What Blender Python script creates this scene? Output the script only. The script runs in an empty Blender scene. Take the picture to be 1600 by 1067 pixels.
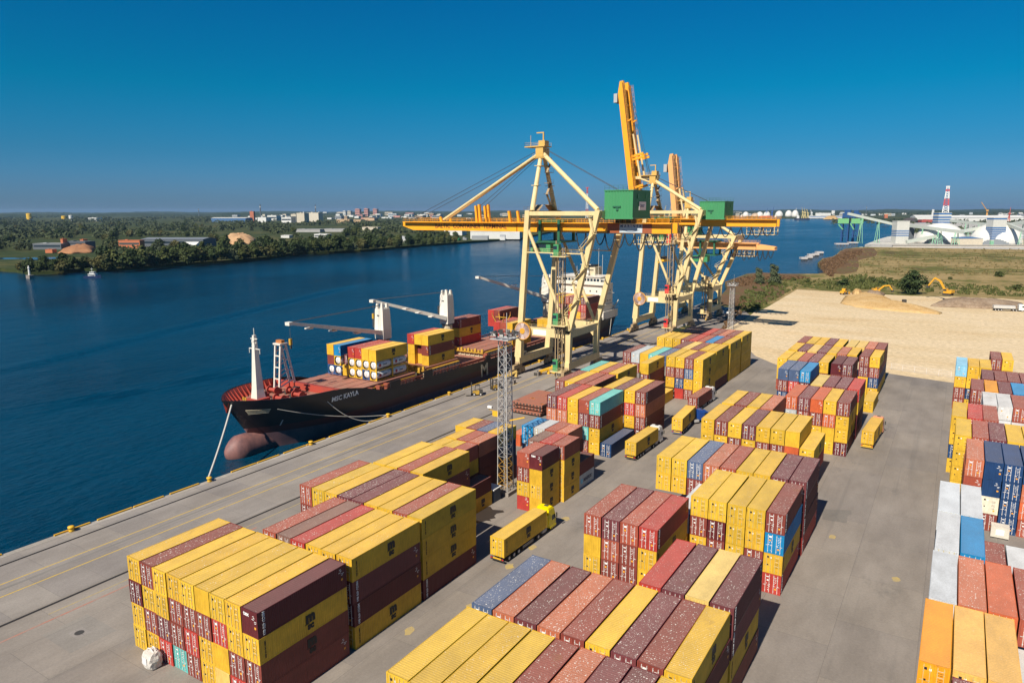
import bpy, bmesh, math, random
from mathutils import Vector, Matrix
R = math.radians
SC = bpy.context.scene
C = SC.collection
# ---------------------------------------------------------------- camera
FPX, PITCH, YAW, ROLL, CAMH = 1111.76, .1825, .5611, -.0033, 50.84
_f = Vector((-math.sin(YAW)*math.cos(PITCH), math.cos(YAW)*math.cos(PITCH), -math.sin(PITCH)))
_r = Vector((math.cos(YAW), math.sin(YAW), 0))
_u = _r.cross(_f)
_r2 = _r*math.cos(ROLL) + _u*math.sin(ROLL)
_u2 = _u*math.cos(ROLL) - _r*math.sin(ROLL)
cam = bpy.data.objects.new('camera', bpy.data.cameras.new('camera'))
C.objects.link(cam)
cam.data.sensor_width = 36
cam.data.lens = 36*FPX/1600
cam.data.clip_start = 1
cam.data.clip_end = 90000
M4 = Matrix((_r2, _u2, -_f)).transposed().to_4x4()
M4.translation = Vector((0, 0, CAMH))
cam.matrix_world = M4
SC.camera = cam

def at(px, py, z=0.0):
    """ground point seen at a pixel of the 1600 px survey picture, at height z"""
    d = _f*FPX + _r2*(px-800) - _u2*(py-533.5)
    t = (z-CAMH)/d.z
    return Vector((d.x*t, d.y*t, z))

# ---------------------------------------------------------------- sky and sun
SUN_EL, SUN_AZ = R(44), R(180+.8)         # azimuth clockwise from +Y
w = bpy.data.worlds.new('World'); SC.world = w; w.use_nodes = True
nt = w.node_tree; nt.nodes.clear()
sky = nt.nodes.new('ShaderNodeTexSky'); sky.sky_type = 'NISHITA'; sky.sun_disc = False
sky.sun_elevation = SUN_EL; sky.sun_rotation = SUN_AZ
sky.altitude = 0; sky.air_density = 1.0; sky.dust_density = 0.4; sky.ozone_density = 5.0
hs = nt.nodes.new('ShaderNodeHueSaturation'); hs.inputs['Saturation'].default_value = 1.25
bg = nt.nodes.new('ShaderNodeBackground'); bg.inputs['Strength'].default_value = 0.07
wo = nt.nodes.new('ShaderNodeOutputWorld')
tn = nt.nodes.new('ShaderNodeMix'); tn.data_type = 'RGBA'; tn.blend_type = 'MULTIPLY'; tn.inputs[0].default_value = 1
tcw = nt.nodes.new('ShaderNodeTexCoord'); sxyz = nt.nodes.new('ShaderNodeSeparateXYZ'); nt.links.new(tcw.outputs['Generated'], sxyz.inputs[0])
rsk = nt.nodes.new('ShaderNodeValToRGB'); nt.links.new(sxyz.outputs['Z'], rsk.inputs[0])
for i_, (p_, c_) in enumerate(((0.0, (.24, .42, .82)), (.03, (.21, .43, .80)), (.075, (.12, .46, .70)), (.153, (.006, .60, .70)), (.28, (.008, .60, .755)), (.6, (.01, .55, .70)))):
    e_ = rsk.color_ramp.elements[i_] if i_ < 2 else rsk.color_ramp.elements.new(p_)
    e_.position = p_; e_.color = (*c_, 1)
nt.links.new(rsk.outputs[0], tn.inputs[7])            # the deep teal cast of this clear sky
nt.links.new(sky.outputs[0], hs.inputs['Color']); nt.links.new(hs.outputs[0], tn.inputs[6]); nt.links.new(tn.outputs[2], bg.inputs[0]); nt.links.new(bg.outputs[0], wo.inputs[0])
sl = bpy.data.lights.new('sun', 'SUN'); sl.energy = 5.0; sl.angle = R(0.5); sl.color = (1, .92, .79)
so = bpy.data.objects.new('sun', sl); C.objects.link(so)
sdir = Vector((math.sin(SUN_AZ)*math.cos(SUN_EL), math.cos(SUN_AZ)*math.cos(SUN_EL), math.sin(SUN_EL)))
so.rotation_euler = sdir.to_track_quat('Z', 'Y').to_euler()
SC.view_settings.view_transform = 'Standard'; SC.view_settings.look = 'None'
SC.view_settings.exposure = 0.45; SC.view_settings.gamma = 1
SC.cycles.max_bounces = 6; SC.cycles.diffuse_bounces = 3; SC.cycles.glossy_bounces = 3
SC.cycles.transmission_bounces = 3; SC.cycles.volume_bounces = 0; SC.cycles.caustics_reflective = False
SC.cycles.caustics_refractive = False

# ---------------------------------------------------------------- mesh helpers
class MB:
    def __init__(s): s.v = []; s.f = []; s.m = []
    def add(s, vs, fs, m=0):
        o = len(s.v); s.v += [tuple(v) for v in vs]
        for f in fs: s.f.append([i+o for i in f]); s.m.append(m)
        return s
    def box(s, a, b, m=0):
        x0, y0, z0 = a; x1, y1, z1 = b
        return s.add([(x0,y0,z0),(x1,y0,z0),(x1,y1,z0),(x0,y1,z0),(x0,y0,z1),(x1,y0,z1),(x1,y1,z1),(x0,y1,z1)],
              [(0,3,2,1),(4,5,6,7),(0,1,5,4),(1,2,6,5),(2,3,7,6),(3,0,4,7)], m)
    def cbox(s, c, d, m=0):
        return s.box([c[i]-d[i]/2 for i in range(3)], [c[i]+d[i]/2 for i in range(3)], m)
    def beam(s, p, q, w, h=None, m=0, w2=None, h2=None):
        p, q = Vector(p), Vector(q); h = h or w; w2 = w2 or w; h2 = h2 or h
        d = (q-p).normalized(); up = Vector((0,0,1)) if abs(d.z) < .95 else Vector((0,1,0))
        a = d.cross(up).normalized(); b = a.cross(d)
        vs = []
        for c, ww, hh in ((p, w, h), (q, w2, h2)):
            for sx, sy in ((-1,-1),(1,-1),(1,1),(-1,1)): vs.append(c + a*sx*ww/2 + b*sy*hh/2)
        return s.add(vs, [(0,1,2,3),(7,6,5,4),(0,4,5,1),(1,5,6,2),(2,6,7,3),(3,7,4,0)], m)
    def tube(s, p, q, r, n=8, m=0, r2=None, cap=True):
        p, q = Vector(p), Vector(q); r2 = r if r2 is None else r2
        d = (q-p).normalized(); up = Vector((0,0,1)) if abs(d.z) < .95 else Vector((0,1,0))
        a = d.cross(up).normalized(); b = a.cross(d); vs = []
        for c, rr in ((p, r), (q, r2)):
            for i in range(n):
                t = 2*math.pi*i/n; vs.append(c + a*math.cos(t)*rr + b*math.sin(t)*rr)
        fs = [(i, i+n, (i+1)%n+n, (i+1)%n) for i in range(n)]
        if cap: fs += [tuple(range(n)), tuple(range(2*n-1, n-1, -1))]
        return s.add(vs, fs, m)
    def path(s, pts, r, n=5, m=0):
        for i in range(len(pts)-1): s.tube(pts[i], pts[i+1], r, n, m, cap=False)
        return s
    def prism(s, poly, z0, z1, m=0, mside=None):
        n = len(poly); mside = m if mside is None else mside
        s.add([(p[0],p[1],z1) for p in poly], [tuple(range(n))], m)
        s.add([(p[0],p[1],z0) for p in poly]+[(p[0],p[1],z1) for p in poly], [(i,(i+1)%n,(i+1)%n+n,i+n) for i in range(n)], mside)
        return s
    def loft(s, rings, m=0, close=False, caps=False):
        n = len(rings[0]); vs = [p for r in rings for p in r]; fs = []
        for i in range(len(rings)-1):
            for j in range(n if close else n-1):
                fs.append((i*n+j, i*n+(j+1)%n, (i+1)*n+(j+1)%n, (i+1)*n+j))
        if caps: fs += [tuple(range(n-1,-1,-1)), tuple(range((len(rings)-1)*n, len(rings)*n))]
        return s.add(vs, fs, m)
    def lathe(s, prof, c, n=16, m=0, axis='z', caps=True):
        rings = []
        for r, h in prof:
            ring = []
            for i in range(n):
                t = 2*math.pi*i/n
                if axis == 'z': ring.append((c[0]+r*math.cos(t), c[1]+r*math.sin(t), c[2]+h))
                elif axis == 'y': ring.append((c[0]+r*math.cos(t), c[1]+h, c[2]+r*math.sin(t)))
                else: ring.append((c[0]+h, c[1]+r*math.cos(t), c[2]+r*math.sin(t)))
            rings.append(ring)
        return s.loft(rings, m, close=True, caps=caps)
    def mesh(s, name, mats, smooth=False):
        me = bpy.data.meshes.new(name); me.from_pydata(s.v, [], s.f)
        for mm in (mats if isinstance(mats, (list, tuple)) else [mats]): me.materials.append(mm)
        me.polygons.foreach_set('material_index', s.m)
        if smooth: me.polygons.foreach_set('use_smooth', [True]*len(s.f))
        me.update()
        bm = bmesh.new(); bm.from_mesh(me); bmesh.ops.recalc_face_normals(bm, faces=bm.faces); bm.to_mesh(me); bm.free()
        return me
    def build(s, name, mats, parent=None, smooth=False, loc=None):
        return link(name, s.mesh(name, mats, smooth), parent, loc)

def link(name, me, parent=None, loc=None, rz=0):
    o = bpy.data.objects.new(name, me); C.objects.link(o)
    if parent: o.parent = parent
    if loc is not None: o.location = loc
    if rz: o.rotation_euler.z = rz
    return o
def empty(name, loc=(0,0,0), rz=0):
    return link(name, None, None, loc, rz)
def tag(o, label=None, cat=None, group=None, kind=None):
    if label: o['label'] = label
    if cat: o['category'] = cat
    if group: o['group'] = group
    if kind: o['kind'] = kind
    return o
def copy_tree(o, parent=None):
    c = o.copy(); C.objects.link(c); c.parent = parent
    for ch in list(o.children): copy_tree(ch, c)
    return c

def text_mesh(name, s, size, mat, bold=0.0, spacing=1.0, ext=0.012):
    cu = bpy.data.curves.new(name, 'FONT'); cu.body = s; cu.size = size; cu.offset = bold
    cu.align_x = 'CENTER'; cu.align_y = 'CENTER'; cu.space_character = spacing; cu.extrude = ext; cu.resolution_u = 2
    o = bpy.data.objects.new(name, cu); C.objects.link(o)
    dg = bpy.context.evaluated_depsgraph_get()
    me = bpy.data.meshes.new_from_object(o.evaluated_get(dg))
    bpy.data.objects.remove(o); me.materials.clear(); me.materials.append(mat); me.name = name
    return me
def orient(me, xdir, ydir):
    """turn flat text (x right, y up) so that x runs along xdir and y along ydir"""
    xd, yd = Vector(xdir).normalized(), Vector(ydir).normalized(); zd = xd.cross(yd)
    me.transform(Matrix((xd, yd, zd)).transposed().to_4x4()); return me

# ---------------------------------------------------------------- materials
def new_mat(name):
    m = bpy.data.materials.new(name); m.use_nodes = True
    n = m.node_tree.nodes; b = n.get('Principled BSDF')
    return m, n, m.node_tree.links, b
def ramp(n, stops):
    r = n.new('ShaderNodeValToRGB'); e = r.color_ramp.elements
    while len(e) < len(stops): e.new(.5)
    for i, (p, c) in enumerate(stops): e[i].position = p; e[i].color = (*c, 1) if len(c) == 3 else c
    return r
def noise(n, l, scale, detail=4, rough=.6, co=None, vec=None):
    t = n.new('ShaderNodeTexNoise'); t.inputs['Scale'].default_value = scale
    t.inputs['Detail'].default_value = detail; t.inputs['Roughness'].default_value = rough
    if co is None:
        g = n.new('ShaderNodeNewGeometry'); co = g.outputs['Position']
    if vec:
        mp = n.new('ShaderNodeMapping'); mp.inputs['Scale'].default_value = vec; l.new(co, mp.inputs[0]); co = mp.outputs[0]
    l.new(co, t.inputs['Vector']); return t
def mixc(n, l, fac, a, b, mode='MIX'):
    m = n.new('ShaderNodeMix'); m.data_type = 'RGBA'; m.blend_type = mode
    for k, v in ((0, fac), (6, a), (7, b)):
        if hasattr(v, 'links') or hasattr(v, 'is_linked'): l.new(v, m.inputs[k])
        elif isinstance(v, (int, float)): m.inputs[k].default_value = v
        else: m.inputs[k].default_value = (*v, 1)
    return m.outputs[2]
def math_(n, l, op, a, b=None, clamp=False):
    m = n.new('ShaderNodeMath'); m.operation = op; m.use_clamp = clamp
    for k, v in ((0, a), (1, b)):
        if v is None: continue
        if isinstance(v, (int, float)): m.inputs[k].default_value = v
        else: l.new(v, m.inputs[k])
    return m.outputs[0]
def paint(name, col, rough=.5, dirt=.25, dcol=None, scale=.6, metal=0, vec=(1,1,.35)):
    """weathered coat of paint: base colour with uneven fading and grime"""
    m, n, l, b = new_mat(name)
    t = noise(n, l, scale, 5, .65, vec=vec); t2 = noise(n, l, scale*9, 3, .6)
    r = ramp(n, [(.38, (0,0,0)), (.72, (1,1,1))]); l.new(t.outputs[0], r.inputs[0])
    dcol = dcol or tuple(c*.55+.03 for c in col)
    c = mixc(n, l, math_(n, l, 'MULTIPLY', r.outputs[0], dirt), col, dcol)
    r2 = ramp(n, [(.3, (.86,.86,.86)), (.7, (1.1,1.1,1.1))]); l.new(t2.outputs[0], r2.inputs[0])
    c = mixc(n, l, .8, c, r2.outputs[0], 'MULTIPLY')
    l.new(c, b.inputs['Base Color']); b.inputs['Roughness'].default_value = rough; b.inputs['Metallic'].default_value = metal
    return m
MAT = {}
def P(name, col, **k):
    if name not in MAT: MAT[name] = paint(name, col, **k)
    return MAT[name]

# container coat: colour comes from the object, so each box carries its own paint
def container_mat(name, roof, many=False):
    m, n, l, b = new_mat(name)
    oi = n.new('ShaderNodeObjectInfo')
    if many:
        oi = n.new('ShaderNodeAttribute'); oi.attribute_name = 'coat'
    tc = n.new('ShaderNodeTexCoord')
    va = n.new('ShaderNodeVectorMath'); va.operation = 'ADD'
    sc = n.new('ShaderNodeVectorMath'); sc.operation = 'SCALE'; sc.inputs[0].default_value = (91, 57, 33); sc.inputs['Scale'].default_value = 0
    if not many: l.new(oi.outputs['Random'], sc.inputs['Scale'])
    l.new(tc.outputs['Object'], va.inputs[0]); l.new(sc.outputs[0], va.inputs[1]); co = va.outputs[0]
    col = oi.outputs['Color']
    big = noise(n, l, .5, 4, .6, co, (1, .5, 1)); fine = noise(n, l, 7, 3, .6, co, (1, 1, 1) if roof else (1, 1, .12))
    rb = ramp(n, [(.3, (.8,.8,.8)), (.7, (1.12,1.12,1.12))]); l.new(big.outputs[0], rb.inputs[0])
    c = mixc(n, l, .9, col, rb.outputs[0], 'MULTIPLY')
    rf = ramp(n, [(.33, (.72,.70,.68)), (.6, (1.05,1.05,1.05))]); l.new(fine.outputs[0], rf.inputs[0])
    c = mixc(n, l, .55, c, rf.outputs[0], 'MULTIPLY')
    if roof:       # sun-bleached film of dust and the droppings and flaked paint of each roof
        c = mixc(n, l, .13, c, (.60,.52,.42))
        for scl, thr, amt in ((3.3, .30, 1.0), (6.5, .36, 1.0)):
            v = n.new('ShaderNodeTexVoronoi'); v.inputs['Scale'].default_value = scl; v.inputs['Randomness'].default_value = 1
            l.new(co, v.inputs['Vector'])
            nz = noise(n, l, .7, 3, .6, co)
            sep = n.new('ShaderNodeSeparateColor'); l.new(v.outputs['Color'], sep.inputs[0])
            lim = math_(n, l, 'MULTIPLY', math_(n, l, 'MULTIPLY', oi.outputs['Alpha'], sep.outputs[0]), math_(n, l, 'MULTIPLY', nz.outputs[0], thr*2.2))
            lim = math_(n, l, 'MINIMUM', lim, .24)
            hit = math_(n, l, 'LESS_THAN', v.outputs['Distance'], lim)
            c = mixc(n, l, math_(n, l, 'MULTIPLY', hit, .85), c, (.72,.66,.58))
        rz = noise(n, l, .35, 5, .7, co, (1.2, 1, 1)); rr = ramp(n, [(.63, (0,0,0)), (.74, (1,1,1))]); l.new(rz.outputs[0], rr.inputs[0])
        c = mixc(n, l, math_(n, l, 'MULTIPLY', rr.outputs[0], .35), c, (.25,.15,.07))
    else:
        rz = noise(n, l, .9, 5, .75, co, (1, 1, .5)); rr = ramp(n, [(.66, (0,0,0)), (.76, (1,1,1))]); l.new(rz.outputs[0], rr.inputs[0])
        c = mixc(n, l, math_(n, l, 'MULTIPLY', rr.outputs[0], .55), c, (.13,.06,.03))
    l.new(c, b.inputs['Base Color']); b.inputs['Roughness'].default_value = .55; b.inputs['Specular IOR Level'].default_value = .35
    return m
M_WALL = container_mat('container_wall_paint', False)
M_ROOF = container_mat('container_roof_paint', True)
M_WALL2 = container_mat('far_container_wall_paint', False, True)
M_ROOF2 = container_mat('far_container_roof_paint', True, True)
M_BAR = paint('galvanised_bar', (.62,.58,.55), rough=.45)
M_BARY = paint('painted_yellow_bar', (.50,.40,.16), rough=.5)
M_LAB = paint('white_lettering', (.80,.79,.76), rough=.6, dirt=.1)
M_ORG = paint('orange_placard', (.85,.36,.03), rough=.6, dirt=.1)
M_BLK = paint('black_lettering', (.012,.012,.013), rough=.6, dirt=.1)
M_RUB = paint('black_rubber', (.02,.02,.02), rough=.85)
M_DRK = paint('dark_steel', (.05,.045,.04), rough=.7)
M_GLS = new_mat('dark_glass'); M_GLS[3].inputs['Base Color'].default_value = (.02,.035,.05,1); M_GLS[3].inputs['Roughness'].default_value = .08; M_GLS = M_GLS[0]
# ================================================================ setting
WZ = -3.0
# ---- water
def water_mat():
    m, n, l, b = new_mat('river_water')
    g = n.new('ShaderNodeNewGeometry')
    big = noise(n, l, .006, 4, .55, g.outputs['Position'], (1, .45, 1))
    r = ramp(n, [(.35, (.0002,.017,.038)), (.65, (.0004,.034,.070))]); l.new(big.outputs[0], r.inputs[0])
    l.new(r.outputs[0], b.inputs['Base Color'])
    b.inputs['IOR'].default_value = 1.33
    rr = ramp(n, [(.35, (.12,.12,.12)), (.7, (.24,.24,.24))]); l.new(big.outputs[0], rr.inputs[0]); l.new(rr.outputs[0], b.inputs['Roughness'])
    w1 = noise(n, l, .55, 5, .62, g.outputs['Position'], (1, .6, 1)); w2 = noise(n, l, .09, 4, .6, g.outputs['Position'], (1, .5, 1))
    h = math_(n, l, 'ADD', math_(n, l, 'MULTIPLY', w1.outputs[0], 1.0), math_(n, l, 'MULTIPLY', w2.outputs[0], 2.2))
    bp = n.new('ShaderNodeBump'); bp.inputs['Strength'].default_value = .9; bp.inputs['Distance'].default_value = 1.0
    l.new(h, bp.inputs['Height']); l.new(bp.outputs[0], b.inputs['Normal'])
    return m
wm = MB()
# finer grid near the quay carries the long wake ridges; the rest is one flat sheet
XS = [-720 + i*6 for i in range(0, 101)]; YS = [-100 + i*6 for i in range(0, 101)]
def wake(x, y):
    h = 0
    for (ax, ay, bx, by, wl, amp, k) in WAKES:
        dx, dy = bx-ax, by-ay; L = math.hypot(dx, dy); ux, uy = dx/L, dy/L
        t = (x-ax)*ux+(y-ay)*uy; s_ = -(x-ax)*uy+(y-ay)*ux
        if -10 < t < L+10:
            e = math.exp(-(s_/(wl*k))**2)*min(1, max(0, (t+10)/40))*min(1, max(0, (L+10-t)/60))
            h += amp*e*math.cos(2*math.pi*s_/wl)
    return h
WAKES = []
for (p, q, wl, amp, k) in (((0,583),(560,445),4.5,.22,1.2), ((0,655),(560,545),4.5,.24,1.3), ((0,645),(420,575),4.2,.16,1.1), ((200,610),(640,505),4.2,.14,1.1)):
    a, b_ = at(*p, WZ), at(*q, WZ); WAKES.append((a.x, a.y, b_.x, b_.y, wl, amp, k))
NX, NY = 300, 300
x0, x1, y0, y1 = -660, -119, 20, 620
gv = []; gf = []
for j in range(NY+1):
    for i in range(NX+1):
        x = x0+(x1-x0)*i/NX; y = y0+(y1-y0)*j/NY
        ed = min(1, min(i, j, NX-i, NY-j)/8)
        gv.append((x, y, WZ + ed*wake(x, y)))
for j in range(NY):
    for i in range(NX): gf.append((j*(NX+1)+i, j*(NX+1)+i+1, (j+1)*(NX+1)+i+1, (j+1)*(NX+1)+i))
wm.add(gv, gf)
BIG = 40000
wm.add([(-BIG,-2000,WZ),(x0,-2000,WZ),(x0,BIG,WZ),(-BIG,BIG,WZ)], [(0,1,2,3)])
wm.add([(x1,-2000,WZ),(BIG,-2000,WZ),(BIG,BIG,WZ),(x1,BIG,WZ)], [(0,1,2,3)])
wm.add([(x0,-2000,WZ),(x1,-2000,WZ),(x1,y0,WZ),(x0,y0,WZ)], [(0,1,2,3)])
wm.add([(x0,y1,WZ),(x1,y1,WZ),(x1,BIG,WZ),(x0,BIG,WZ)], [(0,1,2,3)])
tag(wm.build('river_water', water_mat(), smooth=True), kind='structure')

# ---- concrete yard
def concrete_mat(name, c1, c2, joint=(6.0, 6.0), stain=.5):
    m, n, l, b = new_mat(name)
    g = n.new('ShaderNodeNewGeometry'); co = g.outputs['Position']
    big = noise(n, l, .035, 5, .6, co); mid = noise(n, l, .22, 5, .65, co, (1, .35, 1)); fin = noise(n, l, 3.2, 4, .7, co)
    r = ramp(n, [(.32, c1), (.68, c2)]); l.new(big.outputs[0], r.inputs[0]); c = r.outputs[0]
    r2 = ramp(n, [(.35, (.80,.79,.78)), (.65, (1.1,1.1,1.1))]); l.new(mid.outputs[0], r2.inputs[0]); c = mixc(n, l, .8, c, r2.outputs[0], 'MULTIPLY')
    r3 = ramp(n, [(.3, (.84,.84,.84)), (.7, (1.1,1.1,1.1))]); l.new(fin.outputs[0], r3.inputs[0]); c = mixc(n, l, .8, c, r3.outputs[0], 'MULTIPLY')
    # slabs cast in bays, each a slightly different batch
    br = n.new('ShaderNodeTexBrick'); br.inputs['Scale'].default_value = 1; br.offset = .5
    br.inputs['Brick Width'].default_value = joint[0]; br.inputs['Row Height'].default_value = joint[1]
    br.inputs['Mortar Size'].default_value = .035; br.inputs['Mortar Smooth'].default_value = .3
    br.inputs['Color1'].default_value = (.93,.93,.94,1); br.inputs['Color2'].default_value = (1.07,1.06,1.03,1); br.inputs['Mortar'].default_value = (.72,.72,.72,1)
    mp = n.new('ShaderNodeMapping'); mp.inputs['Rotation'].default_value = (0, 0, R(90)); l.new(co, mp.inputs[0]); l.new(mp.outputs[0], br.inputs['Vector'])
    c = mixc(n, l, 1, c, br.outputs[0], 'MULTIPLY')
    # oil and tyre stains
    st = noise(n, l, .11, 6, .72, co, (1, .6, 1)); rs = ramp(n, [(.60, (0,0,0)), (.70, (1,1,1))]); l.new(st.outputs[0], rs.inputs[0])
    c = mixc(n, l, math_(n, l, 'MULTIPLY', rs.outputs[0], stain), c, (.11,.10,.09))
    wv = noise(n, l, .5, 3, .6, co, (1, .02, 1)); rw = ramp(n, [(.58, (0,0,0)), (.68, (1,1,1))]); l.new(wv.outputs[0], rw.inputs[0])
    c = mixc(n, l, math_(n, l, 'MULTIPLY', rw.outputs[0], .22), c, (.10,.095,.09))
    l.new(c, b.inputs['Base Color']); b.inputs['Roughness'].default_value = .85
    return m
QX = -118.4
M_YARD = concrete_mat('yard_concrete', (.205,.178,.155), (.268,.234,.204), (13, 9))
M_APRON = concrete_mat('apron_concrete', (.225,.198,.178), (.285,.255,.23), (6, 12), .35)
def sheet(name, poly, z, mat, z0=None, kind='structure'):
    mb = MB()
    if z0 is None: mb.add([(p[0], p[1], z) for p in poly], [tuple(range(len(poly)))])
    else: mb.prism(poly, z0, z)
    return tag(mb.build(name, mat), kind=kind)
yard_poly = [(QX,-80),(120,-80),(120,236),(2,243.6),(-15.6,247.5),(-48.6,242.5),(-58.2,254),(-72,284),(-84,295),(-84,352),(-93,372),(QX,385)]
sheet('yard_pavement', yard_poly, 0, M_YARD, -8)
sheet('quay_apron', [(QX+1.2,-80),(-97.8,-80),(-97.8,352),(QX+1.2,352)], .004, M_APRON)
sheet('quay_coping', [(QX,-80),(QX+1.196,-80),(QX+1.196,384),(QX,384)], .02, concrete_mat('coping_concrete', (.30,.27,.235), (.38,.345,.30), (1.2, 4), .3))
M_YEL = paint('yellow_road_paint', (.60,.38,.03), rough=.7, dirt=.55, dcol=(.30,.25,.17), scale=1.5, vec=(1,1,1))
M_YEL2 = paint('faded_yellow_road_paint', (.46,.33,.10), rough=.7, dirt=.8, dcol=(.27,.235,.195), scale=.8, vec=(1,1,1))
M_RED = paint('faded_red_road_paint', (.40,.17,.12), rough=.7, dirt=.9, dcol=(.26,.225,.19), scale=.8, vec=(1,1,1))
M_RAIL = paint('crane_rail_steel', (.035,.03,.027), rough=.6)
def line(x, w, y0, y1, mat, z=.008, name='yellow_road_line'):
    return sheet(name, [(x-w/2,y0),(x+w/2,y0),(x+w/2,y1),(x-w/2,y1)], z, mat)
line(-108.6, .22, -80, 350, M_YEL); line(-104.9, .22, -80, 350, M_YEL)
line(-95.0, .16, 39, 96, M_YEL2); line(-93.4, .3, 26, 70, M_RED, name='red_road_line'); line(-95.0, .16, 96, 300, M_YEL2)
for x in (-114.6, -97.2):
    mb = MB(); mb.box((x-.24, -80, -.05), (x+.24, 352, .012)); mb.box((x-.06,-80,.012), (x+.06,352,.05))
    tag(mb.build('crane_rail', M_RAIL), kind='structure')
# tyre-darkened wheel path between the yellow lines
m, n, l, b = new_mat('tyre_track_stain')
t = noise(n, l, .25, 5, .7, None, (1, .12, 1)); r = ramp(n, [(.3, (.24,.215,.19)), (.62, (.13,.12,.108))]); l.new(t.outputs[0], r.inputs[0]); l.new(r.outputs[0], b.inputs['Base Color']); b.inputs['Roughness'].default_value = .9
poly = [(-107.2+math.sin(y*.05)*.15, y) for y in range(-80, 330, 10)]
sheet('tyre_track', [(x-.28, y) for x, y in poly]+[(x+.28, y) for x, y in reversed(poly)], .008, m)
# small worn yellow spots in the truck lane, manhole, grates, a wet patch
for i, p in enumerate(((884,810),(832,855),(796,884),(737,946),(640,985),(900,700),(1125,640),(1300,838),(1252,730),(1400,905),(1100,598))):
    a = at(*p); mb = MB(); rr = random.Random(i)
    mb.add([(a.x+math.cos(k*.7)*rr.uniform(.4,.8), a.y+math.sin(k*.7)*rr.uniform(.6,1.1), .008) for k in range(9)], [tuple(range(9))])
    tag(mb.build('yellow_road_mark', M_YEL2), kind='structure')
M_PATCH = concrete_mat('patched_concrete', (.20,.18,.16), (.25,.225,.2), (30, 30), .2)
a = at(124, 988)
for s_, z, mt in ((3.4, .004, M_PATCH), (1.1, .008, M_APRON)):
    sheet('manhole_surround', [(a.x-s_,a.y-s_*.8),(a.x+s_,a.y-s_*.8),(a.x+s_,a.y+s_*.8),(a.x-s_,a.y+s_*.8)], z, mt)
mb = MB(); mb.lathe([(0,0),(.55,0),(.55,.006),(0,.006)], (a.x, a.y, .009), 16); tag(mb.build('manhole_cover', M_DRK), 'round dark iron manhole cover set in the concrete apron', 'manhole cover')
m, n, l, b = new_mat('wet_concrete'); b.inputs['Base Color'].default_value = (.045,.035,.03,1); b.inputs['Roughness'].default_value = .35
px = [(744,800),(752,793),(766,791),(770,796),(786,797),(788,800),(776,802),(772,806),(775,809),(765,811),(768,814),(760,813),(745,818),(742,810)]
sheet('wet_patch', [tuple(at(*p).xy) for p in px], .006, m)
px = [(1285,795),(1330,797),(1331,803),(1324,806),(1323,817),(1285,811)]
sheet('dark_stain', [tuple(at(*p).xy) for p in px], .006, concrete_mat('stained_concrete', (.15,.135,.12), (.21,.19,.17), (30, 30), .6))

# ---- land, grass, sand
def soil_mat(name, stops, scales=(.006, .05, .5), bump=0, vec=(1,1,1)):
    m, n, l, b = new_mat(name); g = n.new('ShaderNodeNewGeometry'); co = g.outputs['Position']
    t = noise(n, l, scales[0], 6, .68, co, vec); t2 = noise(n, l, scales[1], 5, .65, co, vec); t3 = noise(n, l, scales[2], 4, .65, co)
    mx = math_(n, l, 'ADD', math_(n, l, 'MULTIPLY', t.outputs[0], .58), math_(n, l, 'MULTIPLY', t2.outputs[0], .42))
    r = ramp(n, stops); l.new(mx, r.inputs[0])
    r3 = ramp(n, [(.3, (.75,.75,.75)), (.7, (1.2,1.2,1.2))]); l.new(t3.outputs[0], r3.inputs[0])
    c = mixc(n, l, .9, r.outputs[0], r3.outputs[0], 'MULTIPLY'); l.new(c, b.inputs['Base Color']); b.inputs['Roughness'].default_value = .95
    b.inputs['Specular IOR Level'].default_value = .1
    return m
M_GRASS = soil_mat('rough_grassland', [(.36, (.10,.06,.035)), (.45, (.11,.115,.03)), (.5, (.25,.185,.08)), (.6, (.33,.24,.11)), (.68, (.12,.12,.035))])
M_REED = soil_mat('brown_reeds', [(.38, (.11,.07,.04)), (.5, (.15,.085,.045)), (.6, (.11,.10,.04))], (.02,.12,.9))
M_SAND = soil_mat('bare_sand', [(.36, (.50,.35,.19)), (.46, (.58,.445,.27)), (.56, (.62,.49,.32)), (.68, (.57,.40,.20))], (.012,.06,.6), vec=(.4,1,1))
M_FAR = soil_mat('far_bank_meadow', [(.36, (.022,.036,.012)), (.50, (.042,.055,.018)), (.60, (.11,.095,.036)), (.68, (.03,.044,.014))], (.004,.03,.3))
def pts(l, z=WZ): return [tuple(at(x, y, z).xy) for x, y in l]
# grassland on the right-hand side of the river, up to the terminal with the domes
shore = [(QX+.3,384),(-119,420),(-128,470),(-142,514),(-143,546),(-145,588),(-137,605),(-119,602),(-96,616),(-90,640),(-96,671),(-112,720),(-117,743),(-123,810),(-119,850),(-121,895),(-127,960),(-129,1025),(-116,1080)]
rl = shore + [(-111,1085),(400,1150),(900,900),(900,200),(121,200),(121,235.6),(2,243.2),(-15.6,247.1),(-48.6,242.1),(-58.0,253.6),(-71.7,283.6),(-83.7,294.6),(-83.7,352.2),(-92.5,372.6)]
sheet('grassland', rl, -.25, M_GRASS, -8)
sheet('port_ground', [(-108,1085.5),(-108,1400)]+pts([(1398,361),(1402,349.5)])+[(2500,3500),(2500,1200),(420,1150.5)], 0, concrete_mat('port_concrete', (.40,.38,.35), (.50,.48,.44), (40, 40), .15), -8)
sheet('reed_bed', [(-118.5,389),(-119,420),(-128,470),(-142,514),(-142.5,546),(-144,586),(-136,603),(-119,600),(-104,606),(-112,560),(-106,520),(-92,480),(-88,440),(-90,400),(-96,386)], -.15, M_REED)
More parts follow.
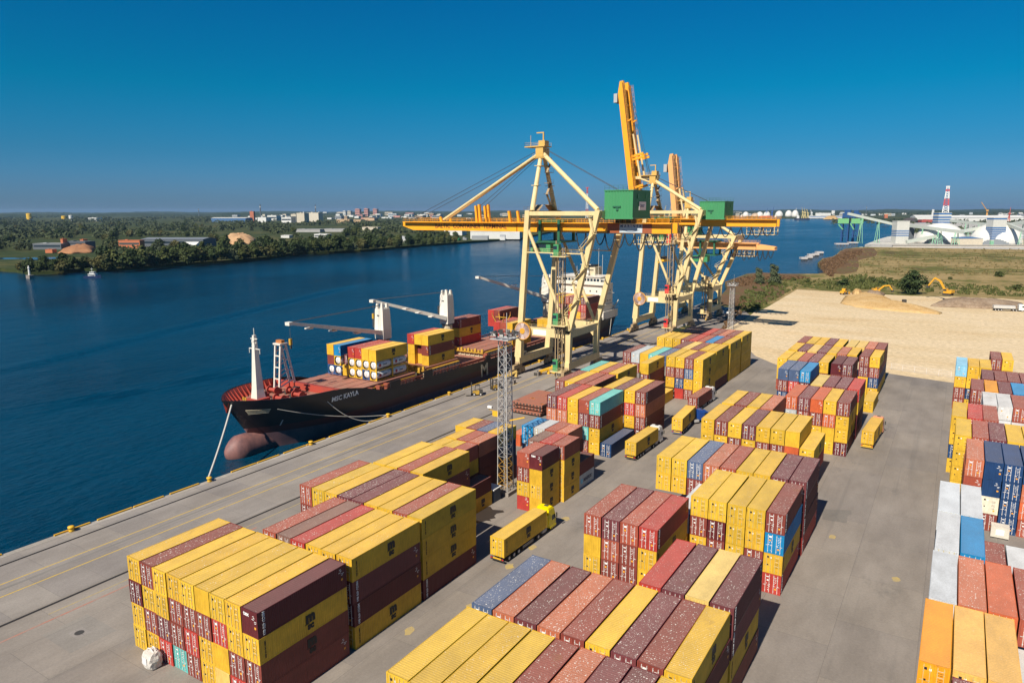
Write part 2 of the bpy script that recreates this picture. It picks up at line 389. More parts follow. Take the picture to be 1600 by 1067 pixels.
sheet('reed_bed', [(-95,620),(-89,640),(-95,671),(-111,720),(-116,743),(-122,810),(-118,850),(-120,895),(-126,960),(-128,1025),(-100,1060),(-85,960),(-80,880),(-88,800),(-78,720),(-72,650),(-78,622)], -.15, M_REED)
sand = pts([(1180,489),(1202,478),(1245,452.5),(1300,455),(1340,458),(1420,462),(1500,464),(1560,466),(1640,472)], 0) + [(140,470),(160,200),(121.2,199),(121.2,235.5),(2,243.1),(-15.6,247),(-48.5,242),(-58,253.5),(-71.5,283.5),(-83.5,294.5),(-83.5,340),(-86,372)]
sheet('sand_ground', sand, -.05, M_SAND)
M_EARTH = soil_mat('dug_earth', [(.4, (.20,.14,.095)), (.5, (.28,.20,.135)), (.6, (.33,.25,.18))], (.1,.5,2))
M_SANDP = soil_mat('heaped_sand', [(.4, (.46,.28,.11)), (.5, (.54,.35,.15)), (.6, (.57,.39,.19))], (.1,.5,2))
def heap(name, px, h, mat, label, cat, group=None, n=(26, 14), seed=1, p=1.0):
    """a long heap whose foot follows the pixel outline on the ground"""
    P_ = [at(x, y, 0) for x, y in px]; cx = sum(q.x for q in P_)/len(P_); cy = sum(q.y for q in P_)/len(P_)
    rr = random.Random(seed); mb = MB(); N = 36; rings = []
    def edge(t):
        k = t*len(P_); i = int(k) % len(P_); f = k-int(k); a, b_ = P_[i], P_[(i+1) % len(P_)]
        return a.x+(b_.x-a.x)*f, a.y+(b_.y-a.y)*f
    rel = [(1, -.2), (.86, .3), (.7, .62), (.5, .9), (.3, 1.0), (.05, .97)]
    for s_, hh in rel:
        ring = []
        for k in range(N):
            ex, ey = edge(k/N); j = rr.uniform(-.07, .07) if hh > 0 else 0
            ring.append((cx+(ex-cx)*(s_+j), cy+(ey-cy)*(s_+j), max(-.2, h*(hh**p if hh > 0 else hh)*(1+rr.uniform(-.1, .1))) if hh > 0 else -.3))
        rings.append(ring)
    mb.loft(rings, 0, close=True, caps=True)
    return tag(mb.build(name, mat, smooth=True), label, cat, group)
heap('sand_heap', [(1318,462),(1345,455),(1380,462),(1400,474),(1478,489),(1470,492),(1400,487),(1340,481),(1310,474)], 2.2, M_SANDP, 'long low heap of orange sand spread across the pale sand field', 'sand heap', 'heaps on the sand field')
heap('earth_heap', [(1452,478),(1470,469),(1500,470),(1560,472),(1600,474),(1600,481),(1540,483),(1500,481),(1466,480)], 3.2, M_EARTH, 'grey brown heap of dug earth under the tall yellow excavator', 'earth heap', 'heaps on the sand field', seed=2)
heap('earth_heap', [(1348,462),(1356,456),(1366,457),(1384,460),(1380,464),(1362,464)], 2.4, M_EARTH, 'small grey brown earth heap beside the low yellow excavator', 'earth heap', 'heaps on the sand field', seed=3)
heap('sand_heap', [(1330,458),(1338,454.5),(1348,458),(1344,462),(1334,462)], 2.6, M_SANDP, 'small pointed heap of orange sand between wheel loader and excavator', 'sand heap', 'heaps on the sand field', seed=4)
# far bank on the left and the land behind it
lshore = [(0,424),(26,426),(45,430),(100,428),(131,424),(184,424),(236,420),(310,414),(367,410),(420,405),(479,398),(563,394),(641,387),(720,381),(809,375),(860,364),(960,348),(1000,344.5),(1100,342.5),(1150,341.5),(1240,342),(1316,341.5),(1345,345.5),(1397,347)]
fb = [(-747,200),(-900,120),(-2500,100),(-30000,100)] + [(-30000,22000),(-12000,38000),(-8000,38000)] + pts([(842,329.6),(866,331.2),(962,331.4),(964,329.6)], 0)[0:4] + [(-9000,38000),(30000,38000),(30000,3600),(2600,3600)] + list(reversed(pts(lshore)))
def dens(poly):
    return poly
sheet('far_bank', fb, 0, M_FAR, -6)
inl = pts([(-60,406.5),(20,405),(60,406),(93,404),(97,401.5),(60,402.5),(0,403),(-60,401)], 0)
m, n, l, b = new_mat('still_water'); b.inputs['Base Color'].default_value = (.004,.03,.07,1); b.inputs['Roughness'].default_value = .08
sheet('inlet_water', inl, .05, m)
# low wooded ridge along the horizon
mb = MB(); rr = random.Random(5)
def ridge(x0, x1, dist, h, seed):
    rr = random.Random(seed); N = 160; rings = [[], [], []]
    for i in range(N+1):
        px = x0+(x1-x0)*i/N; g_ = at(px, 332.0, 0); d = Vector((g_.x, g_.y)).normalized()
        hh = h*(.82+.18*math.sin(i*.21+seed)+rr.uniform(-.07, .07))
        rings[0].append((d.x*dist, d.y*dist, -1)); rings[1].append((d.x*(dist+300), d.y*(dist+300), hh)); rings[2].append((d.x*(dist+2500), d.y*(dist+2500), -1))
    mb.loft(rings)
ridge(-150, 850, 13000, 44, 1); ridge(-150, 840, 8000, 30, 2); ridge(966, 1800, 12000, 44, 3); ridge(1120, 1800, 7600, 28, 4)
M_RIDGE = soil_mat('wooded_ridge', [(.4, (.022,.035,.014)), (.55, (.04,.052,.02)), (.65, (.055,.062,.026))], (.003,.02,.2))
tag(mb.build('wooded_hills', M_RIDGE), kind='structure')
# ================================================================ containers
HC, CW = 2.863, 2.438
def corr(a0, a1, per=.278, dep=.030):
    """trapezoid corrugation profile between a0 and a1: list of (along, inset)"""
    n = max(1, int(round((a1-a0)/per))); p = (a1-a0)/n; o = []
    for i in range(n):
        s_ = a0+i*p
        o += [(s_, 0), (s_+p*.25, 0), (s_+p*.5, dep), (s_+p*.75, dep)]
    o.append((a1, 0)); return o
def container_meshes(L, H, tagname):
    W = CW; hw = W/2; out = {}
    def frame(mb, m=0):
        pw = .15
        for x in (-hw, hw-pw):
            for y in (0, L-pw): mb.box((x, y, 0), (x+pw, y+pw, H), m)
        for x in (-hw, hw-.06):
            mb.box((x+.004, pw, .01), (x+.056, L-pw, .15), m); mb.box((x+.004, pw, H-.10), (x+.056, L-pw, H-.012), m)
        for y in (.004, L-.07-.004):
            mb.box((-hw+pw, y, .01), (hw-pw, y+.07, .15), m); mb.box((-hw+pw, y, H-.12), (hw-pw, y+.07, H-.014), m)
        for x in (-hw-.004, hw-.174):
            for y in (-.004, L-.174):
                for z in (-.0, H-.118): mb.box((x, y, z), (x+.178, y+.178, z+.122), 1)
        mb.add([(-hw+.02,.02,.03),(hw-.02,.02,.03),(hw-.02,L-.02,.03),(-hw+.02,L-.02,.03)], [(0,1,2,3)], m)
    def side(mb, x, sgn):
        pr = corr(.15, L-.15); z0, z1 = .14, H-.09
        mb.loft([[(x-sgn*(.012+d), y, z0) for y, d in pr], [(x-sgn*(.012+d), y, z1) for y, d in pr]])
    def end(mb, y, sgn):
        pr = corr(-hw+.14, hw-.14, .25, .04); z0, z1 = .14, H-.10
        mb.loft([[(x, y+sgn*(.014+d), z0) for x, d in pr], [(x, y+sgn*(.014+d), z1) for x, d in pr]])
    for kind in 'DF':
        mb = MB(); frame(mb); side(mb, hw, 1); side(mb, -hw, -1)
        if kind == 'D': end(mb, L, -1); mb.add([(-hw+.1,.075,.1),(hw-.1,.075,.1),(hw-.1,.075,H-.1),(-hw+.1,.075,H-.1)], [(0,1,2,3)])
        else: end(mb, 0, 1); mb.box((-hw+.15, L-.05, .15), (hw-.15, L-.02, H-.12))
        out[kind] = mb.mesh('container_body', [M_WALL, M_WALL])
    mb = MB(); pr = corr(.12, L-.12, .28, .012); z = H-.03
    mb.loft([[(-hw+.05, y, z-d) for y, d in pr], [(hw-.05, y, z-d) for y, d in pr]])
    out['roof'] = mb.mesh('container_roof', [M_ROOF])
    dw = hw-.165; dh = H-.30
    for nm, s_ in (('L', -1), ('R', 1)):
        mb = MB(); x0, x1 = sorted((s_*.012, s_*dw)); mb.box((x0, .02, .16), (x1, .06, .16+dh))
        for k in range(4):                                   # pressed ribs
            z_ = .32+k*(dh-.2)/4; mb.box((x0+.08, .008, z_), (x1-.08, .02, z_+(dh-.2)/4*.42))
        out['door'+nm] = mb.mesh('container_door', [M_WALL])
        for style in 'gy':
            mb = MB()
            for f_ in (.27, .74):
                x = s_*dw*f_; mb.beam((x, -.012, .12), (x, -.012, H-.16), .06, m=0)
                for z_ in (.35, H*.42, H*.72, H-.38): mb.cbox((x, -.018, z_), (.12, .03, .07), 0)
                mb.cbox((x+.12*s_, -.03, H*.40), (.30, .025, .05), 0)
            out['bars'+nm+style] = mb.mesh('door_bars', [M_BAR if style == 'g' else M_BARY])
    # placards and stencilled data: two sheets of small plates per door
    for v in range(4):
        rr = random.Random(v*7+3); mb = MB()
        if v < 2:
            for k in range(4): mb.cbox((dw*rr.uniform(.42, .58), -.002, H-.5-.22*k), (.36*rr.uniform(.5, 1), .006, .05), 0)
            for k in range(4): mb.cbox((dw*.5+rr.uniform(-.3, .3), -.002, H*.50-.24*k), (.2*rr.uniform(.4, 1), .006, .06), 0)
            mb.cbox((-dw*.5, -.002, H-.5), (.34, .008, .24 if v else .12), 0); mb.cbox((-dw*.5+rr.uniform(-.15, .15), -.002, H-1.0), (.24, .008, .2), v)
            for k in range(6): mb.cbox((-dw*.5+rr.uniform(-.35, .35), -.002, rr.uniform(.4, H-1.2)), (rr.uniform(.06, .16), .006, .08), 0)
            mb.cbox((dw*.5, -.002, .75), (.22, .008, .22), 1)
        else:
            mb.cbox((-dw*.62, -.002, H-.55), (.26, .008, .26), 2); mb.cbox((-dw*.25, -.002, H-.6), (.18, .006, .22), 0)
            mb.cbox((-dw*.6, -.002, H*.42), (.18, .008, .2), 2)
            for k in range(8): mb.cbox((dw*.5, -.002, H-.5-.2*k), (.55*rr.uniform(.6, 1), .006, .035), 2 if k % 3 else 3)
            mb.cbox((dw*.62, -.002, .62), (.26, .008, .24), 1)
        out['plac%d' % v] = mb.mesh('door_placards', [M_LAB, M_ORG, M_BLK, M_BAR])
    return out
CM = {40: container_meshes(12.192, HC-.008, '40'), 20: container_meshes(6.058, 2.591-.006, '20')}
CLEN = {40: 12.192, 20: 6.058}
# carrier lettering for the long sides and the bare front ends
def msc_logo(h, mat):
    """a heavy lower-case m over s and c, underlined on the left"""
    a = text_mesh('logo', 'm', h*1.05, mat, .075*h, 1, .01); b_ = text_mesh('logo', 'sc', h*.66, mat, .045*h, 1.0, .01)
    a.transform(Matrix.Translation((.02*h, h*.33, 0))); b_.transform(Matrix.Translation((.02*h, -h*.33, 0)))
    bm = bmesh.new(); bm.from_mesh(a); bm.from_mesh(b_)
    me = bpy.data.meshes.new('carrier_logo'); bm.to_mesh(me); bm.free(); me.materials.append(mat)
    mb = MB(); mb.cbox((-.30*h, -.10*h, 0), (.42*h, .035*h, .02))
    o = mb.mesh('x', mat); bm = bmesh.new(); bm.from_mesh(me); bm.from_mesh(o); bm.to_mesh(me); bm.free()
    return me
LOGO = orient(msc_logo(1.55, M_BLK), (0,1,0), (0,0,1)); LOGO.name = 'carrier_logo'
IDS = orient(text_mesh('side_lettering', 'MSCU 470 861', .42, M_LAB, .01), (0,0,-1), (0,1,0))
IDB = orient(text_mesh('side_lettering', 'MSDU 742 115 45G1', .22, M_BLK, .008), (0,0,-1), (0,1,0))
def side_data():
    mb = MB(); rr = random.Random(4)
    for k in range(5): mb.cbox((0, rr.uniform(-.25, .25), -.18*k), (.006, rr.uniform(.2, .5), .06), 0)
    mb.cbox((0, .1, -1.25), (.008, .25, .25), 1)
    return mb.mesh('side_lettering', [M_LAB, M_ORG])
IDR = side_data()
TEX = orient(text_mesh('front_lettering', 'tex', .62, M_LAB, .02), (1,0,0), (0,0,1))
MAERSK = orient(text_mesh('side_lettering', 'MAERSK', .95, P('dark_navy_lettering', (.015,.04,.10)), .02), (0,1,0), (0,0,1))
COL = {'Y':(.70,.42,.035,'yellow',.42),'K':(.72,.49,.14,'pale yellow',.2),'B':(.235,.052,.038,'brown-red',.8),'P':(.17,.044,.048,'plum maroon',.9),'R':(.46,.05,.038,'bright red',.6),
 'O':(.50,.15,.075,'salmon brown',.8),'E':(.35,.08,.048,'rust red',.75),'D':(.014,.05,.145,'dark navy',.3),'S':(.085,.125,.225,'slate blue',.8),'L':(.012,.235,.50,'bright blue',.2),
 'C':(.26,.56,.74,'pale sky blue',.2),'T':(.13,.48,.44,'turquoise',.15),'W':(.56,.57,.58,'white',.0),'G':(.42,.47,.50,'light grey',.1),'N':(.80,.31,.012,'amber orange',.1),
 'J':(.76,.42,.10,'light amber',.25),'H':(.115,.018,.022,'dark maroon',.3),'X':(.55,.115,.04,'orange red',.5),'U':(.23,.115,.085,'dusty rust grey',.4),'M':(.44,.56,.44,'mint green',.1),'Q':(.66,.60,.47,'cream',.1)}
ORD = ['leftmost','second from left','third from left','fourth from left','fifth from left','sixth from left','seventh from left','eighth from left','ninth from left','tenth from left']
NTH = ['nearest row','second row','third row','fourth row','fifth row','sixth row','seventh row','eighth row','ninth row','tenth row','eleventh row','twelfth row','thirteenth row','fourteenth row']
CRNG = random.Random(11)
def place_container(col, door, x, y, z, size, label, group, near=True, logo=None, front=None, specks=None, side='R', bare=False):
    m = CM[size]; L = CLEN[size]; c = COL[col]; r_ = CRNG
    v = 1+r_.uniform(-.10, .10); tint = r_.uniform(-.04, .04)
    rgb = (min(1, c[0]*v*(1+tint)), c[1]*v, c[2]*v*(1-tint))
    al = c[4]*r_.choice((.75, .9, 1, 1.15, 1.3)) if specks is None else specks
    global NCON
    me_ = NCON; NCON += 1; ch = []
    loc = (x+CW/2+r_.uniform(-.025,.025), y+r_.uniform(-.07,.07), z); rz = r_.uniform(-.006,.006)
    pl = m['plac%d' % (r_.choice((2, 3)) if col in 'YKJNQ' else r_.choice((0, 1)))]
    if me_ in STUFF or me_ in DROP:
        if me_ in STUFF: pile(me_, m, door, col, loc, rgb, al, pl)
        return None
    root = link('shipping_container', m['D' if door else 'F'], None, loc, rz)
    root['n'] = me_
    tag(root, label, 'shipping container', group)
    ch.append(link('roof', m['roof'], root))
    if door:
        for nm in 'LR':
            d = link('door', m['door'+nm], root); ch.append(d)
            sty = 'y' if col in 'YKJNWQC' else 'g'
            if near or sty == 'g': ch.append(link('locking_bars', m['bars'+nm+sty], d))
        if not bare: ch.append(link('door_placards', pl, root))
    if logo == 'msc': link('carrier_logo', LOGO, root, (CW/2+.012, L*.55, HC*.5)); link('side_lettering', IDB, root, (CW/2+.006, .75, HC*.5)) if near else None
    elif logo == 'msc20': link('carrier_logo', LOGO, root, (CW/2+.012, L*.55, 2.591*.5)).scale = (.8,.8,.8)
    elif logo == 'black': link('carrier_logo', LOGO, root, (CW/2+.012, L*.55, HC*.5))
    elif logo == 'id': link('side_lettering', IDS, root, (CW/2+.012, .75, HC*.5)); link('side_lettering', IDR, root, (CW/2+.004, L-.8, HC-.4))
    elif logo == 'maersk':
        link('side_lettering', MAERSK, root, (CW/2+.012, L*.56, 1.3))
        mb = MB(); mb.box((0, .5, .9), (.012, 1.35, 1.75)); ch2 = mb.build('logo_panel', P('logo_sky_blue', (.12,.48,.70)), root, loc=(CW/2+.002, 0, 0))
    if front == 'tex': link('front_lettering', TEX, root, (-.45, -.006, HC-.5))
    if front or (not door and col not in 'YKW'): link('front_lettering', IDR, root, (.75, .004, HC-.5)).rotation_euler.z = R(-90)
    for o in [root]+list(root.children_recursive): o.color = (*rgb, al)
    return root
PILE = dict(v=[], f=[], m=[], c=[])
def pile(k, m, door, col, loc, rgb, al, pl):
    """add one of the small far boxes to the single mesh that holds the rest of them"""
    sty = 'y' if col in 'YKJNWQC' else 'g'
    parts = [(m['D' if door else 'F'], (0, 0)), (m['roof'], (1,))]
    if door: parts += [(m['doorL'], (0,)), (m['doorR'], (0,)), (pl, (3, 4, 5, 2))] + ([(m['barsLg'], (2,)), (m['barsRg'], (2,))] if sty == 'g' else [])
    for me, mm in parts:
        o = len(PILE['v']); PILE['v'] += [(v.co.x+loc[0], v.co.y+loc[1], v.co.z+loc[2]) for v in me.vertices]
        for p in me.polygons: PILE['f'].append([i+o for i in p.vertices]); PILE['m'].append(mm[p.material_index]); PILE['c'] += [*rgb, al]
def pile_build():
    if not PILE['v']: return
    me = bpy.data.meshes.new('remaining_containers'); me.from_pydata(PILE['v'], [], PILE['f'])
    for mm in (M_WALL2, M_ROOF2, M_BAR, M_LAB, M_ORG, M_BLK): me.materials.append(mm)
    me.polygons.foreach_set('material_index', PILE['m'])
    at_ = me.attributes.new('coat', 'FLOAT_COLOR', 'FACE'); at_.data.foreach_set('color', PILE['c'])
    bm = bmesh.new(); bm.from_mesh(me); bmesh.ops.recalc_face_normals(bm, faces=bm.faces); bm.to_mesh(me); bm.free()
    tag(link('remaining_containers', me), kind='stuff')
NCON = 0
DROP = {50,80,103,108,135,139,204,213,214,437,473,477,481,487}#DROP#
STUFF = {31,46,48,65,68,69,71,72,78,81,82,84,85,86,102,107,112,114,116,119,120,128,129,133,140,141,142,144,147,149,151,153,154,155,157,158,160,161,162,164,165,166,170,171,172,173,174,176,177,178,179,180,181,182,183,184,185,186,188,189,190,191,192,193,194,195,196,197,198,200,201,202,212,225,244,245,246,270,280,282,284,286,288,290,292,294,299,301,303,306,310,319,320,321,323,324,326,328,330,331,332,333,334,336,338,340,341,342,343,344,345,346,347,349,350,351,355,356,357,358,359,360,361,362,363,364,365,366,367,368,370,373,394,395,396,397,401,405,407,408,409,412,413,416,418,420,427,429,430,431,433,434,435,436,439,441,443,445,452,453,454,456,457,458,459,460,464,465,466,470,471,472,474,475,476,478,479,480,482,483,484,485,486,488,489,490,491,492,493,494,495,496,497,498,499,500,501,502,503,504,505,506,507,508,509,510}#STUFF#
# every bay: (block, x of the left edge, y of the near end, size, stacks); a stack lists its boxes from the
# top down, capital = doors face the camera, small = bare front end, '.' = a box nobody can see
BAYS = [
 ('quayside block', [
  (-79.0, 41.2, 40, ['YHYY','BYBY','YYPR','YBBT','YBRB','yBYY','YRyk','YYBR','hYBB']),
  (-71.3, 54.3, 40, ['E','U','R','Y','Y','YPHY']),
  (-79.0, 67.0, 40, ['EB','YY','YY','P','P','Y','Y','E','YYYH']),
  (-76.3, 79.7, 40, ['Y','Y','E','YPP.']),
  (-68.3, 91.9, 20, ['HY']),
  (-76.4, 92.3, 20, ['Y','Y','EYH.']),
  (-76.4, 98.7, 20, ['Y','E','OHHB']),
  (-79.0, 105.2, 20, ['yY','B','S','YDDH'])]),
 ('small block beside the lattice mast', [
  (-61.1, 98.7, 20, ['eBYr','hyYy']),
  (-62.9, 105.3, 20, ['U','R','EYYY']),
  (-68.2, 112.0, 20, ['LLD','W','E','OHH.','HG'])]),
 ('second quayside block', [
  (-73.4, 130.9, 40, ['PO','RO','YY','ePTB','TBYY']),
  (-65.8, 143.6, 40, ['Y','P','YRY.','BOBH']),
  (-78.4, 143.9, 40, ['BB','Y','E','EH']),
  (-78.4, 157.2, 40, ['T','Y','E','YY'])]),
 ('far quayside block', [
  (-68.6, 172.0, 40, ['yBH.']),
  (-78.5, 183.9, 40, ['BB','GB','yY','T','S','YBY.','YBDr','BSYB','YYYY']),
  (-68.5, 197.2, 40, ['P','K','B','Y','YYYH']),
  (-78.6, 210.9, 40, ['Y','Y','Y','B','R','E','L','B','YYYY']),
  (-78.7, 224.6, 40, ['Y','P','H','H','R','B','O','B','YYYY'])]),
 ('middle block', [
  (-39.0, 41.2, 40, ['YY','Y','Y','Y','B','O','P','P','YHY.']),
  (-39.0, 54.2, 40, ['S','O','P','O','B','Y','P','B','YHY.']),
  (-26.1, 67.0, 40, ['R','P','K','PPYB']),
  (-39.0, 79.9, 40, ['EyY.','PEB.','EBB.','RYY.']),
  (-31.5, 93.0, 40, ['WN.','YBY.','YHB.','YYY.','YYB.','BLYR']),
  (-39.0, 106.4, 40, ['YY..','YY..','SB..','OB','E','Y','Y','P','PHHR'])]),
 ('middle block behind the gap', [
  (-39.3, 131.0, 40, ['YY..','BY','YB','PY','YB','YB','yx','YR.']),
  (-39.2, 144.2, 40, ['Y','B','Y','OH']),
  (-29.2, 157.0, 40, ['XG..','PB..','xBY.','YXyY','BYYH']),
  (-26.4, 170.4, 40, ['K','P','P','RYHH'])]),
 ('far middle block', [
  (-36.3, 183.8, 40, ['sBD.','sR..','LH..']),
  (-39.3, 197.1, 40, ['YYE.','Y','E','P','YB..','-','hB','PB']),
  (-39.4, 211.4, 40, ['Y','P','K','P','Y','O','Y','-','BPYY','YBDY']),
  (-39.5, 224.8, 40, ['B','Y','Y','P','Y','-','K','K','O','BBDY'])]),
 ('right-hand block', [
  (2.75, 54.2, 40, ['P']),
  (.2, 67.4, 40, ['NN..','J','J','W..']),
  (.5, 80.0, 40, ['W','O','X','E']),
  (.6, 93.0, 40, ['W','L','B..','W..']),
  (.6, 105.6, 40, ['W','W'])]),
 ('far right-hand block', [
  (3.75, 131.0, 40, ['Oe..','ddQB','DDDD','DOXE']),
  (2.1, 144.6, 40, ['YYYY','E','P','Y','Y']),
  (1.4, 157.9, 40, ['YYDY','R','E','W..','W..']),
  (6.7, 170.9, 40, ['W','WW','EE']),
  (4.7, 184.0, 40, ['BB..','N','P','L']),
  (6.9, 197.2, 40, ['P','B','B','B']),
  (1.6, 211.3, 40, ['CYBB','YYDY','yY']),
  (9.4, 225.2, 40, ['BB','YY'])]),
]
TIER = ['top', 'second down', 'third down', 'bottom']
for bname, rows in BAYS:
    for ri, (x0, y, size, stacks) in enumerate(rows):
        h = HC if size == 40 else 2.591; pitch = 2.567 if size == 40 else 2.5
        x = x0; nst = len([s for s in stacks if s != '-']); si = 0
        hts = []
        for s in stacks:
            hts.append(0 if s == '-' else len(s))
        for k, s in enumerate(stacks):
            if s == '-': x += .55; continue
            full = 4 if len(s) in (1, 2) and s not in ('HY','HG') else len(s)
            if s in ('EYH.',): full = 4
            if s == 'LLD': full = 4
            if s == 'EYH' : full = 4
            if s in ('yBH.',): full = 4
            last = (k == len(stacks)-1) or stacks[k+1] == '-' or (len(stacks[k+1]) == 3 and len(s) == 4 and '.' in stacks[k+1] and stacks[k+1][-1] == '.' and len(s) != len(stacks[k+1]))
            lastcol = k == len(stacks)-1
            for t, ch in enumerate(s):
                if ch == '.': continue
                z = h*(full-1-t); door = ch.isupper(); col = ch.upper()
                logo = front = None
                if lastcol:
                    if col in 'YK': logo = 'msc' if size == 40 else 'msc20'
                    elif col in 'BPHER' and size == 40: logo = 'id'
                    if s == 'HG' and ch == 'G': logo = 'maersk'
                    if (bname, ri, t) == ('quayside block', 0, 2): logo = 'black'
                if ch == 'h' and y < 100: front = 'tex'
                tn = 'top' if t == 0 else ('bottom' if t == full-1 else TIER[t])
                lab = '%s container, %s, %s, %s of %s' % (COL[col][3], tn if t == 0 or t == full-1 else tn, ORD[si], NTH[ri], bname)
                key = (bname[:3]+bname[-5:], ri, k, t)
                place_container(col, door, x, y, z, size, lab, 'stacked shipping containers', y < 115, logo, front)
            x += pitch; si += 1
# single boxes on the ground
for col, door, x, y, size, lab, logo in (
    ('D', True, -60.3, 130.6, 40, 'dark navy container alone on the ground against the second quayside block', None),
    ('Y', True, -65.4, 170.6, 40, 'single yellow container on the ground behind the second quayside block', 'msc'),
    ('Y', True, -17.7, 196.0, 40, 'single yellow container on the ground at the far middle block', 'msc'),
    ('X', False, -80.2, 127.0, 20, 'orange red container low on the ground behind the blue stack', None)):
    place_container(col, door, x, y, 0, size, lab, 'stacked shipping containers', False, logo)
# ================================================================ quay cranes
CREAM = P('cream_crane_paint', (.74,.58,.29), rough=.5, dirt=.35, dcol=(.40,.29,.14))
ORANGE = P('orange_girder_paint', (.90,.38,.014), rough=.45, dirt=.25, dcol=(.52,.17,.02))
PEACH = P('faded_orange_paint', (.80,.40,.14), rough=.5, dirt=.3)
GREEN = P('green_house_paint', (.05,.26,.10), rough=.5, dirt=.25)
DGREEN = P('dark_green_paint', (.018,.12,.06), rough=.5)
REDP = P('red_cabin_paint', (.62,.03,.03), rough=.5)
SHADE = P('shaded_cream_paint', (.34,.24,.13), rough=.6)  # darker copy of the crane cream, with shade put into the colour
M_ROPE = P('steel_rope', (.06,.06,.065), rough=.6)
M_SIGN = P('grey_sign_board', (.50,.56,.60), rough=.6, dirt=.1)
M_TXTR = P('brown_red_lettering', (.42,.12,.04), rough=.6, dirt=.1)
M_NAVY = P('navy_lettering', (.02,.05,.16), rough=.6, dirt=.1)
M_SILV = P('galvanised_steel', (.44,.43,.42), rough=.5)
def rail(mb, p, q, h=1.05, step=1.8, r=.045, m=0):
    p, q = Vector(p), Vector(q); L = (q-p).length; k = max(1, int(L/step)); z = Vector((0,0,1))
    for i in range(k+1):
        a = p+(q-p)*(i/k); mb.beam(a, a+z*h, r, m=m)
    for f_ in (.5, 1): mb.beam(p+z*h*f_, q+z*h*f_, r, m=m)
def gantry_crane(yc, cfg, label):
    """rails at x = -114.6 (water) and -97.2 (land); everything relative to the crane's middle"""
    W, Ld, B = -114.6, -97.2, cfg.get('b', 9.6)
    zg, zt = cfg.get('zg', 45.6), cfg.get('zt', 50.4)
    xw_top, xl_top = -111.4, cfg.get('xl', -88.2)
    root = empty('gantry_crane', ((W+Ld)/2, yc, 0)); o0 = root.location.copy()
    tag(root, label, 'gantry crane', 'container gantry cranes')
    def fin(mb, name, mats, par=root, smooth=False):
        off = Vector((o0.x, o0.y, 0))
        mb.v = [tuple(Vector(v)-off) for v in mb.v]
        return mb.build(name, mats, par, smooth)
    Y = lambda d: yc+d
    paintm = cfg['paint']; gm = cfg['girder']
    # bogies
    for x in (W, Ld):
        for s_ in (-1, 1):
            mb = MB()
            for j in range(4):
                yb = Y(s_*(B+1.4)-3.6+j*2.4)
                mb.cbox((x, yb, .95), (.7, 1.9, .8), 0)
                for dy in (-.5, .5): mb.lathe([(0,-.14),(.42,-.14),(.42,.14),(0,.14)], (x, yb+dy, .43), 12, 1, 'x')
            for j in (-1, 1): mb.cbox((x, Y(s_*(B+1.4)+j*2.4), 1.75), (.9, 3.4, .9), 0)
            mb.cbox((x, Y(s_*(B+1.4)), 2.75), (1.0, 4.8, 1.2), 0); mb.beam((x, Y(s_*(B+1.4)), 3.2), (x, Y(s_*(B+.3)), 4.2), 1.1, m=0)
            mb.cbox((x, Y(s_*(B+6.2)), .9), (.5, .7, .5), 2)
            fin(mb, 'bogie', [SHADE, M_DRK, P('safety_yellow', (.75,.42,.02))])
        mb = MB(); mb.box((x-.75, Y(-B-1.1), 3.5), (x+.75, Y(B+1.1), 5.7)); fin(mb, 'sill_beam', paintm)
    # legs: water side runs up almost plumb, land side breaks outwards above the portal
    for s_ in (-1, 1):
        mb = MB(); mb.beam((W, Y(s_*B), 5.6), (xw_top, Y(s_*B), zt+.3), 1.8, 1.5, w2=1.5, h2=1.3)
        mb.beam((W, Y(s_*B), 5.6), (W+.35, Y(s_*B), 13), 2.3, 2.0, w2=1.8, h2=1.6); fin(mb, 'leg', paintm)
        mb = MB(); zk = 15.2
        mb.beam((Ld, Y(s_*B), 5.6), (Ld, Y(s_*B), zk), 1.4, 1.5, w2=1.9, h2=1.5)
        mb.beam((Ld, Y(s_*B), zk-.6), (xl_top, Y(s_*B), zt+.3), 1.5, 1.5); fin(mb, 'leg', paintm)
        mb = MB(); mb.box((W+.9, Y(s_*B)-.7, 12.9), (Ld-.7, Y(s_*B)+.7, 15.4))
        mb.beam((W+.9, Y(s_*B), 11.2), (W+2.8, Y(s_*B), 13.4), .9); mb.beam((Ld-.7, Y(s_*B), 11.2), (Ld-2.6, Y(s_*B), 13.4), .9)
        rail(mb, (W+1, Y(s_*B)-.66, 15.4), (Ld-1, Y(s_*B)-.66, 15.4)); fin(mb, 'portal_beam', paintm)
        mb = MB(); mb.tube((W+.9+2.3*(zt-4)/50, Y(s_*B), zt-5), (Ld-.8, Y(s_*B), 15.8), .52, 10); fin(mb, 'diagonal_brace', paintm)
        mb = MB(); mb.box((xw_top+.7, Y(s_*B)-.5, zt-1.2), (xl_top-.7, Y(s_*B)+.5, zt)); fin(mb, 'top_beam', paintm)
        if cfg.get('walk', True):
            mb = MB(); zw = zg-7.2; xa = W+2.6; xb = Ld+4.6
            mb.box((xa, Y(s_*B)-.5, zw-.3), (xb, Y(s_*B)+.5, zw)); rail(mb, (xa, Y(s_*B)-.5, zw), (xb, Y(s_*B)-.5, zw)); fin(mb, 'walkway', paintm)
    for x, z, wd in ((Ld, 14.2, 1.3), (xw_top, zt-.9, 1.4), (xl_top, zt-.9, 1.4)):
        mb = MB(); mb.box((x-wd/2, Y(-B+.8), z-1.1), (x+wd/2, Y(B-.8), z+1.1))
        if x != Ld: rail(mb, (x, Y(-B), z+1.1), (x, Y(B), z+1.1))
        fin(mb, 'cross_beam', paintm)
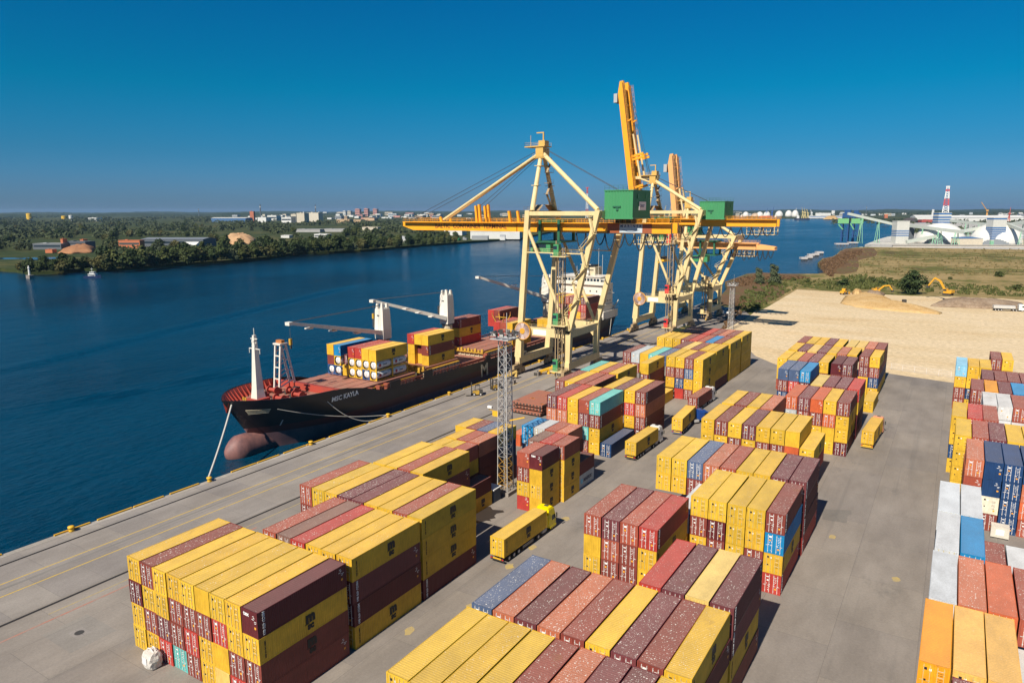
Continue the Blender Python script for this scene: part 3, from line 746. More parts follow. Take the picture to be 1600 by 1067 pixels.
    # water-side head beam carries a hunched platform under the apex frame
    mb = MB(); mb.loft([[(xw_top-1.6, Y(-6), zt+.2), (xw_top+1.6, Y(-6), zt+.2)], [(xw_top-1.2, Y(-2.5), zt+2), (xw_top+1.2, Y(-2.5), zt+2)], [(xw_top-1.2, Y(2.5), zt+2), (xw_top+1.2, Y(2.5), zt+2)], [(xw_top-1.6, Y(6), zt+.2), (xw_top+1.6, Y(6), zt+.2)]])
    rail(mb, (xw_top-1.5, Y(-B), zt+.3), (xw_top-1.5, Y(B), zt+.3)); fin(mb, 'head_platform', SHADE)
    # girder: two boxes with a walkway; its water-side half is the hinged boom
    hx, rx, tip = cfg.get('hx', W-4.6), cfg.get('rear', -69), cfg.get('tip', -165.8); hb = 1.45
    def girder(mb, p, q, taper=False):
        p, q = Vector(p), Vector(q); d = (q-p).normalized(); side = Vector((0,1,0)); up = side.cross(d)*(-1)
        if up.dot(Vector((0,0,1))) < 0 and abs(d.z) < .5: up = -up
        return d, side, up
    mb = MB()
    for s_ in (-1, 1): mb.box((hx, Y(s_*2.6)-.6, zg-hb), (rx, Y(s_*2.6)+.6, zg+hb))
    k = int((rx-hx)/6)
    for i in range(k+1): mb.box((hx+.2+i*6, Y(-2), zg+.4), (hx+.8+i*6, Y(2), zg+1.1))
    for s_ in (-1, 1): mb.box((hx, Y(s_*4.1)-.6, zg+hb-.1), (rx, Y(s_*4.1)+.6, zg+hb)); rail(mb, (hx, Y(s_*4.6), zg+hb), (rx, Y(s_*4.6), zg+hb), r=.06)
    fin(mb, 'main_girder', gm)
    L = hx-tip; ang = cfg.get('boom', 0)
    def bp(a, z): # along the boom, above its axis
        ca, sa = math.cos(ang), math.sin(ang)
        return (hx-.3-a*ca-z*sa*(-1)*(-1), zg+a*sa+z*ca)
    def B3(a, y, z):
        x_, z_ = hx-.3-a*math.cos(ang)+z*math.sin(ang), zg+a*math.sin(ang)+z*math.cos(ang)
        return (x_, Y(y), z_)
    mb = MB()
    for s_ in (-1, 1):
        ya, yb_ = s_*2.6-.6, s_*2.6+.6
        rings = [[B3(a, ya, zl), B3(a, yb_, zl), B3(a, yb_, zh), B3(a, ya, zh)] for a, zl, zh in ((0,-hb,hb),(L-4.5,-hb,hb),(L,-.1,hb))]
        mb.loft(rings, close=True, caps=True)
    for i in range(int(L/6)+1):
        a = min(L-.8, i*6+.5); mb.loft([[B3(a, -2, .3), B3(a+.6, -2, .3), B3(a+.6, -2, 1.0), B3(a, -2, 1.0)], [B3(a, 2, .3), B3(a+.6, 2, .3), B3(a+.6, 2, 1.0), B3(a, 2, 1.0)]], close=True, caps=True)
    for i in range(int(L/2)):
        for s_ in (-1, 1):
            mb.beam(B3(i*2+.5, s_*4.4, hb), B3(i*2+.5, s_*4.4, hb+1.1), .06)
    for s_ in (-1, 1):
        for zz in (hb+.55, hb+1.1): mb.beam(B3(.5, s_*4.4, zz), B3(L-1, s_*4.4, zz), .06)
        mb.loft([[B3(0, s_*4.1-.6, hb-.1), B3(0, s_*4.1+.6, hb-.1), B3(0, s_*4.1+.6, hb), B3(0, s_*4.1-.6, hb)], [B3(L-1, s_*4.1-.6, hb-.1), B3(L-1, s_*4.1+.6, hb-.1), B3(L-1, s_*4.1+.6, hb), B3(L-1, s_*4.1-.6, hb)]], close=True, caps=True)
    # stay brackets and the upright fins halfway out
    for a, hh in ((L-16.5, 1.6), (L-32.5, 5.6), (L-31.2, 5.2), (L-44, 3.5)):
        if a > 1:
            for s_ in (-1, 1): mb.beam(B3(a, s_*2.6, hb), B3(a+.5, s_*2.6, hb+hh), .7, .5 if hh < 2 else .9)
    fin(mb, 'boom', cfg.get('boomm', gm))
    # apex frame
    za = cfg.get('za', 67.5); xa = xw_top-.6; ax = (xa, Y(0), za)
    for s_ in (-1, 1):
        mb = MB(); mb.tube((xw_top, Y(s_*(B-2.4)), zt+.2), (xa, Y(s_*.9), za), .78, 10, r2=.6)
        for f_ in (.45, .8): 
            c_ = Vector((xw_top, Y(s_*(B-2.4)), zt+.2)).lerp(Vector((xa, Y(s_*.9), za)), f_); mb.cbox(c_, (2.4, 1.9, .18))
        fin(mb, 'apex_leg', paintm)
    mb = MB(); mb.cbox((xa, Y(0), za+.6), (2.6, 4.0, 2.8)); mb.cbox((xa-1.6, Y(0), za+2.4), (7, 4.6, .3)); mb.cbox((xa+.4, Y(0), za+3.3), (2.2, 2.6, 1.7))
    rail(mb, (xa-5, Y(-2.3), za+2.5), (xa+1.8, Y(-2.3), za+2.5)); rail(mb, (xa-5, Y(2.3), za+2.5), (xa+1.8, Y(2.3), za+2.5)); rail(mb, (xa-5, Y(-2.3), za+2.5), (xa-5, Y(2.3), za+2.5))
    mb.cbox((xa, Y(0), za-1), (4.6, 4, .2)); rail(mb, (xa-2.3, Y(-2), za-.9), (xa+2.3, Y(-2), za-.9))
    mb.beam((xa+.8, Y(-.8), za+4), (xa+.8, Y(-.8), za+6.6), .35); mb.beam((xa+1, Y(-.8), za+6.5), (xa-1.6, Y(-.8), za+6.5), .3)
    mb.beam((xa-4.2, Y(0), za+2.5), (xa-4.2, Y(0), za+6), .1)
    fin(mb, 'apex_head', cfg.get('headm', P('ochre_paint', (.66,.40,.10))))
    mb = MB()   # stair tower inside the apex frame
    for i in range(4):
        z = zt+2+i*(za-zt-4)/4; z2 = zt+2+(i+1)*(za-zt-4)/4; s_ = 1 if i % 2 else -1
        mb.cbox((xa+1.6, Y(1.2), z), (1.8, 3, .15)); rail(mb, (xa+2.5, Y(-.3), z), (xa+2.5, Y(2.7), z))
        mb.beam((xa+1.6, Y(1.2-s_*1.3), z), (xa+1.6, Y(1.2+s_*1.3), z2), .7, .12)
    fin(mb, 'stair', SHADE)
    # stays
    bs = (xl_top-.8, Y(-B+1.2), zt+.4)
    mb = MB(); mb.tube((xa+1, Y(-1), za), bs, .68, 10); fin(mb, 'back_stay', paintm)
    if ang == 0:
        for s_ in (-1, 1):
            mb = MB(); mb.tube((xa-1, Y(s_*.55), za+.3), B3(L-16, s_*.75, hb+.6), .46, 8); fin(mb, 'fore_stay', paintm)
    else:
        for s_ in (-1, 1):
            k1 = B3(L*.62, s_*2.4, hb+1.5); k0 = B3(L*.3, s_*2.4, hb+2.6)
            mb = MB(); mb.tube(k1, k0, .4, 8); mb.tube(k0, (xa-1, Y(s_*1.2), za-.5), .4, 8); fin(mb, 'fore_stay', paintm)
        mb = MB(); mb.cbox(((xa+B3(L*.3,0,hb)[0])/2, Y(0), za+1.6), (abs(xa-B3(L*.3,0,hb)[0])+4, 2.2, 1.2)); fin(mb, 'boom_latch', paintm)
        mb = MB(); c_ = B3(L-6, 0, -3.2); mb.cbox(c_, (1.6, 4.5, 3.6)); fin(mb, 'boom_end_cage', M_SILV)
    for (a, za2, zz, y) in ((L-2.5, 1, hb+1, -1.2), (L-3.5, .4, hb+1, 1.2), (L-31, -.4, hb+5, -.8), (L-32, -.4, hb+5, .8)):
        mb = MB(); mb.path([(xa-1.5, Y(y), za+za2), B3(a, y, zz)], .075, 4); fin(mb, 'rope', M_ROPE)
    # machinery house on the land-side girder
    h0, h1, hy, z0, z1 = cfg['house']
    for y in (-1.2, .2):
        mb = MB(); mb.path([(xa+1.5, Y(y), za+1.5), (h0+2, Y(y), z1)], .07, 4); fin(mb, 'rope', M_ROPE)
    mb = MB(); pr = corr(h0, h1, .9, .10)
    mb.loft([[(x, Y(-hy)+d, z0) for x, d in pr], [(x, Y(-hy)+d, z1) for x, d in pr]])
    pr = corr(Y(-hy), Y(hy), .9, .10); mb.loft([[(h1-d, y, z0) for y, d in pr], [(h1-d, y, z1) for y, d in pr]]); mb.loft([[(h0+d, y, z0) for y, d in pr], [(h0+d, y, z1) for y, d in pr]])
    mb.box((h0+.15, Y(-hy)+.15, z0-.2), (h1-.15, Y(hy)-.15, z1-.05)); mb.box((h0-.15, Y(-hy)-.15, z1-.15), (h1+.15, Y(hy)+.15, z1+.12)); mb.box((h0-.2, Y(-hy)-.2, z0-.5), (h1+.2, Y(hy)+.2, z0))
    hs = fin(mb, 'machinery_house', GREEN)
    mb = MB(); rail(mb, (h0, Y(-hy), z1+.1), (h0+(h1-h0)*.8, Y(-hy), z1+.1), 1.3, 1.2); rail(mb, (h0, Y(hy), z1+.1), (h1, Y(hy), z1+.1), 1.3, 1.2); fin(mb, 'roof_rail', DGREEN, root)
    mb = MB(); mb.cbox(((h0+h1)/2-.5, Y(-hy)-.12, z0+3.0), (2.4, .25, .35)); mb.cbox(((h0+h1)/2-.3, Y(-hy)-.1, z0+2.3), (.7, .2, .8))
    for y in (-hy*.55, hy*.35): mb.cbox((h1+.08, Y(y+.6), z1-1.6), (.18, .9, 1.2), 1)
    fin(mb, 'vent', [DGREEN, GREEN])
    for x in (h0+3, h1-3.2):
        mb = MB(); mb.box((x-1, Y(-3.1), zg+hb), (x+1, Y(3.1), z0-.2)); fin(mb, 'house_support', M_DRK)
    if cfg.get('sign'):
        mb = MB(); zb = z0+(z1-z0)*.42; mb.box((h1+.1, Y(-.9*hy+hy*.55), zb-1.2), (h1+.2, Y(hy*.42), zb+1.2)); b_ = fin(mb, 'sign_board', M_LAB)
        me = orient(text_mesh('sign_lettering', 'SANY', 1.25, M_NAVY, .02), (0,1,0), (0,0,1)); link('sign_lettering', me, b_, (h1+.215-o0.x, .0, zb))
        x0s, x1s = -84.4, -77.4
        mb = MB(); mb.box((x0s, Y(-3.32), zg-1.3), (x1s, Y(-3.22), zg+1.35)); b_ = fin(mb, 'sign_board', M_SIGN)
        link('sign_lettering', text_mesh('x', 'M A R I N E R', 1.05, M_NAVY, .03, 1.05), b_, ((x0s+x1s)/2-o0.x, -3.335, zg+.55)).rotation_euler.x = R(90)
        mb = MB(); mb.path([((x0s+x1s)/2-2.6+k*.65, Y(-3.34), zg-.45-.55*math.sin(math.pi*k/8)) for k in range(9)], .05, 4); fin(mb, 'sign_swash', M_NAVY, b_)
        for a_, b2 in ((-88.2, x0s-.02), (x1s+.02, -74.6)):
            mb = MB(); mb.box((a_, Y(-3.3), zg-hb+.05), (b2, Y(-3.215), zg+hb-.1)); fin(mb, 'girder_splice', P('rust_brown_paint', (.34,.09,.03)))
        o = link('boom_lettering', text_mesh('x', 'BALTIC  CONTAINER  TERMINAL', 1.95, P('dark_brown_lettering', (.16,.035,.012), rough=.6, dirt=.1), .035, 1.0), root, ((-151-124)/2-o0.x, -3.215, zg+.0)); o.rotation_euler.x = R(90)
    # trolley with the operator's cabin
    tx = cfg.get('trolley', -104)
    mb = MB(); mb.box((tx-4, Y(-3.6), zg+hb+.1), (tx+4.5, Y(3.6), zg+hb+.8))
    for x in (tx-3, tx+3.6):
        for y in (-4.8, 4.8): mb.box((x-.4, Y(y)-.4, zg-4.2), (x+.4, Y(y)+.4, zg+hb+.8))
    mb.box((tx-4, Y(-5.2), zg-4.6), (tx+4.5, Y(5.2), zg-4.1)); fin(mb, 'trolley', DGREEN)
    mb = MB(); mb.box((tx-6.5, Y(-4.6), zg-7.6), (tx+.5, Y(-.6), zg-4.8)); mb.box((tx-6.6, Y(-4.65), zg-6.2), (tx-1, Y(-4.58), zg-5.1), 1); fin(mb, 'operator_cabin', [GREEN, M_GLS])
    if cfg.get('spreader'):
        sx, sz = cfg['spreader']
        mb = MB(); mb.box((sx-1.1, Y(-3), sz), (sx+1.1, Y(3), sz+.7)); mb.box((sx-.6, Y(-5.9), sz-.5), (sx+.6, Y(5.9), sz)); mb.cbox((sx, Y(0), sz+1.4), (1.6, 3, 1.0), 1); fin(mb, 'spreader', [P('safety_yellow', (.75,.42,.02)), M_DRK])
        for x in (-.8, .8):
            for y in (-2, 2): mb = MB(); mb.path([(sx+x, Y(y), sz+.6), (tx+x, Y(y), zg)], .06, 4); fin(mb, 'rope', M_ROPE)
    # lift tower on the land-side leg
    lx, ly = Ld-1.6, Y(-B-1.7); lh = cfg.get('lift', 40)
    mb = MB()
    for x in (-.7, .7):
        for y in (-.7, .7): mb.beam((lx+x, ly+y, 1.2), (lx+x, ly+y, lh), .26)
    nseg = int(lh/1.5)
    for i in range(nseg):
        z = 1.2+i*(lh-1.2)/nseg; z2 = z+(lh-1.2)/nseg
        for (xa_, ya_, xb_, yb2) in ((-.7,-.7,.7,-.7),(.7,-.7,.7,.7)):
            mb.beam((lx+xa_, ly+ya_, z), (lx+xb_, ly+yb2, z2 if i % 2 else z), .11)
    mb.beam((lx-1.8, ly-.3, 1), (lx-1.8, ly-.3, lh+2), .28)
    fin(mb, 'lift_tower', [cfg.get('liftm', SHADE)])
    for z in (3.2, 17.2) + ((zg-8,) if cfg.get('walk', True) else ()):
        mb = MB(); mb.box((lx-2.3, ly-1.2, z), (lx-.6, ly+.4, z+3.4)); mb.box((lx-2.32, ly-1.22, z+1.9), (lx-1.1, ly-1.17, z+2.9), 1); c_ = fin(mb, 'lift_cabin', [cfg['cab'], M_GLS])
        mb = MB(); mb.cbox((lx-.4, ly-.2, z-.15), (5, 3.4, .25)); rail(mb, (lx-2.9, ly-1.9, z), (lx+2.1, ly-1.9, z)); fin(mb, 'lift_landing', paintm)
    # stairs climbing the land-side legs
    mb = MB(); n_ = 7
    for i in range(n_):
        z, z2 = 15.5+i*(zt-17)/n_, 15.5+(i+1)*(zt-17)/n_
        xc = lambda q: Ld+(xl_top-Ld)*(q-15.2)/(zt-15.2)
        y_ = Y(-B-1.3); e = 1.6 if i % 2 else -1.2
        mb.beam((xc(z)-e-.6, y_, z), (xc(z2)+e-.6, y_, z2), .8, .12); mb.beam((xc(z)-e-.6, y_-.4, z+1), (xc(z2)+e-.6, y_-.4, z2+1), .07)
        mb.cbox((xc(z2)+e-.4, y_, z2), (1.5, 1.1, .1)); rail(mb, (xc(z2)+e-1.1, y_-.5, z2), (xc(z2)+e+.3, y_-.5, z2))
    fin(mb, 'stair', paintm)
    # cable reel beside the water-side leg
    if cfg.get('reel', True):
        rc = (W+2.2, Y(-B-1.5), 14.2); rr_ = cfg.get('reelr', 2.75)
        mb = MB(); mb.lathe([(rr_-.22,-.3),(rr_,-.3),(rr_,.3),(rr_-.22,.3),(rr_-.22,-.3)], rc, 28, 0, 'y', False); mb.lathe([(0,-.4),(.9,-.4),(.9,.5),(0,.5)], rc, 14, 0, 'y')
        for k in range(36):
            t = 2*math.pi*k/36; mb.beam((rc[0]+.8*math.cos(t), rc[1]-.2, rc[2]+.8*math.sin(t)), (rc[0]+(rr_-.1)*math.cos(t), rc[1]-.2, rc[2]+(rr_-.1)*math.sin(t)), .09, m=1, w2=.40)
        mb.lathe([(0,0),(rr_-.3,0),(rr_-.3,.05),(0,.05)], rc, 28, 2, 'y')
        fin(mb, 'cable_reel', [P('reel_yellow', (.72,.34,.03)), P('pale_pink_paint', (.70,.55,.50)), P('reel_brown', (.45,.22,.13))])
        mb = MB(); mb.box((W+5.5, Y(-B-.74), 13.3), (W+10, Y(-B-.70), 14.9)); fin(mb, 'sign_board', M_LAB)
    # festoon loops under the land-side girder
    mb = MB(); nl = 9; xs0, xs1 = cfg.get('fest', (-98, rx-1))
    for i in range(nl):
        xa_ = xs0+(xs1-xs0)*i/nl; xb_ = xs0+(xs1-xs0)*(i+1)/nl; dp = 4.6-(i % 3)*.7
        mb.path([(xa_+(xb_-xa_)*k/8, Y(-3.9), zg-hb-.2-dp*math.sin(math.pi*k/8)**.8) for k in range(9)], .19, 5)
    mb.box((xs0, Y(-4), zg-hb-.15), (xs1, Y(-3.7), zg-hb)); fin(mb, 'festoon_cable', M_RUB)
    if cfg.get('rearbox'):
        mb = MB(); mb.loft([[(rx-2,Y(-2.6),zg-1.4),(rx-2,Y(-2.6),zg+1.2)],[(rx+8,Y(-2.6),zg-1.2),(rx+8,Y(-2.6),zg-.1)],[(rx+8,Y(2.6),zg-1.2),(rx+8,Y(2.6),zg-.1)],[(rx-2,Y(2.6),zg-1.4),(rx-2,Y(2.6),zg+1.2)]], close=False); mb.box((rx-2.2,Y(-2.7),zg-1.6),(rx+8.1,Y(2.7),zg-1.4)); fin(mb, 'girder_end', cfg.get('boomm', gm))
    mb = MB(); pz = zg-4.6; mb.box((rx-11, Y(-3.2), pz), (rx-.5, Y(3.2), pz+.2))
    for y in (-3.2, 3.2): rail(mb, (rx-11, Y(y), pz+.2), (rx-.5, Y(y), pz+.2), 2.2, 1.4, .09)
    for x in (rx-11, rx-6, rx-.6):
        for y in (-3, 3): mb.beam((x, Y(y), pz), (x, Y(y), zg-hb), .2)
    fin(mb, 'service_platform', paintm)
    return root
gantry_crane(196.2, dict(paint=CREAM, girder=ORANGE, house=(-87.8, -79.1, 6.6, 48.7, 56.2), sign=True, cab=GREEN, trolley=-107), 'nearest cream gantry crane with its orange boom lowered over the ship')
gantry_crane(290.6, dict(paint=CREAM, girder=ORANGE, house=(-90.2, -80.2, 6.2, 47.4, 53.9), cab=REDP, za=62.5, boom=R(81.5), hx=-118.2, tip=-176.6, rear=-61, spreader=(-106.5, 29.5), trolley=-106), 'cream gantry crane with its tall orange boom raised and red lift cabins')
gantry_crane(336.5, dict(paint=CREAM, girder=PEACH, house=(-112, -106, 4, 38.5, 42.5), cab=CREAM, b=7.2, zg=34.2, zt=39, za=52.5, boom=R(83), hx=-115.5, tip=-158.2, rear=-79, walk=False, reel=False, lift=20, xl=-87.5, rearbox=True, spreader=(-102, 17.5), trolley=-101, fest=(-92, -71)), 'farthest and lowest gantry crane with a raised faded orange boom')
# ================================================================ the cargo ship
SX = -133.0; SB = 11.4
H_BLK = paint('black_hull_paint', (.012,.013,.017), rough=.42, dirt=.35, dcol=(.05,.045,.045), scale=.25, vec=(1,.3,1))
H_RED = paint('red_brown_boot_paint', (.085,.022,.022), rough=.55, dirt=.5, dcol=(.06,.04,.04), scale=.4)
H_PINK = paint('scuffed_pink_antifouling', (.25,.115,.10), rough=.6, dirt=.9, dcol=(.09,.05,.055), scale=.5)
H_GREY = paint('scuffed_grey_antifouling', (.17,.09,.095), rough=.6, dirt=.7, dcol=(.07,.05,.06), scale=.35)
D_RED = paint('red_deck_paint', (.40,.055,.035), rough=.6, dirt=.5, dcol=(.22,.06,.04), scale=.8)
D_BRN = paint('worn_pink_brown_deck', (.35,.14,.10), rough=.7, dirt=.7, dcol=(.26,.16,.11), scale=.4, vec=(1,1,1))
D_RUST = paint('rust_orange_fittings', (.38,.12,.04), rough=.7, dirt=.5, dcol=(.5,.25,.04))
S_WHT = P('ship_white_paint', (.72,.68,.60), rough=.45, dirt=.3, dcol=(.50,.40,.28))
S_CRM = P('ship_cream_paint', (.62,.54,.38), rough=.5, dirt=.4, dcol=(.35,.22,.10))
S_YEL = P('ochre_deck_fittings', (.58,.33,.03), rough=.6, dirt=.5)
def stem(z): return 99.2 - max(0, z-1.0)*.66 if z > 1 else 99.2 + (1-z)*.2
def deckz(y):
    k = [(92.5,10.4),(104,9.9),(118,9.3),(125,7.9),(131.5,5.9),(150,5.6),(182,5.2),(240,5.5),(262,6.3),(281,6.8)]
    for (a, za), (b_, zb) in zip(k, k[1:]):
        if y <= b_: return za+(zb-za)*max(0, (y-a)/(b_-a))
    return k[-1][1]
def hbr(y, z):
    zz = min(10.5, max(-3.6, z)); t = (zz+3.6)/14.1
    Lx = 44-22*t; s_ = min(1, max(0, (y-stem(zz))/Lx)); p = 1.9+1.3*t
    v = SB*(1-(1-s_)**p)
    if y > 246: v *= 1-((y-246)/36)**2*(.46-.40*t)
    return v
ship = empty('cargo_ship', (SX, 186, WZ)); so_ = Vector((SX, 186, WZ))
tag(ship, 'long black hulled container ship moored along the quay, bow toward the viewer', 'cargo ship')
def sfin(mb, name, mats, par=None, smooth=False):
    mb.v = [tuple(Vector(v)-so_) for v in mb.v]; return mb.build(name, mats, par or ship, smooth)
ys = [92.6+i*.9 for i in range(9)]+[101+i*2 for i in range(16)]+[133+i*6 for i in range(25)]+[281]
def hull_ring(y, sgn, levels):
    out = []
    for z in levels:
        yy = max(y, stem(z)); out.append((SX+sgn*hbr(yy, z), yy, z))
    return out
mb = MB()
for sgn in (-1, 1):
    for lo, hi, n_, mt in ((-5, .9, 4, 2), (.9, 2.7, 3, 1), (2.7, None, 7, 0)):
        rings = []
        for y in ys:
            top = deckz(y) if hi is None else hi
            rings.append(hull_ring(y, sgn, [lo+(top-lo)*i/(n_-1) for i in range(n_)]))
        mb.loft(rings, mt)
tr = [(SX+s_*hbr(281, z), 281, z) for s_, zs in ((-1, (-5,1,4,deckz(281))), (1, (deckz(281),4,1,-5))) for z in zs]
mb.add(tr, [tuple(range(len(tr)))], 0)
sfin(mb, 'hull', [H_BLK, H_RED, H_GREY], smooth=True)
mb = MB(); rings = []
for k in range(13):
    t = (k/12)**1.5; y = 93.0+t*16; rx = 3.05*min(1, (t*5.5))**.5*(1-.25*max(0, t-.5)); zc = -1.9
    if t == 0: rx = .12
    rings.append([(SX+rx*.92*math.cos(a)*(1 if t < .6 else 1), y, zc+(rx*1.15)*math.sin(a)*(1-.35*max(0, t-.4))) for a in [2*math.pi*i/20 for i in range(20)]])
mb.loft(rings, 0, close=True, caps=True); sfin(mb, 'bulbous_bow', H_PINK, smooth=True)
# inner side of the bulwark, forecastle deck, fittings
mb = MB()
for sgn in (-1, 1):
    rings = [];
    for y in [94+i*1.2 for i in range(19)]:
        rings.append([(SX+sgn*max(0, hbr(y, deckz(y))-.28), y, deckz(y)-.02), (SX+sgn*max(0, hbr(y, 7.3)-.35), y, 7.3)])
    mb.loft(rings)
    r2 = [[(SX+sgn*hbr(y, deckz(y)), y, deckz(y)+.05), (SX+sgn*max(0, hbr(y, deckz(y))-.28), y, deckz(y)+.05)] for y in [93+i*1.2 for i in range(20)]]
    mb.loft(r2, 1)
    for y in [95+i*1.5 for i in range(15)]:
        x = hbr(y, deckz(y))-.3
        if hbr(y,7.4) > 1.5: mb.add([(SX+sgn*x, y, deckz(y)-.1), (SX+sgn*(hbr(y,7.4)-1.2), y, 7.45), (SX+sgn*(hbr(y,7.4)-.4), y, 7.45), (SX+sgn*x, y+.12, deckz(y)-.1), (SX+sgn*(hbr(y,7.4)-1.2), y+.12, 7.45), (SX+sgn*(hbr(y,7.4)-.4), y+.12, 7.45)], [(0,1,2),(3,5,4),(0,3,4,1)])
mb.add([(SX-hbr(116.8,8.6)+.3, 116.8, 9.0), (SX+hbr(116.8,8.6)-.3, 116.8, 9.0), (SX+hbr(116.8,7)-.3, 116.8, 7), (SX-hbr(116.8,7)+.3, 116.8, 7)], [(0,1,2,3)])
sfin(mb, 'bulwark', [D_RED, H_BLK])
def deck(name, ya, yb, z, mat, inset=.2, step=1.5):
    n_ = max(2, int((yb-ya)/step)); y_ = [ya+(yb-ya)*i/n_ for i in range(n_+1)]
    mb = MB(); mb.loft([[(SX-max(.02, hbr(y, z)-inset), y, z), (SX+max(.02, hbr(y, z)-inset), y, z)] for y in y_]); return sfin(mb, name, mat)
deck('forecastle_deck', 95, 116.7, 7.4, D_BRN)
deck('main_deck', 116.9, 280.6, 5.0, D_BRN, .25, 3)
mb = MB(); mb.box((SX-10.6, 117, 5), (SX+10.6, 117.3, 9.0)); mb.loft([[(SX-10.6,117.3,8.9),(SX+10.6,117.3,8.9)],[(SX-10.8,122,7.6),(SX+10.8,122,7.6)]]); sfin(mb, 'breakwater', D_RED)
mb = MB()   # winches and windlasses
for x, y in ((-3.5,106),(3.2,106),(-4.5,110.5),(4.2,110.5),(0,112.5)):
    mb.lathe([(0,-1.4),(.95,-1.4),(.95,-1.2),(.45,-1.2),(.45,1.2),(.95,1.2),(.95,1.4),(0,1.4)], (SX+x, y, 8.4), 12, 0, 'x'); mb.cbox((SX+x, y+1.2, 8), (2.2, .9, 1.2), 0); mb.cbox((SX+x-1.8, y, 7.9), (.5, 1.6, 1.1), 1)
for x, y in ((-5.5,103),(5,103),(-2,98.5),(1.8,98.5),(6.6,108),(-7,108)):
    for d in (-.4, .4): mb.tube((SX+x+d, y, 7.4), (SX+x+d, y, 8.1), .22, 8, 2)
mb.cbox((SX+7.6, 113.6, 7.9), (1.5, 1.5, .9), 2); mb.cbox((SX-1, 114.5, 8.1), (1.6, 1, 1.4), 1)
sfin(mb, 'winch', [D_RED, M_DRK, S_YEL])
mb = MB(); mb.loft([[(SX+x*r_, 102.6+y*r_*1.15, z) for x, y in ((-1,-1),(1,-1),(1,1),(-1,1))] for r_, z in ((1.05,8.9),(.85,11),(.45,20),(.28,23.4))], close=True, caps=True)
for z, wd in ((20.2, 3.6), (21.6, 1.6), (22.5, 2.2)): mb.box((SX-wd/2, 102.4, z), (SX+wd/2, 102.7, z+.16))
mb.box((SX-1.8,102.4,19.2),(SX-1.68,102.6,20.2)); mb.box((SX+1.68,102.4,19.2),(SX+1.8,102.6,20.2)); mb.tube((SX,102.6,23.4),(SX,102.6,25),.07,6)
mb.cbox((SX,102.6,21),(.9,.9,.5)); mb.cbox((SX,102.5,22.1),(.8,.8,.4))
sfin(mb, 'foremast', S_WHT)
mb = MB(); mb.box((SX-1.9,100.8,7.4),(SX+1.9,104.4,8.9)); sfin(mb, 'mast_house', D_RED)
mb = MB()   # trestle that carries the jib of the forward crane
for x in (-6.2, -4.4):
    mb.beam((SX+x,112.2,7.4),(SX+x,113.4,19),.42); mb.beam((SX+x,117.4,7.4),(SX+x,114.8,19),.42)
    for k in range(4): mb.beam((SX+x,112.3+.3*k,8.5+2.8*k),(SX+x,116.9-.55*k,10+2.8*k),.25)
for k in range(5):
    mb.beam((SX-6.2,112.2+.29*k,7.8+2.8*k),(SX-4.4,112.2+.29*k,7.8+2.8*k),.25)
mb.box((SX-6.6,112.9,18.9),(SX-4,115.3,19.3)); mb.box((SX-6.3,113.6,19.3),(SX-4.3,114.6,20),1); sfin(mb, 'jib_rest', [S_WHT, D_RUST])
# hatch covers and coamings (Y from, Y to, top, half-width)
def hatch(ya, yb, z, hw, name='hatch_cover', base=True):
    mb = MB(); mb.box((SX-hw, ya, z-.65), (SX+hw, yb, z), 0)
    k = int(2*hw/3.2)
    for i in range(1, k): mb.box((SX-hw+i*2*hw/k-.05, ya+.2, z), (SX-hw+i*2*hw/k+.05, yb-.2, z+.05), 1)
    for i in range(6): mb.cbox((SX-hw+1.4+i*(2*hw-2.8)/5, (ya+yb)/2+(i % 3-1)*2.2, z+.03), (.55, .3, .06), 2)
    return sfin(mb, name, [D_BRN, H_RED, D_RUST])
def coaming(ya, yb, z0, z1, hw):
    mb = MB(); mb.box((SX-hw, ya, z0), (SX+hw, yb, z1), 0)
    k = int((yb-ya)/1.5)
    for i in range(k+1): mb.box((SX+hw, ya+i*(yb-ya)/k-.09, z0), (SX+hw+.35, ya+i*(yb-ya)/k+.09, z1-.02), 0)
    for i in range(12): mb.box((SX-hw+i*2*hw/11-.1, ya-.35, z0), (SX-hw+i*2*hw/11+.1, ya, z1-.02), 0)
    mb.box((SX-hw-.4, ya-.45, z1), (SX+hw+.45, yb+.2, z1+.16), 1); return sfin(mb, 'hatch_coaming', [S_CRM, S_YEL])
coaming(121.5, 146, 5, 6.5, 9.6); hatch(120.5, 146.5, 7.4, 9.8)
coaming(150.5, 166, 4.9, 6.95, 9.8); hatch(151, 166.3, 7.75, 9.6)
hatch(166.6, 179.2, 5.75, 10.2); coaming(179.6, 196, 4.9, 7.0, 9.8); hatch(180, 196, 7.75, 9.6)
hatch(196.4, 222, 5.75, 10.0); hatch(222.5, 235, 5.8, 9.8); coaming(240, 265, 5, 7.2, 9.8); hatch(240.5, 264.6, 7.95, 9.8)
# rust-red side rails, bulwark steps and lashing bridges along the quay side
mb = MB()
for sgn in (1, -1):
    x = SX+sgn*(SB-.35)
    for ya, yb in ((132,150),(153,178),(181,200),(203,238)):
        n_ = int((yb-ya)/3)
        for i in range(n_+1):
            y = ya+i*(yb-ya)/n_; mb.beam((x, y, deckz(y)-.3), (x, y, deckz(y)+.8), .22)
        mb.beam((x, ya, deckz(ya)+.8), (x, yb, deckz(yb)+.8), .18); mb.beam((x, ya, deckz(ya)+.4), (x, yb, deckz(yb)+.4), .12)
    for y in (128,131,134,150.8,179.5,201.5): mb.cbox((x-.6*sgn, y, 6.2), (1.5, .9, 1.7))
for y in (148.2, 150, 178.8, 237.5):
    for i in range(16): mb.cbox((SX-9.8+i*1.3, y, 7.5+.35*(i % 2)), (.7, .5, .9), 1)
    mb.box((SX-10, y-.15, 6.9), (SX+10, y+.15, 7.2), 1)
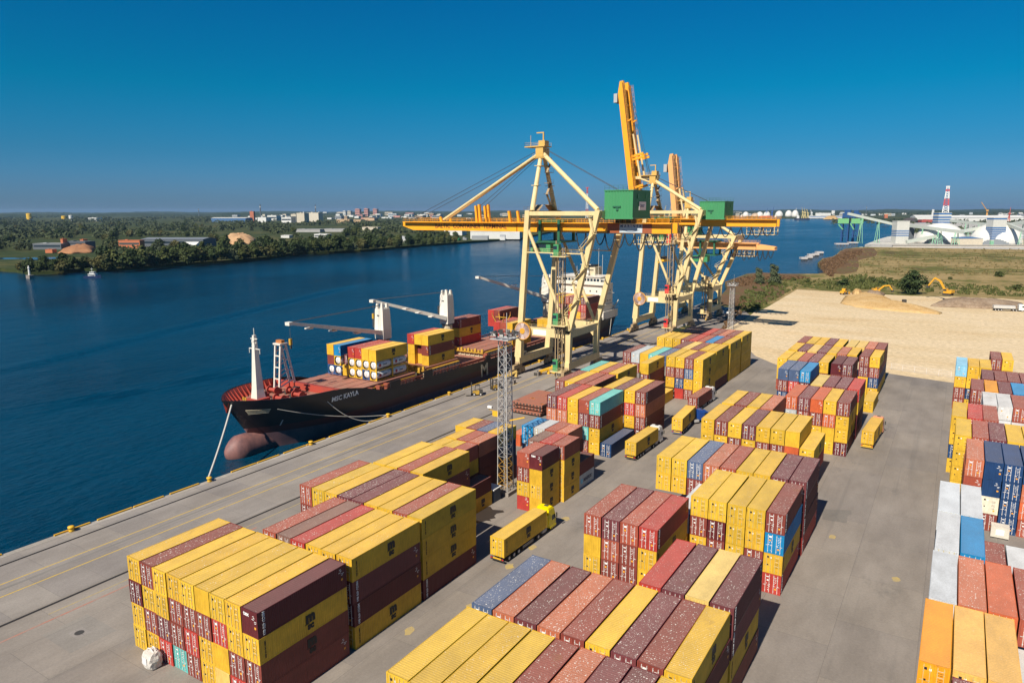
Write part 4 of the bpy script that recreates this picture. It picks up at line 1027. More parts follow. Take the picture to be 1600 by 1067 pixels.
for i in range(11): mb.cbox((SX-9+i*1.6, 119.8, 7.6), (.6, .5, .7), 1)
sfin(mb, 'deck_railing', [paint('rust_red_rail', (.30,.075,.04), rough=.7), S_YEL])
mb = MB()
for ya, yb, h_ in ((134.5,138.5,1.5),(148.5,152,1.9),(178.5,181,1.2),(200.5,203,1.2)): mb.box((SX+SB-.45, ya, deckz(ya)-.6), (SX+SB-.05, yb, deckz(ya)+h_))
sfin(mb, 'bulwark_plate', H_BLK)
# deck cranes
def deck_crane(y, x, zb, zt_, jib, label, hook=True):
    mb = MB(); mb.tube((x, y, 5), (x, y, zb), 1.75, 16, 0, r2=1.6); mb.tube((x, y, zb), (x, y, zb+.35), 1.85, 16, 1)
    c_ = sfin(mb, 'deck_crane', [S_CRM, M_DRK], smooth=False)
    def add(mb2, nm, mt):
        mb2.v = [tuple(Vector(v)-so_) for v in mb2.v]; return mb2.build(nm, mt, c_)
    mb = MB(); mb.loft([[(x+dx*s_, y+dy*s_, z) for dx, dy in ((-1.6,-1.7),(1.6,-1.7),(1.6,1.7),(-1.6,1.7))] for z, s_ in ((zb+.35,.98),(zb+3,1.0),(zt_-2.6,.9),(zt_-1.4,.86))], close=True, caps=True)
    for dx in (-1.25, .45):
        for dy in (-1.4, .5): mb.loft([[(x+dx+a, y+dy+b_, zt_-1.5) for a, b_ in ((0,0),(.8,0),(.8,.9),(0,.9))], [(x+dx+.15+a*.6, y+dy+.1+b_*.7, zt_) for a, b_ in ((0,0),(.8,0),(.8,.9),(0,.9))]], close=True, caps=True)
    mb.cbox((x-1.9, y-.8, zb+4.6), (1.1, 1.4, 2.4), 1); mb.cbox((x-.2, y-1.72, zt_-3.2), (.7, .1, .25), 1); add(mb, 'crane_tower', [S_WHT, M_DRK])
    (jx, jy, jz) = jib; rz_ = zb+2.2; mb = MB()
    mb.beam((x, y-1.4, rz_), (jx, jy, jz), 2.9, 1.2, w2=1.3, h2=.75)
    for t in (.28, .55, .8): mb.cbox((x, y-1.4+(jy-y+1.4)*t, rz_+(jz-rz_)*t-.75), (1.4, 1.6, .3))
    mb.cbox((jx, jy-.4, jz), (1.5, 1.2, .8)); add(mb, 'jib', S_WHT)
    mb = MB()
    for s_ in (-.3, .3): mb.path([(x+s_, y-1.2, zt_-.5), (jx+s_, jy, jz+.3)], .06, 4)
    if hook: mb.path([(jx, jy-.3, jz), (jx, jy-.3, jz-4)], .07, 4)
    add(mb, 'rope', M_ROPE)
    if hook: mb = MB(); mb.cbox((jx, jy-.3, jz-4.4), (.6, .6, 1.5), 0); mb.cbox((jx, jy-.3, jz-5.6), (.35, .35, 1.0), 1); add(mb, 'hook_block', [S_YEL, M_DRK])
deck_crane(147.5, -135.4, 15.2, 25.4, (-134.6, 114.4, 24.3), '')
deck_crane(176.2, -134.8, 15.6, 26.4, (-143.0, 152.2, 25.1), '')
deck_crane(238.0, -133.6, 15.8, 26.6, (-145.0, 208.5, 27.3), '', False)
# superstructure
hy0, hy1 = 265.5, 276.5
mb = MB(); mb.box((SX-10.6, hy0, 6.2), (SX+10.6, 280, 9.4)); mb.box((SX-9.6, hy0+.3, 9.4), (SX+9.6, hy1, 20.6))
mb.box((SX-10.2, hy0-.4, 12), (SX+10.2, hy1+.5, 12.15)); mb.box((SX-10.2, hy0-.4, 16.2), (SX+10.2, hy1+.5, 16.35)); sp = sfin(mb, 'superstructure', S_WHT)
def ssub(mb, nm, mt):
    mb.v = [tuple(Vector(v)-so_) for v in mb.v]; return mb.build(nm, mt, sp)
mb = MB(); mb.box((SX-9.0, hy0-.3, 20.6), (SX+9.0, hy1-1, 23.6)); mb.box((SX-11.7, hy0-.7, 20.4), (SX+11.7, hy0+4, 20.7)); mb.box((SX-11.7, hy0-.7, 20.7), (SX+11.7, hy0-.55, 21.6)); mb.box((SX-9.4, hy0-.7, 23.6), (SX+9.4, hy1-.6, 23.8))
for s_ in (-1, 1):
    mb.box((SX+s_*10.4-1.3, hy0-.3, 20.7), (SX+s_*10.4+1.3, hy0+3, 23.0)); mb.beam((SX+s_*9.6, hy0+.6, 16.6), (SX+s_*11.5, hy0+.6, 20.4), .4)
rail(mb, (SX-9.4,hy0-.7,23.8), (SX+9.4,hy0-.7,23.8)); ssub(mb, 'bridge', S_WHT)
mb = MB()
for i in range(12): mb.box((SX-8.6+i*1.46, hy0-.34, 21.9), (SX-7.5+i*1.46, hy0-.28, 23.0))
for s_ in (-1, 1):
    for i in range(2): mb.box((SX+s_*10.4-1.1+i*1.15, hy0-.34, 21.8), (SX+s_*10.4-.15+i*1.15, hy0-.28, 22.7))
for z in (10.4, 13.2, 17.4):
    for i in range(6): mb.box((SX-7.6+i*2.9, hy0+.26, z), (SX-7.0+i*2.9, hy0+.32, z+.7))
for z in (13.2, 17.4, 22.0):
    for i in range(4): mb.box((SX+9.57 if z < 20 else SX+8.97, hy0+1.5+i*2.2, z), (SX+9.63 if z < 20 else SX+9.03, hy0+2.2+i*2.2, z+.7))
ssub(mb, 'window', M_GLS)
mb = MB(); mb.loft([[(SX+x*r_, 270+y*r_, z) for x, y in ((-1,-1),(1,-1),(1,1),(-1,1))] for r_, z in ((1.1,23.8),(.7,27),(.35,31))], close=True, caps=True)
mb.box((SX-2.4,269.8,28.2),(SX+2.4,270.1,28.4)); mb.box((SX-1.8,269.8,29.8),(SX+1.8,270.1,30)); mb.cbox((SX+.6,268.9,26.4),(2.2,.3,.4))
for x, h_ in ((5.4,35),(7.2,32.5),(-6,28.5),(-4.6,27.5),(3.4,27.5)): mb.tube((SX+x,271,23.8),(SX+x,271,h_),.07,5)
mb.lathe([(0,-.9),(.6,-.65),(.9,0),(.6,.65),(0,.9)], (SX+1.6,268.6,25.2), 12); mb.tube((SX+1.6,268.6,23.8),(SX+1.6,268.6,24.5),.3,8)
ssub(mb, 'signal_mast', S_WHT)
mb = MB(); mb.box((SX-3.2, 272.5, 20.6), (SX+3.2, 279, 27)); mb.box((SX-2.4,273.4,27),(SX+2.4,278.2,28),1); ssub(mb, 'funnel', [S_CRM, H_BLK])
mb = MB(); rail(mb, (SX+10.4, 277, 9.4), (SX+10.4, 280.5, 9.4)); rail(mb, (SX-10.4,280.4,9.4), (SX+10.4,280.4,9.4)); mb.beam((SX+9,278,9.4),(SX+10.6,280.5,13),.25); mb.beam((SX+9,280,9.4),(SX+10.6,280.5,13),.25); mb.cbox((SX+8,278.5,10.2),(2,2.6,1.5)); sfin(mb, 'stern_railing', S_WHT)
mb = MB()   # mast of poles amidships
for x in (-.9, .9):
    for y in (-.9, .9):
        mb.beam((SX+3.4+x,199.5+y,7.7),(SX+3.4+x,199.5+y,12.6),.22); mb.beam((SX+3.4+x,199.5+y,12.6),(SX+3.4+x*2.6,199.5+y*2.2,16),.22); mb.beam((SX+3.4+x*2.6,199.5+y*2.2,16),(SX+3.4+x*2.6,199.5+y*2.2,17),.2,m=1)
mb.box((SX+1.1,199.3,15.2),(SX+5.7,199.6,15.4)); mb.box((SX+2.5,198.5,12.5),(SX+4.3,200.5,12.7)); sfin(mb, 'pole_frame', [S_YEL, D_RUST])
# lettering on the hull
def hull_text(s, size, y, z, mat, sp=1.0, bold=.02):
    me = orient(text_mesh('x', s, size, mat, bold, sp, .01), (0,1,0), (0,0,1)); mb = me
    for v in me.vertices:
        wy, wz = y+v.co.y, z+v.co.z; v.co.x = SX+hbr(wy, wz)+.05+(v.co.x)-so_.x; v.co.y = wy-so_.y; v.co.z = wz-so_.z
    link('hull_lettering', me, ship)
hull_text('MSC KAYLA', 1.6, 118.6, 7.2, M_LAB, 1.0, .045)
hull_text('M', 5.4, 177.4, 2.1, P('cream_lettering', (.60,.54,.40), dirt=.3), 1, .10); hull_text('S', 5.4, 189.5, 2.1, P('cream_lettering', (.60,.54,.40)), 1, .10); hull_text('C', 5.4, 201.0, 2.1, P('cream_lettering', (.60,.54,.40)), 1, .10)
mb = MB()   # draught marks and the pale anchor-pocket guards on the bow
for k in range(4): mb.beam((SX+hbr(97+k*.25,7.6-.35*k)+.08, 97+k*.25, 7.6-.35*k), (SX+hbr(101,7.5-.3*k)+.06, 101, 7.5-.3*k), .13)
for k in range(6): mb.cbox((SX+hbr(104.5,3.9-.25*k)+.04, 104.5, 3.9-.25*k), (.06, .3, .12), 1)
sfin(mb, 'bow_marking', [S_CRM, M_LAB])
# ---- boxes on the ship
TANK = {}
def tank_mesh(col):
    mb = MB(); L, H, W = 6.058, 2.59, 2.438; hw = W/2
    for x in (-hw, hw-.16):
        for y in (0, L-.16): mb.box((x,y,0),(x+.16,y+.16,H),0)
        for z in (0, H-.16): mb.box((x+.002,.16,z+.003),(x+.158,L-.16,z+.157),0)
    for y in (0, L-.16):
        for z in (0, H-.16): mb.box((-hw+.16,y+.003,z+.003),(hw-.16,y+.157,z+.157),0)
    for sx in (-1, 1):
        for sz in (-1, 1): mb.add([(sx*hw*.98,.02,H/2+sz*H*.49),(sx*hw*.98,.02,H/2+sz*H*.14),(sx*hw*.30,.02,H/2+sz*H*.49)],[(0,1,2)],0)
    return mb.mesh('tank_frame', [col])
def vessel_mesh():
    mb = MB(); mb.lathe([(0,.1),(.55,.14),(.95,.3),(1.08,.6),(1.08,5.45),(.95,5.75),(.55,5.9),(0,5.94)], (0,0,1.3), 20, 0, 'y')
    for y in (1.3, 3.0, 4.7): mb.lathe([(1.085,-.08),(1.115,-.08),(1.115,.08),(1.085,.08)], (0,y,1.3), 20, 1, 'y')
    return mb.mesh('tank_vessel', [P('tank_white', (.72,.71,.69), rough=.35, dirt=.15), M_BAR], True)
TV = vessel_mesh(); TF = {'y': tank_mesh(P('tank_frame_yellow', (.66,.40,.03))), 'b': tank_mesh(P('tank_frame_blue', (.03,.09,.24)))}
mb = MB()
for k, (dx, dz) in enumerate(((-.1,.15),(.12,-.1),(.0,-.35),(.2,.3))): mb.cbox((dx, .085, 1.35+dz), (.3-.05*k, .02, .12), k % 2)
TD = mb.mesh('tank_data_plate', [M_BLK, P('crimson_lettering', (.42,.02,.03))])
mb = MB(); mb.lathe([(0,0),(.42,0),(.42,.02),(0,.02)], (1.10, 1.5, 1.3), 16, 0, 'x'); mb.cbox((1.095, 3.4, 1.35), (.03, 1.5, .22), 1); TL = mb.mesh('tank_emblem', [P('crimson_lettering', (.42,.02,.03)), M_BLK])
def tank(x, y, z, c, label):
    o = link('tank_container', TF[c], None, (x+CW/2, y, z)); tag(o, label, 'tank container', "containers on the ship's deck")
    v = link('tank_vessel', TV, o); link('tank_data_plate', TD, v); link('tank_emblem', TL, v)
X0 = -143.0; PX_ = 2.53
def sx_(k): return -124-PX_*(7-k)          # eight columns, 7 = quay side... column edges
SHIPBOX = 0
def shipbox(col, door, k, y, z, size, where, logo=None):
    lab = '%s container, %s' % (COL[col][3], where)
    return place_container(col, door, -124-CW-PX_*(7-k)*1.0, y, z, size, lab, "containers on the ship's deck", False, logo)
FW = 'forward stack on the ship'
z1 = 7.75; z2, z3 = z1+2.6, z1+5.2
for k, col, lg in ((1,'Y',None),(2,'L',None),(4,'R',None),(5,'R',None),(6,'Y',None),(7,'Y','msc')):
    shipbox(col, False, k, 132.1, z3, 40, 'top tier, %s column of the %s' % (ORD[k-1], FW), lg)
shipbox('B', False, 1, 132.1, z2, 40, 'middle tier, leftmost column of the ' + FW)
tank(-124-CW-PX_*5, 132.1, z2, 'y', 'white tank in yellow frame under the blue container on the ship')
shipbox('P', True, 3, 133.4, z2, 40, 'recessed beside the blue container in the ' + FW)
shipbox('Y', False, 3, 132.6, z1, 40, 'bottom tier under the plum container in the ' + FW)
tank(-124-CW-PX_*6, 132.1, z1, 'b', 'white tank in blue frame, leftmost on the ship'); tank(-124-CW-PX_*5, 132.1, z1, 'b', 'white tank in blue frame, second from left on the ship')
for i, k in enumerate((4, 5, 6, 7)):
    pos = ('first', 'second', 'third', 'fourth')[i]
    for z, row in ((z2, 'upper'), (z1, 'lower')):
        c = 'b' if (k == 6 and z == z1) else 'y'
        tank(-124-CW-PX_*(7-k), 132.1, z, c, 'white tank in %s frame, %s of the four in the %s row' % ('blue' if c == 'b' else 'yellow', pos, row))
        if k == 7: tank(-124-CW, 138.3, z, 'y', 'white tank with long side to the quay, aft one of the %s row' % row)
AF = 'second stack on the ship'
for k, cols in ((5,'RYY'),(6,'YBY'),(7,'YBY')):
    for t, c in enumerate(cols):
        if k == 6 and t > 0: yy = 154.6
        else: yy = 153.2
        shipbox(c, False, k, yy, 7.8+HC*(2-t), 40, '%s tier, %s column of the %s' % (('top','middle','bottom')[t], ('left','middle','right')[k-5], AF), {'Y':'msc','B':'id'}[c] if k == 7 else None)
for k, cols in ((2,'BYR'),(3,'BYR')):
    for t, c in enumerate(cols): shipbox(c, False, k, 181.7, 7.8+HC*(2-t), 40, '%s tier, %s column behind the white second deck crane' % (('top','middle','bottom')[t], ('left','right')[k-2]), {'Y':'msc','B':'id','R':'id'}[c] if k == 3 else None)
for k, cols in ((5,'RRBR'),(6,'EBRR'),(7,'YBYB')):
    for t, c in enumerate(cols): shipbox(c, False, k, 197.6, 2.4+HC*(3-t), 40, '%s tier, %s column beside the lamp mast on the ship' % (('top','second','third','lowest')[t], ('left','middle','right')[k-5]), 'id' if k == 7 and c == 'B' else None)
for k, cols in ((2,'RR'),(3,'BB')):
    for t, c in enumerate(cols): shipbox(c, False, k, 205.5, 7.8+HC*(2-t), 40, '%s tier, %s column behind the pole frame on the ship' % (('top','second')[t], ('left','right')[k-2]))
for k, cols in ((1,'YYB'),(2,'BBE'),(3,'YRY'),(4,'EBR'),(5,'BYR'),(6,'YRY'),(7,'PRE')):
    for t, c in enumerate(cols): shipbox(c, t != 0 or c != 'Y', k, 252.6, 7.95+HC*(2-t), 40, '%s tier, %s column in front of the white bridge' % (('top','middle','bottom')[t], ORD[k-1]))
for k, cols in ((6,'YB'),(7,'YP')):
    for t, c in enumerate(cols): shipbox(c, False, k, 222.6, 6.0+HC*(1-t), 40, '%s tier, %s column amidships behind the gantry crane leg' % (('top','bottom')[t], ('left','right')[k-6]))
# mooring lines
def mooring(a, b_, sag, r_, label):
    a, b_ = Vector(a), Vector(b_); p_ = [a.lerp(b_, i/14)-Vector((0,0,sag*4*(i/14)*(1-i/14))) for i in range(15)]
    o = empty('mooring_line', p_[0]); mb = MB(); mb.path([q-p_[0] for q in p_], r_, 6); bpy.data.objects.remove(o)
    tag(mb.build('mooring_line', P('pale_mooring_rope', (.50,.47,.42), rough=.8), None, loc=p_[0]), label, 'mooring line', 'mooring lines of the ship')
mooring((SX+1.2,94.6,9.2), (-117.9,78.3,.6), .5, .22, 'thick pale mooring rope running down from the bow to a bollard')
mooring((SX+10.6,112.5,8.0), (-118.0,128.6,.5), 3.2, .10, 'sagging pale mooring line between hull side and the bollard')
mooring((SX+7.6,101.5,7.6), (-118.0,129.2,.5), 1.0, .08, 'thin straight mooring line along the black bow')
mooring((SX+9.6,276,7.5), (-118.0,262,.5), .8, .10, 'mooring line from the stern down to the quay')
# ================================================================ quay furniture and vehicles
BOL = MB(); BOL.lathe([(0,0),(.45,0),(.38,.25),(.30,.5),(.52,.62),(.52,.85),(.25,.95),(0,.95)], (0,0,0), 14); BOL = BOL.mesh('bollard', P('bollard_yellow', (.70,.40,.02), dirt=.4), True)
for i, y in enumerate((28, 53.2, 78.4, 103.7, 128.9, 154.2, 179.5, 204.7, 230, 255, 280.5, 306, 331, 356)):
    y_ = ('by the bow rope','beyond the bow rope')[0]
    tag(link('bollard', BOL, None, (-117.7, y, .02)), 'short yellow mooring bollard on the concrete edge of the quay', 'bollard', 'mooring bollards along the quay')
KM = P('kerb_yellow', (.66,.36,.015), dirt=.35)
for y in range(-8, 300, 13):
    for d in (0, 6.2):
        if 40 < y+d < 46 or 76 < y+d < 80: continue
        mb = MB(); mb.box((0, 0, 0), (.34, 5.6 if d else 5.9, .22)); tag(mb.build('quay_kerb', KM, None, loc=(QX+.02, y+d+.6, .022)), 'low yellow kerb block along the very edge of the quay', 'kerb', 'yellow kerb blocks along the quay edge')
# trucks
def wheel(name='wheel', r=.5, w_=.30):
    mb = MB(); mb.lathe([(0,-w_/2),(r*.55,-w_/2),(r*.6,-w_/2+.03),(r*.95,-w_/2),(r,-w_/2+.05),(r,w_/2-.05),(r*.95,w_/2),(r*.6,w_/2-.03),(r*.55,w_/2),(0,w_/2)], (0,0,0), 16, 0, 'x')
    mb.lathe([(0,-w_/2-.01),(r*.5,-w_/2-.01),(r*.5,w_/2+.01),(0,w_/2+.01)], (0,0,0), 12, 1, 'x'); return mb.mesh(name, [M_RUB, M_BAR])
WH = wheel()
def truck(x, y, rz, cabcol, cabname, cont, label_c, frame_col, label_t, label_tr, steer=0, logo='msc', low=False):
    base = Vector((x, y, 0)); ca, sa = math.cos(rz), math.sin(rz)
    T = lambda px, py, pz: (x+px*ca-py*sa, y+px*sa+py*ca, pz)
    fr = P('trailer_'+frame_col[0], frame_col[1])
    tr = link('container_trailer', None, None, base, rz); tag(tr, label_tr, 'trailer', 'container trailers in the yard')
    mb = MB(); zb = 1.12
    for s_ in (-.45, .45): mb.box((s_-.08, .2, zb-.28), (s_+.08, 12.1, zb))
    for yy in (.3, 3.5, 6.4, 9.2, 11.8): mb.box((-1.1, yy-.1, zb-.16), (1.1, yy+.1, zb-.01))
    mb.box((-1.2, .02, .42), (1.2, .16, .62)); mb.build('chassis', fr, tr)
    mb = MB(); mb.box((-1.15, -.03, .66), (1.15, .03, .92), 0)
    for s_ in (-1, 1): mb.box((s_*.98-.16, -.06, .68), (s_*.98+.16, -.03, .86), 1)
    mb.box((-.7, -.055, .68), (.7, -.03, .9), 2); mb.build('tail_bar', [fr, P('tail_light_red', (.5,.02,.02)), P('safety_yellow', (.75,.42,.02))], tr)
    for yy in (1.5, 2.8, 4.1):
        for s_ in (-1.02, 1.02): link('wheel', WH, tr, (s_, yy, .5))
    for s_ in (-1.16, 1.16): mb = MB(); mb.box((s_-.03, 5.2, .5), (s_+.03, 8.2, .62)); mb.box((s_-.03, 5.2, .75), (s_+.03, 8.2, .87)); mb.build('side_guard', M_SILV, tr)
    c = place_container(cont, True, 0, 0, zb+.01, 40, label_c, 'containers on truck trailers', True, logo)
    c.location = T(0, .02, zb+.01); c.rotation_euler.z = rz
    # tractor: its back axle sits under the trailer's nose
    px, py = T(0, 9.9, 0)[:2]; rr = rz+steer
    tk = link('truck', None, None, (px, py, 0), rr); tag(tk, label_t, 'truck', 'tractor trucks hauling containers')
    cm = P('cab_'+cabname, cabcol, rough=.3, dirt=.12, metal=0)
    mb = MB()
    for s_ in (-.4, .4): mb.box((s_-.1, -1, .62), (s_+.1, 4.6, .88))
    for s_ in (-1.1, .6): mb.box((s_, 1.2, .45), (s_+.5, 2.5, .98), 1)
    mb.build('chassis', [M_DRK, M_SILV], tk)
    y0, y1 = (3.05, 5.2); top = 3.2 if low else 3.95
    mb = MB(); W2 = 1.22
    mb.loft([[(-W2+i_, y0+.0, z), (W2-i_, y0, z), (W2-i_, y1-f_, z), (W2*.55, y1-f_+.12, z), (-W2*.55, y1-f_+.12, z), (-W2+i_, y1-f_, z)] for z, i_, f_ in ((.75,.03,.0),(1.5,0,.0),(1.9,0,.02),(2.75,.05,.22),(top-.35,.10,.45),(top,.22,.9))], close=True, caps=True)
    mb.box((-W2-.02, y0+.5, .42), (W2+.02, y1+.1, .78)); mb.box((-W2+.1, y0-.5, .9), (-W2+.25, y0, 2.9)); mb.box((W2-.25, y0-.5, .9), (W2-.1, y0, 2.9))
    cb = mb.build('cab', cm, tk)
    mb = MB(); mb.add([(-1.08,y1+.03,1.75),(1.08,y1+.03,1.75),(.98,y1-.12,2.6),(-.98,y1-.12,2.6)], [(0,1,2,3)]); mb.build('windscreen', M_GLS, cb)
    for s_ in (-1, 1):
        mb = MB(); mb.add([(s_*1.232,y0+.85,1.75),(s_*1.232,y1-.15,1.75),(s_*1.20,y1-.35,2.55),(s_*1.20,y0+.95,2.55)], [(0,1,2,3)]); mb.build('side_window', M_GLS, cb)
        mb = MB(); mb.box((s_*1.42-.09, y1-.15, 1.9), (s_*1.42+.09, y1-.03, 2.7)); mb.beam((s_*1.22,y1-.1,2.6),(s_*1.42,y1-.1,2.6),.05); mb.build('mirror', M_RUB, cb)
        mb = MB(); mb.box((s_*.95-.2, y1+.08, .85), (s_*.95+.2, y1+.14, 1.1)); mb.build('headlight', M_LAB, cb)
    mb = MB(); mb.cbox((.1, (y0+y1)/2-.1, top+.02), (.7, .5, .06)); mb.build('roof_hatch', M_DRK, cb)
    for s_ in (-1.0, 1.0):
        for yy in (-.1, 4.15): link('wheel', WH, tk, (s_, yy, .5))
truck(-53.35, 80.6, R(-1.2), (.86,.68,.0), 'bright_yellow', 'Y', 'yellow container on the trailer of the bright yellow truck', ('black', (.03,.03,.03)), 'bright yellow tractor truck driving along the lane past stacked containers', 'black trailer behind the bright yellow truck')
truck(-53.9, 131.4, R(-1.0), (.78,.76,.72), 'white', 'Y', 'yellow container on the trailer of the white truck beside dark maroon stack', ('black', (.03,.03,.03)), 'white tractor truck heading away beside the dark maroon stack', 'black trailer behind the nearer white truck')
truck(-51.4, 152.6, R(4), (.015,.06,.26), 'dark_blue', 'Y', 'yellow container on the trailer of the dark blue truck', ('blue_grey', (.10,.14,.25)), 'dark blue tractor truck turned sideways behind the maroon container', 'blue grey trailer behind the dark blue truck', steer=R(-38), low=True)
truck(-54.3, 172.4, R(-1.0), (.78,.76,.72), 'white', 'B', 'brown-red container on the trailer of the farther white truck', ('black', (.03,.03,.03)), 'white tractor truck pulling the brown-red container', 'black trailer under the brown-red container', logo='id')
truck(-13.35, 164.6, R(-3.0), (.80,.34,.17), 'orange_pink', 'Y', 'yellow container on the trailer of the orange truck on open concrete', ('yellow', (.70,.45,.05)), 'orange tractor truck with white roof on the open concrete lane', 'yellow trailer behind the orange truck')
pile_build()
# lattice light masts
def mast(x, y, h, label, base=True, rz=0, foot=True):
    o = empty('light_mast', (x, y, 0), rz); tag(o, label, 'light mast', 'lattice light masts')
    S = M_SILV; mb = MB(); a0, a1 = 1.05, .8; n_ = int(h/1.7)
    f_ = lambda z: a0+(a1-a0)*z/h
    for sx in (-1, 1):
        for sy in (-1, 1): mb.beam((sx*f_(0), sy*f_(0), 0), (sx*f_(h), sy*f_(h), h), .13, m=0 if not foot else 0)
    zz = [h*i/n_ for i in range(n_+1)]
    for i in range(n_):
        a, b_ = f_(zz[i]), f_(zz[i+1]); p_ = [(-1,-1),(1,-1),(1,1),(-1,1)]
        for k in range(4):
            q, q2 = p_[k], p_[(k+1) % 4]; mt = 1 if (foot and zz[i] < 7) else 0
            mb.beam((q[0]*a, q[1]*a, zz[i]), (q2[0]*b_, q2[1]*b_, zz[i+1]), .055, m=mt); mb.beam((q2[0]*a, q2[1]*a, zz[i]), (q[0]*b_, q[1]*b_, zz[i+1]), .055, m=mt)
            mb.beam((q[0]*a, q[1]*a, zz[i]), (q2[0]*a, q2[1]*a, zz[i]), .055, m=mt)
    mb.beam((.25,.1,.5),(.25,.1,h),.1); mb.beam((-.2,.1,.5),(-.2,.1,h),.1)
    mb.build('lattice_tower', [S, P('mast_ochre', (.55,.30,.05))], o)
    mb = MB(); mb.box((-1.9,-1.9,h),(1.9,1.9,h+.15)); 
    for a, b_ in (((-1.9,-1.9),(1.9,-1.9)),((1.9,-1.9),(1.9,1.9)),((1.9,1.9),(-1.9,1.9)),((-1.9,1.9),(-1.9,-1.9))): rail(mb, (*a, h+.15), (*b_, h+.15), 1.1, 1.0, .06)
    mb.beam((.3,.2,h),(.3,.2,h+4.6),.09); mb.build('lamp_platform', S, o)
    for k in range(10):
        t = 2*math.pi*k/10; mb = MB(); c_ = Vector((2.1*math.cos(t), 2.1*math.sin(t), h+1.0)); mb.cbox((0,0,0), (.75, .5, .6), 0); mb.box((-.32, -.30, -.2), (.32, -.25, .25), 1)
        l_ = mb.build('floodlight', [M_DRK, M_LAB], o, loc=c_); l_.rotation_euler = (R(25), 0, t+R(90))
    if foot:
        mb = MB(); mb.box((-1.6,-1.6,0),(1.6,1.6,.7)); mb.box((-1.5,-.6,.7),(-1.15,.9,2.4),1); mb.build('footing', [M_APRON, M_DRK], o)
        mb = MB(); z = h*.52; mb.cbox((-1.6,-.6,z), (1.2,.5,.9), 0); mb.cbox((-3.0,-.4,z+1.0), (.9,.4,.4), 1); mb.beam((-1.2,0,z),(-3.4,-.2,z+.5),.12); mb.beam((1,0,z-1),(4.2,-.2,z+.1),.2); mb.build('lamp_box', [P('safety_yellow', (.75,.42,.02)), M_LAB], o)
mast(-66.6, 103.6, 28.6, 'tall grey lattice light mast with ochre foot beside the quayside block')
mast(-81.0, 305.6, 19.0, 'short grey lattice light mast at the edge of the sand field', foot=False)
mast(-84.5, -6, 30, 'grey lattice light mast outside the view', foot=False) if False else None
# box and panels at the mast foot
mb = MB(); mb.box((-1.1,-1.1,0),(1.1,1.1,2.3)); mb.box((-1.25,-1.25,2.3),(1.25,1.25,2.5),1); mb.box((-1.3,-1.2,0),(-1.12,1.2,2.9),1)
tag(mb.build('electric_cabinet', [P('cabinet_navy', (.02,.05,.10)), M_LAB], None, loc=(-66.9,99.6,.01)), 'dark blue cabinet with pale rim at the foot of the lattice mast', 'cabinet')
# steel hatch panels stacked on the quay
HP = paint('rusty_hatch_panel', (.36,.125,.075), rough=.7, dirt=.6, dcol=(.26,.14,.10), vec=(1,1,1))
a, b_ = at(769+14, 634, 3.4), at(832, 645, 3.4)
for i in range(3):
    mb = MB(); mb.box((0,0,0),(8.6,13.2,.62),0)
    for k in range(9): mb.cbox((.5+k*.95, -.04, .3), (.5, .1, .34), 1)
    for k in range(9): mb.cbox((8.62, .8+k*1.45, .3), (.08, .8, .4), 1)
    if i == 2:
        for k in range(9): mb.cbox((1+(k*2.3) % 7.2, 1.2+(k*3.7) % 11, .635), (.7,.45,.05), 2 if k % 2 else 1)
    for xx in (.6, 7.6): mb.box((xx,.2,-.42),(xx+.4,13,-.0),1)
    tag(mb.build('hatch_panel', [HP, M_DRK, P('orange_mark', (.70,.22,.02))], None, loc=(-93.6+.25*i, 148.3+(.5 if i == 1 else 0), .45+1.05*i)), '%s rusty red steel panel of the stack lying on the quay' % ('bottom','middle','top')[i], 'steel panel', 'rusty steel panels stacked on the quay')
# forklifts
def forklift(x, y, rz, label, load):
    o = empty('forklift', (x, y, 0), rz); tag(o, label, 'forklift', 'forklifts on the quay')
    mb = MB(); mb.box((-.7,-1.3,.4),(.7,1.2,1.25),0); mb.box((-.72,.5,.5),(.72,1.5,1.5),1); mb.build('body', [P('forklift_ochre', (.50,.30,.04)), M_DRK], o)
    mb = MB()
    for sx in (-.62, .62):
        mb.beam((sx,-.7,1.2),(sx*.9,-.5,2.9),.1); mb.beam((sx,.9,1.4),(sx*.9,.5,2.9),.1)
    mb.box((-.68,-.6,2.85),(.68,.7,2.98)); mb.build('cab_guard', M_DRK, o)
    mb = MB()
    for sx in (-.45, .45): mb.box((sx-.09,-1.75,.2),(sx+.09,-1.5,3.6))
    for z in (1.0, 2.2, 3.5): mb.box((-.5,-1.72,z),(.5,-1.55,z+.14))
    mb.build('lift_mast', M_DRK, o)
    mb = MB()
    for sx in (-.4, .4): mb.box((sx-.08,-3.2,.25),(sx+.08,-1.75,.33))
    mb.build('fork', M_SILV, o)
    for sx in (-.72, .72):
        for yy in (-.95, .85): link('wheel', WH, o, (sx, yy, .45)).scale = (.9,.9,.9)
    if load:
        mb = MB(); mb.box((-1.1,-3.4,.36),(1.1,-1.85,1.2)); p_ = mb.build('concrete_block', M_APRON, None, loc=(x,y,.01)); p_.rotation_euler.z = rz; tag(p_, 'pale concrete block on the forks of the forklift', 'concrete block', 'concrete blocks on the quay')
forklift(-110.9, 158.2, R(-52), 'dark forklift carrying a pale block beside the crane rail', True)
forklift(-109.9, 166.2, R(-20), 'ochre and black forklift standing next to the lattice mast', False)
def block(x, y, d, label):
    mb = MB(); mb.box((-d[0]/2,-d[1]/2,0),(d[0]/2,d[1]/2,d[2])); mb.box((-d[0]/2+.3,-d[1]/2-.06,.1),(d[0]/2-.3,-d[1]/2,d[2]-.25),1); mb.lathe([(0,0),(.2,0),(.2,.25),(0,.25)], (.3,0,d[2]), 8, 1)
    tag(mb.build('concrete_block', [M_APRON, M_DRK], None, loc=(x,y,.01)), label, 'concrete block', 'concrete blocks on the quay')
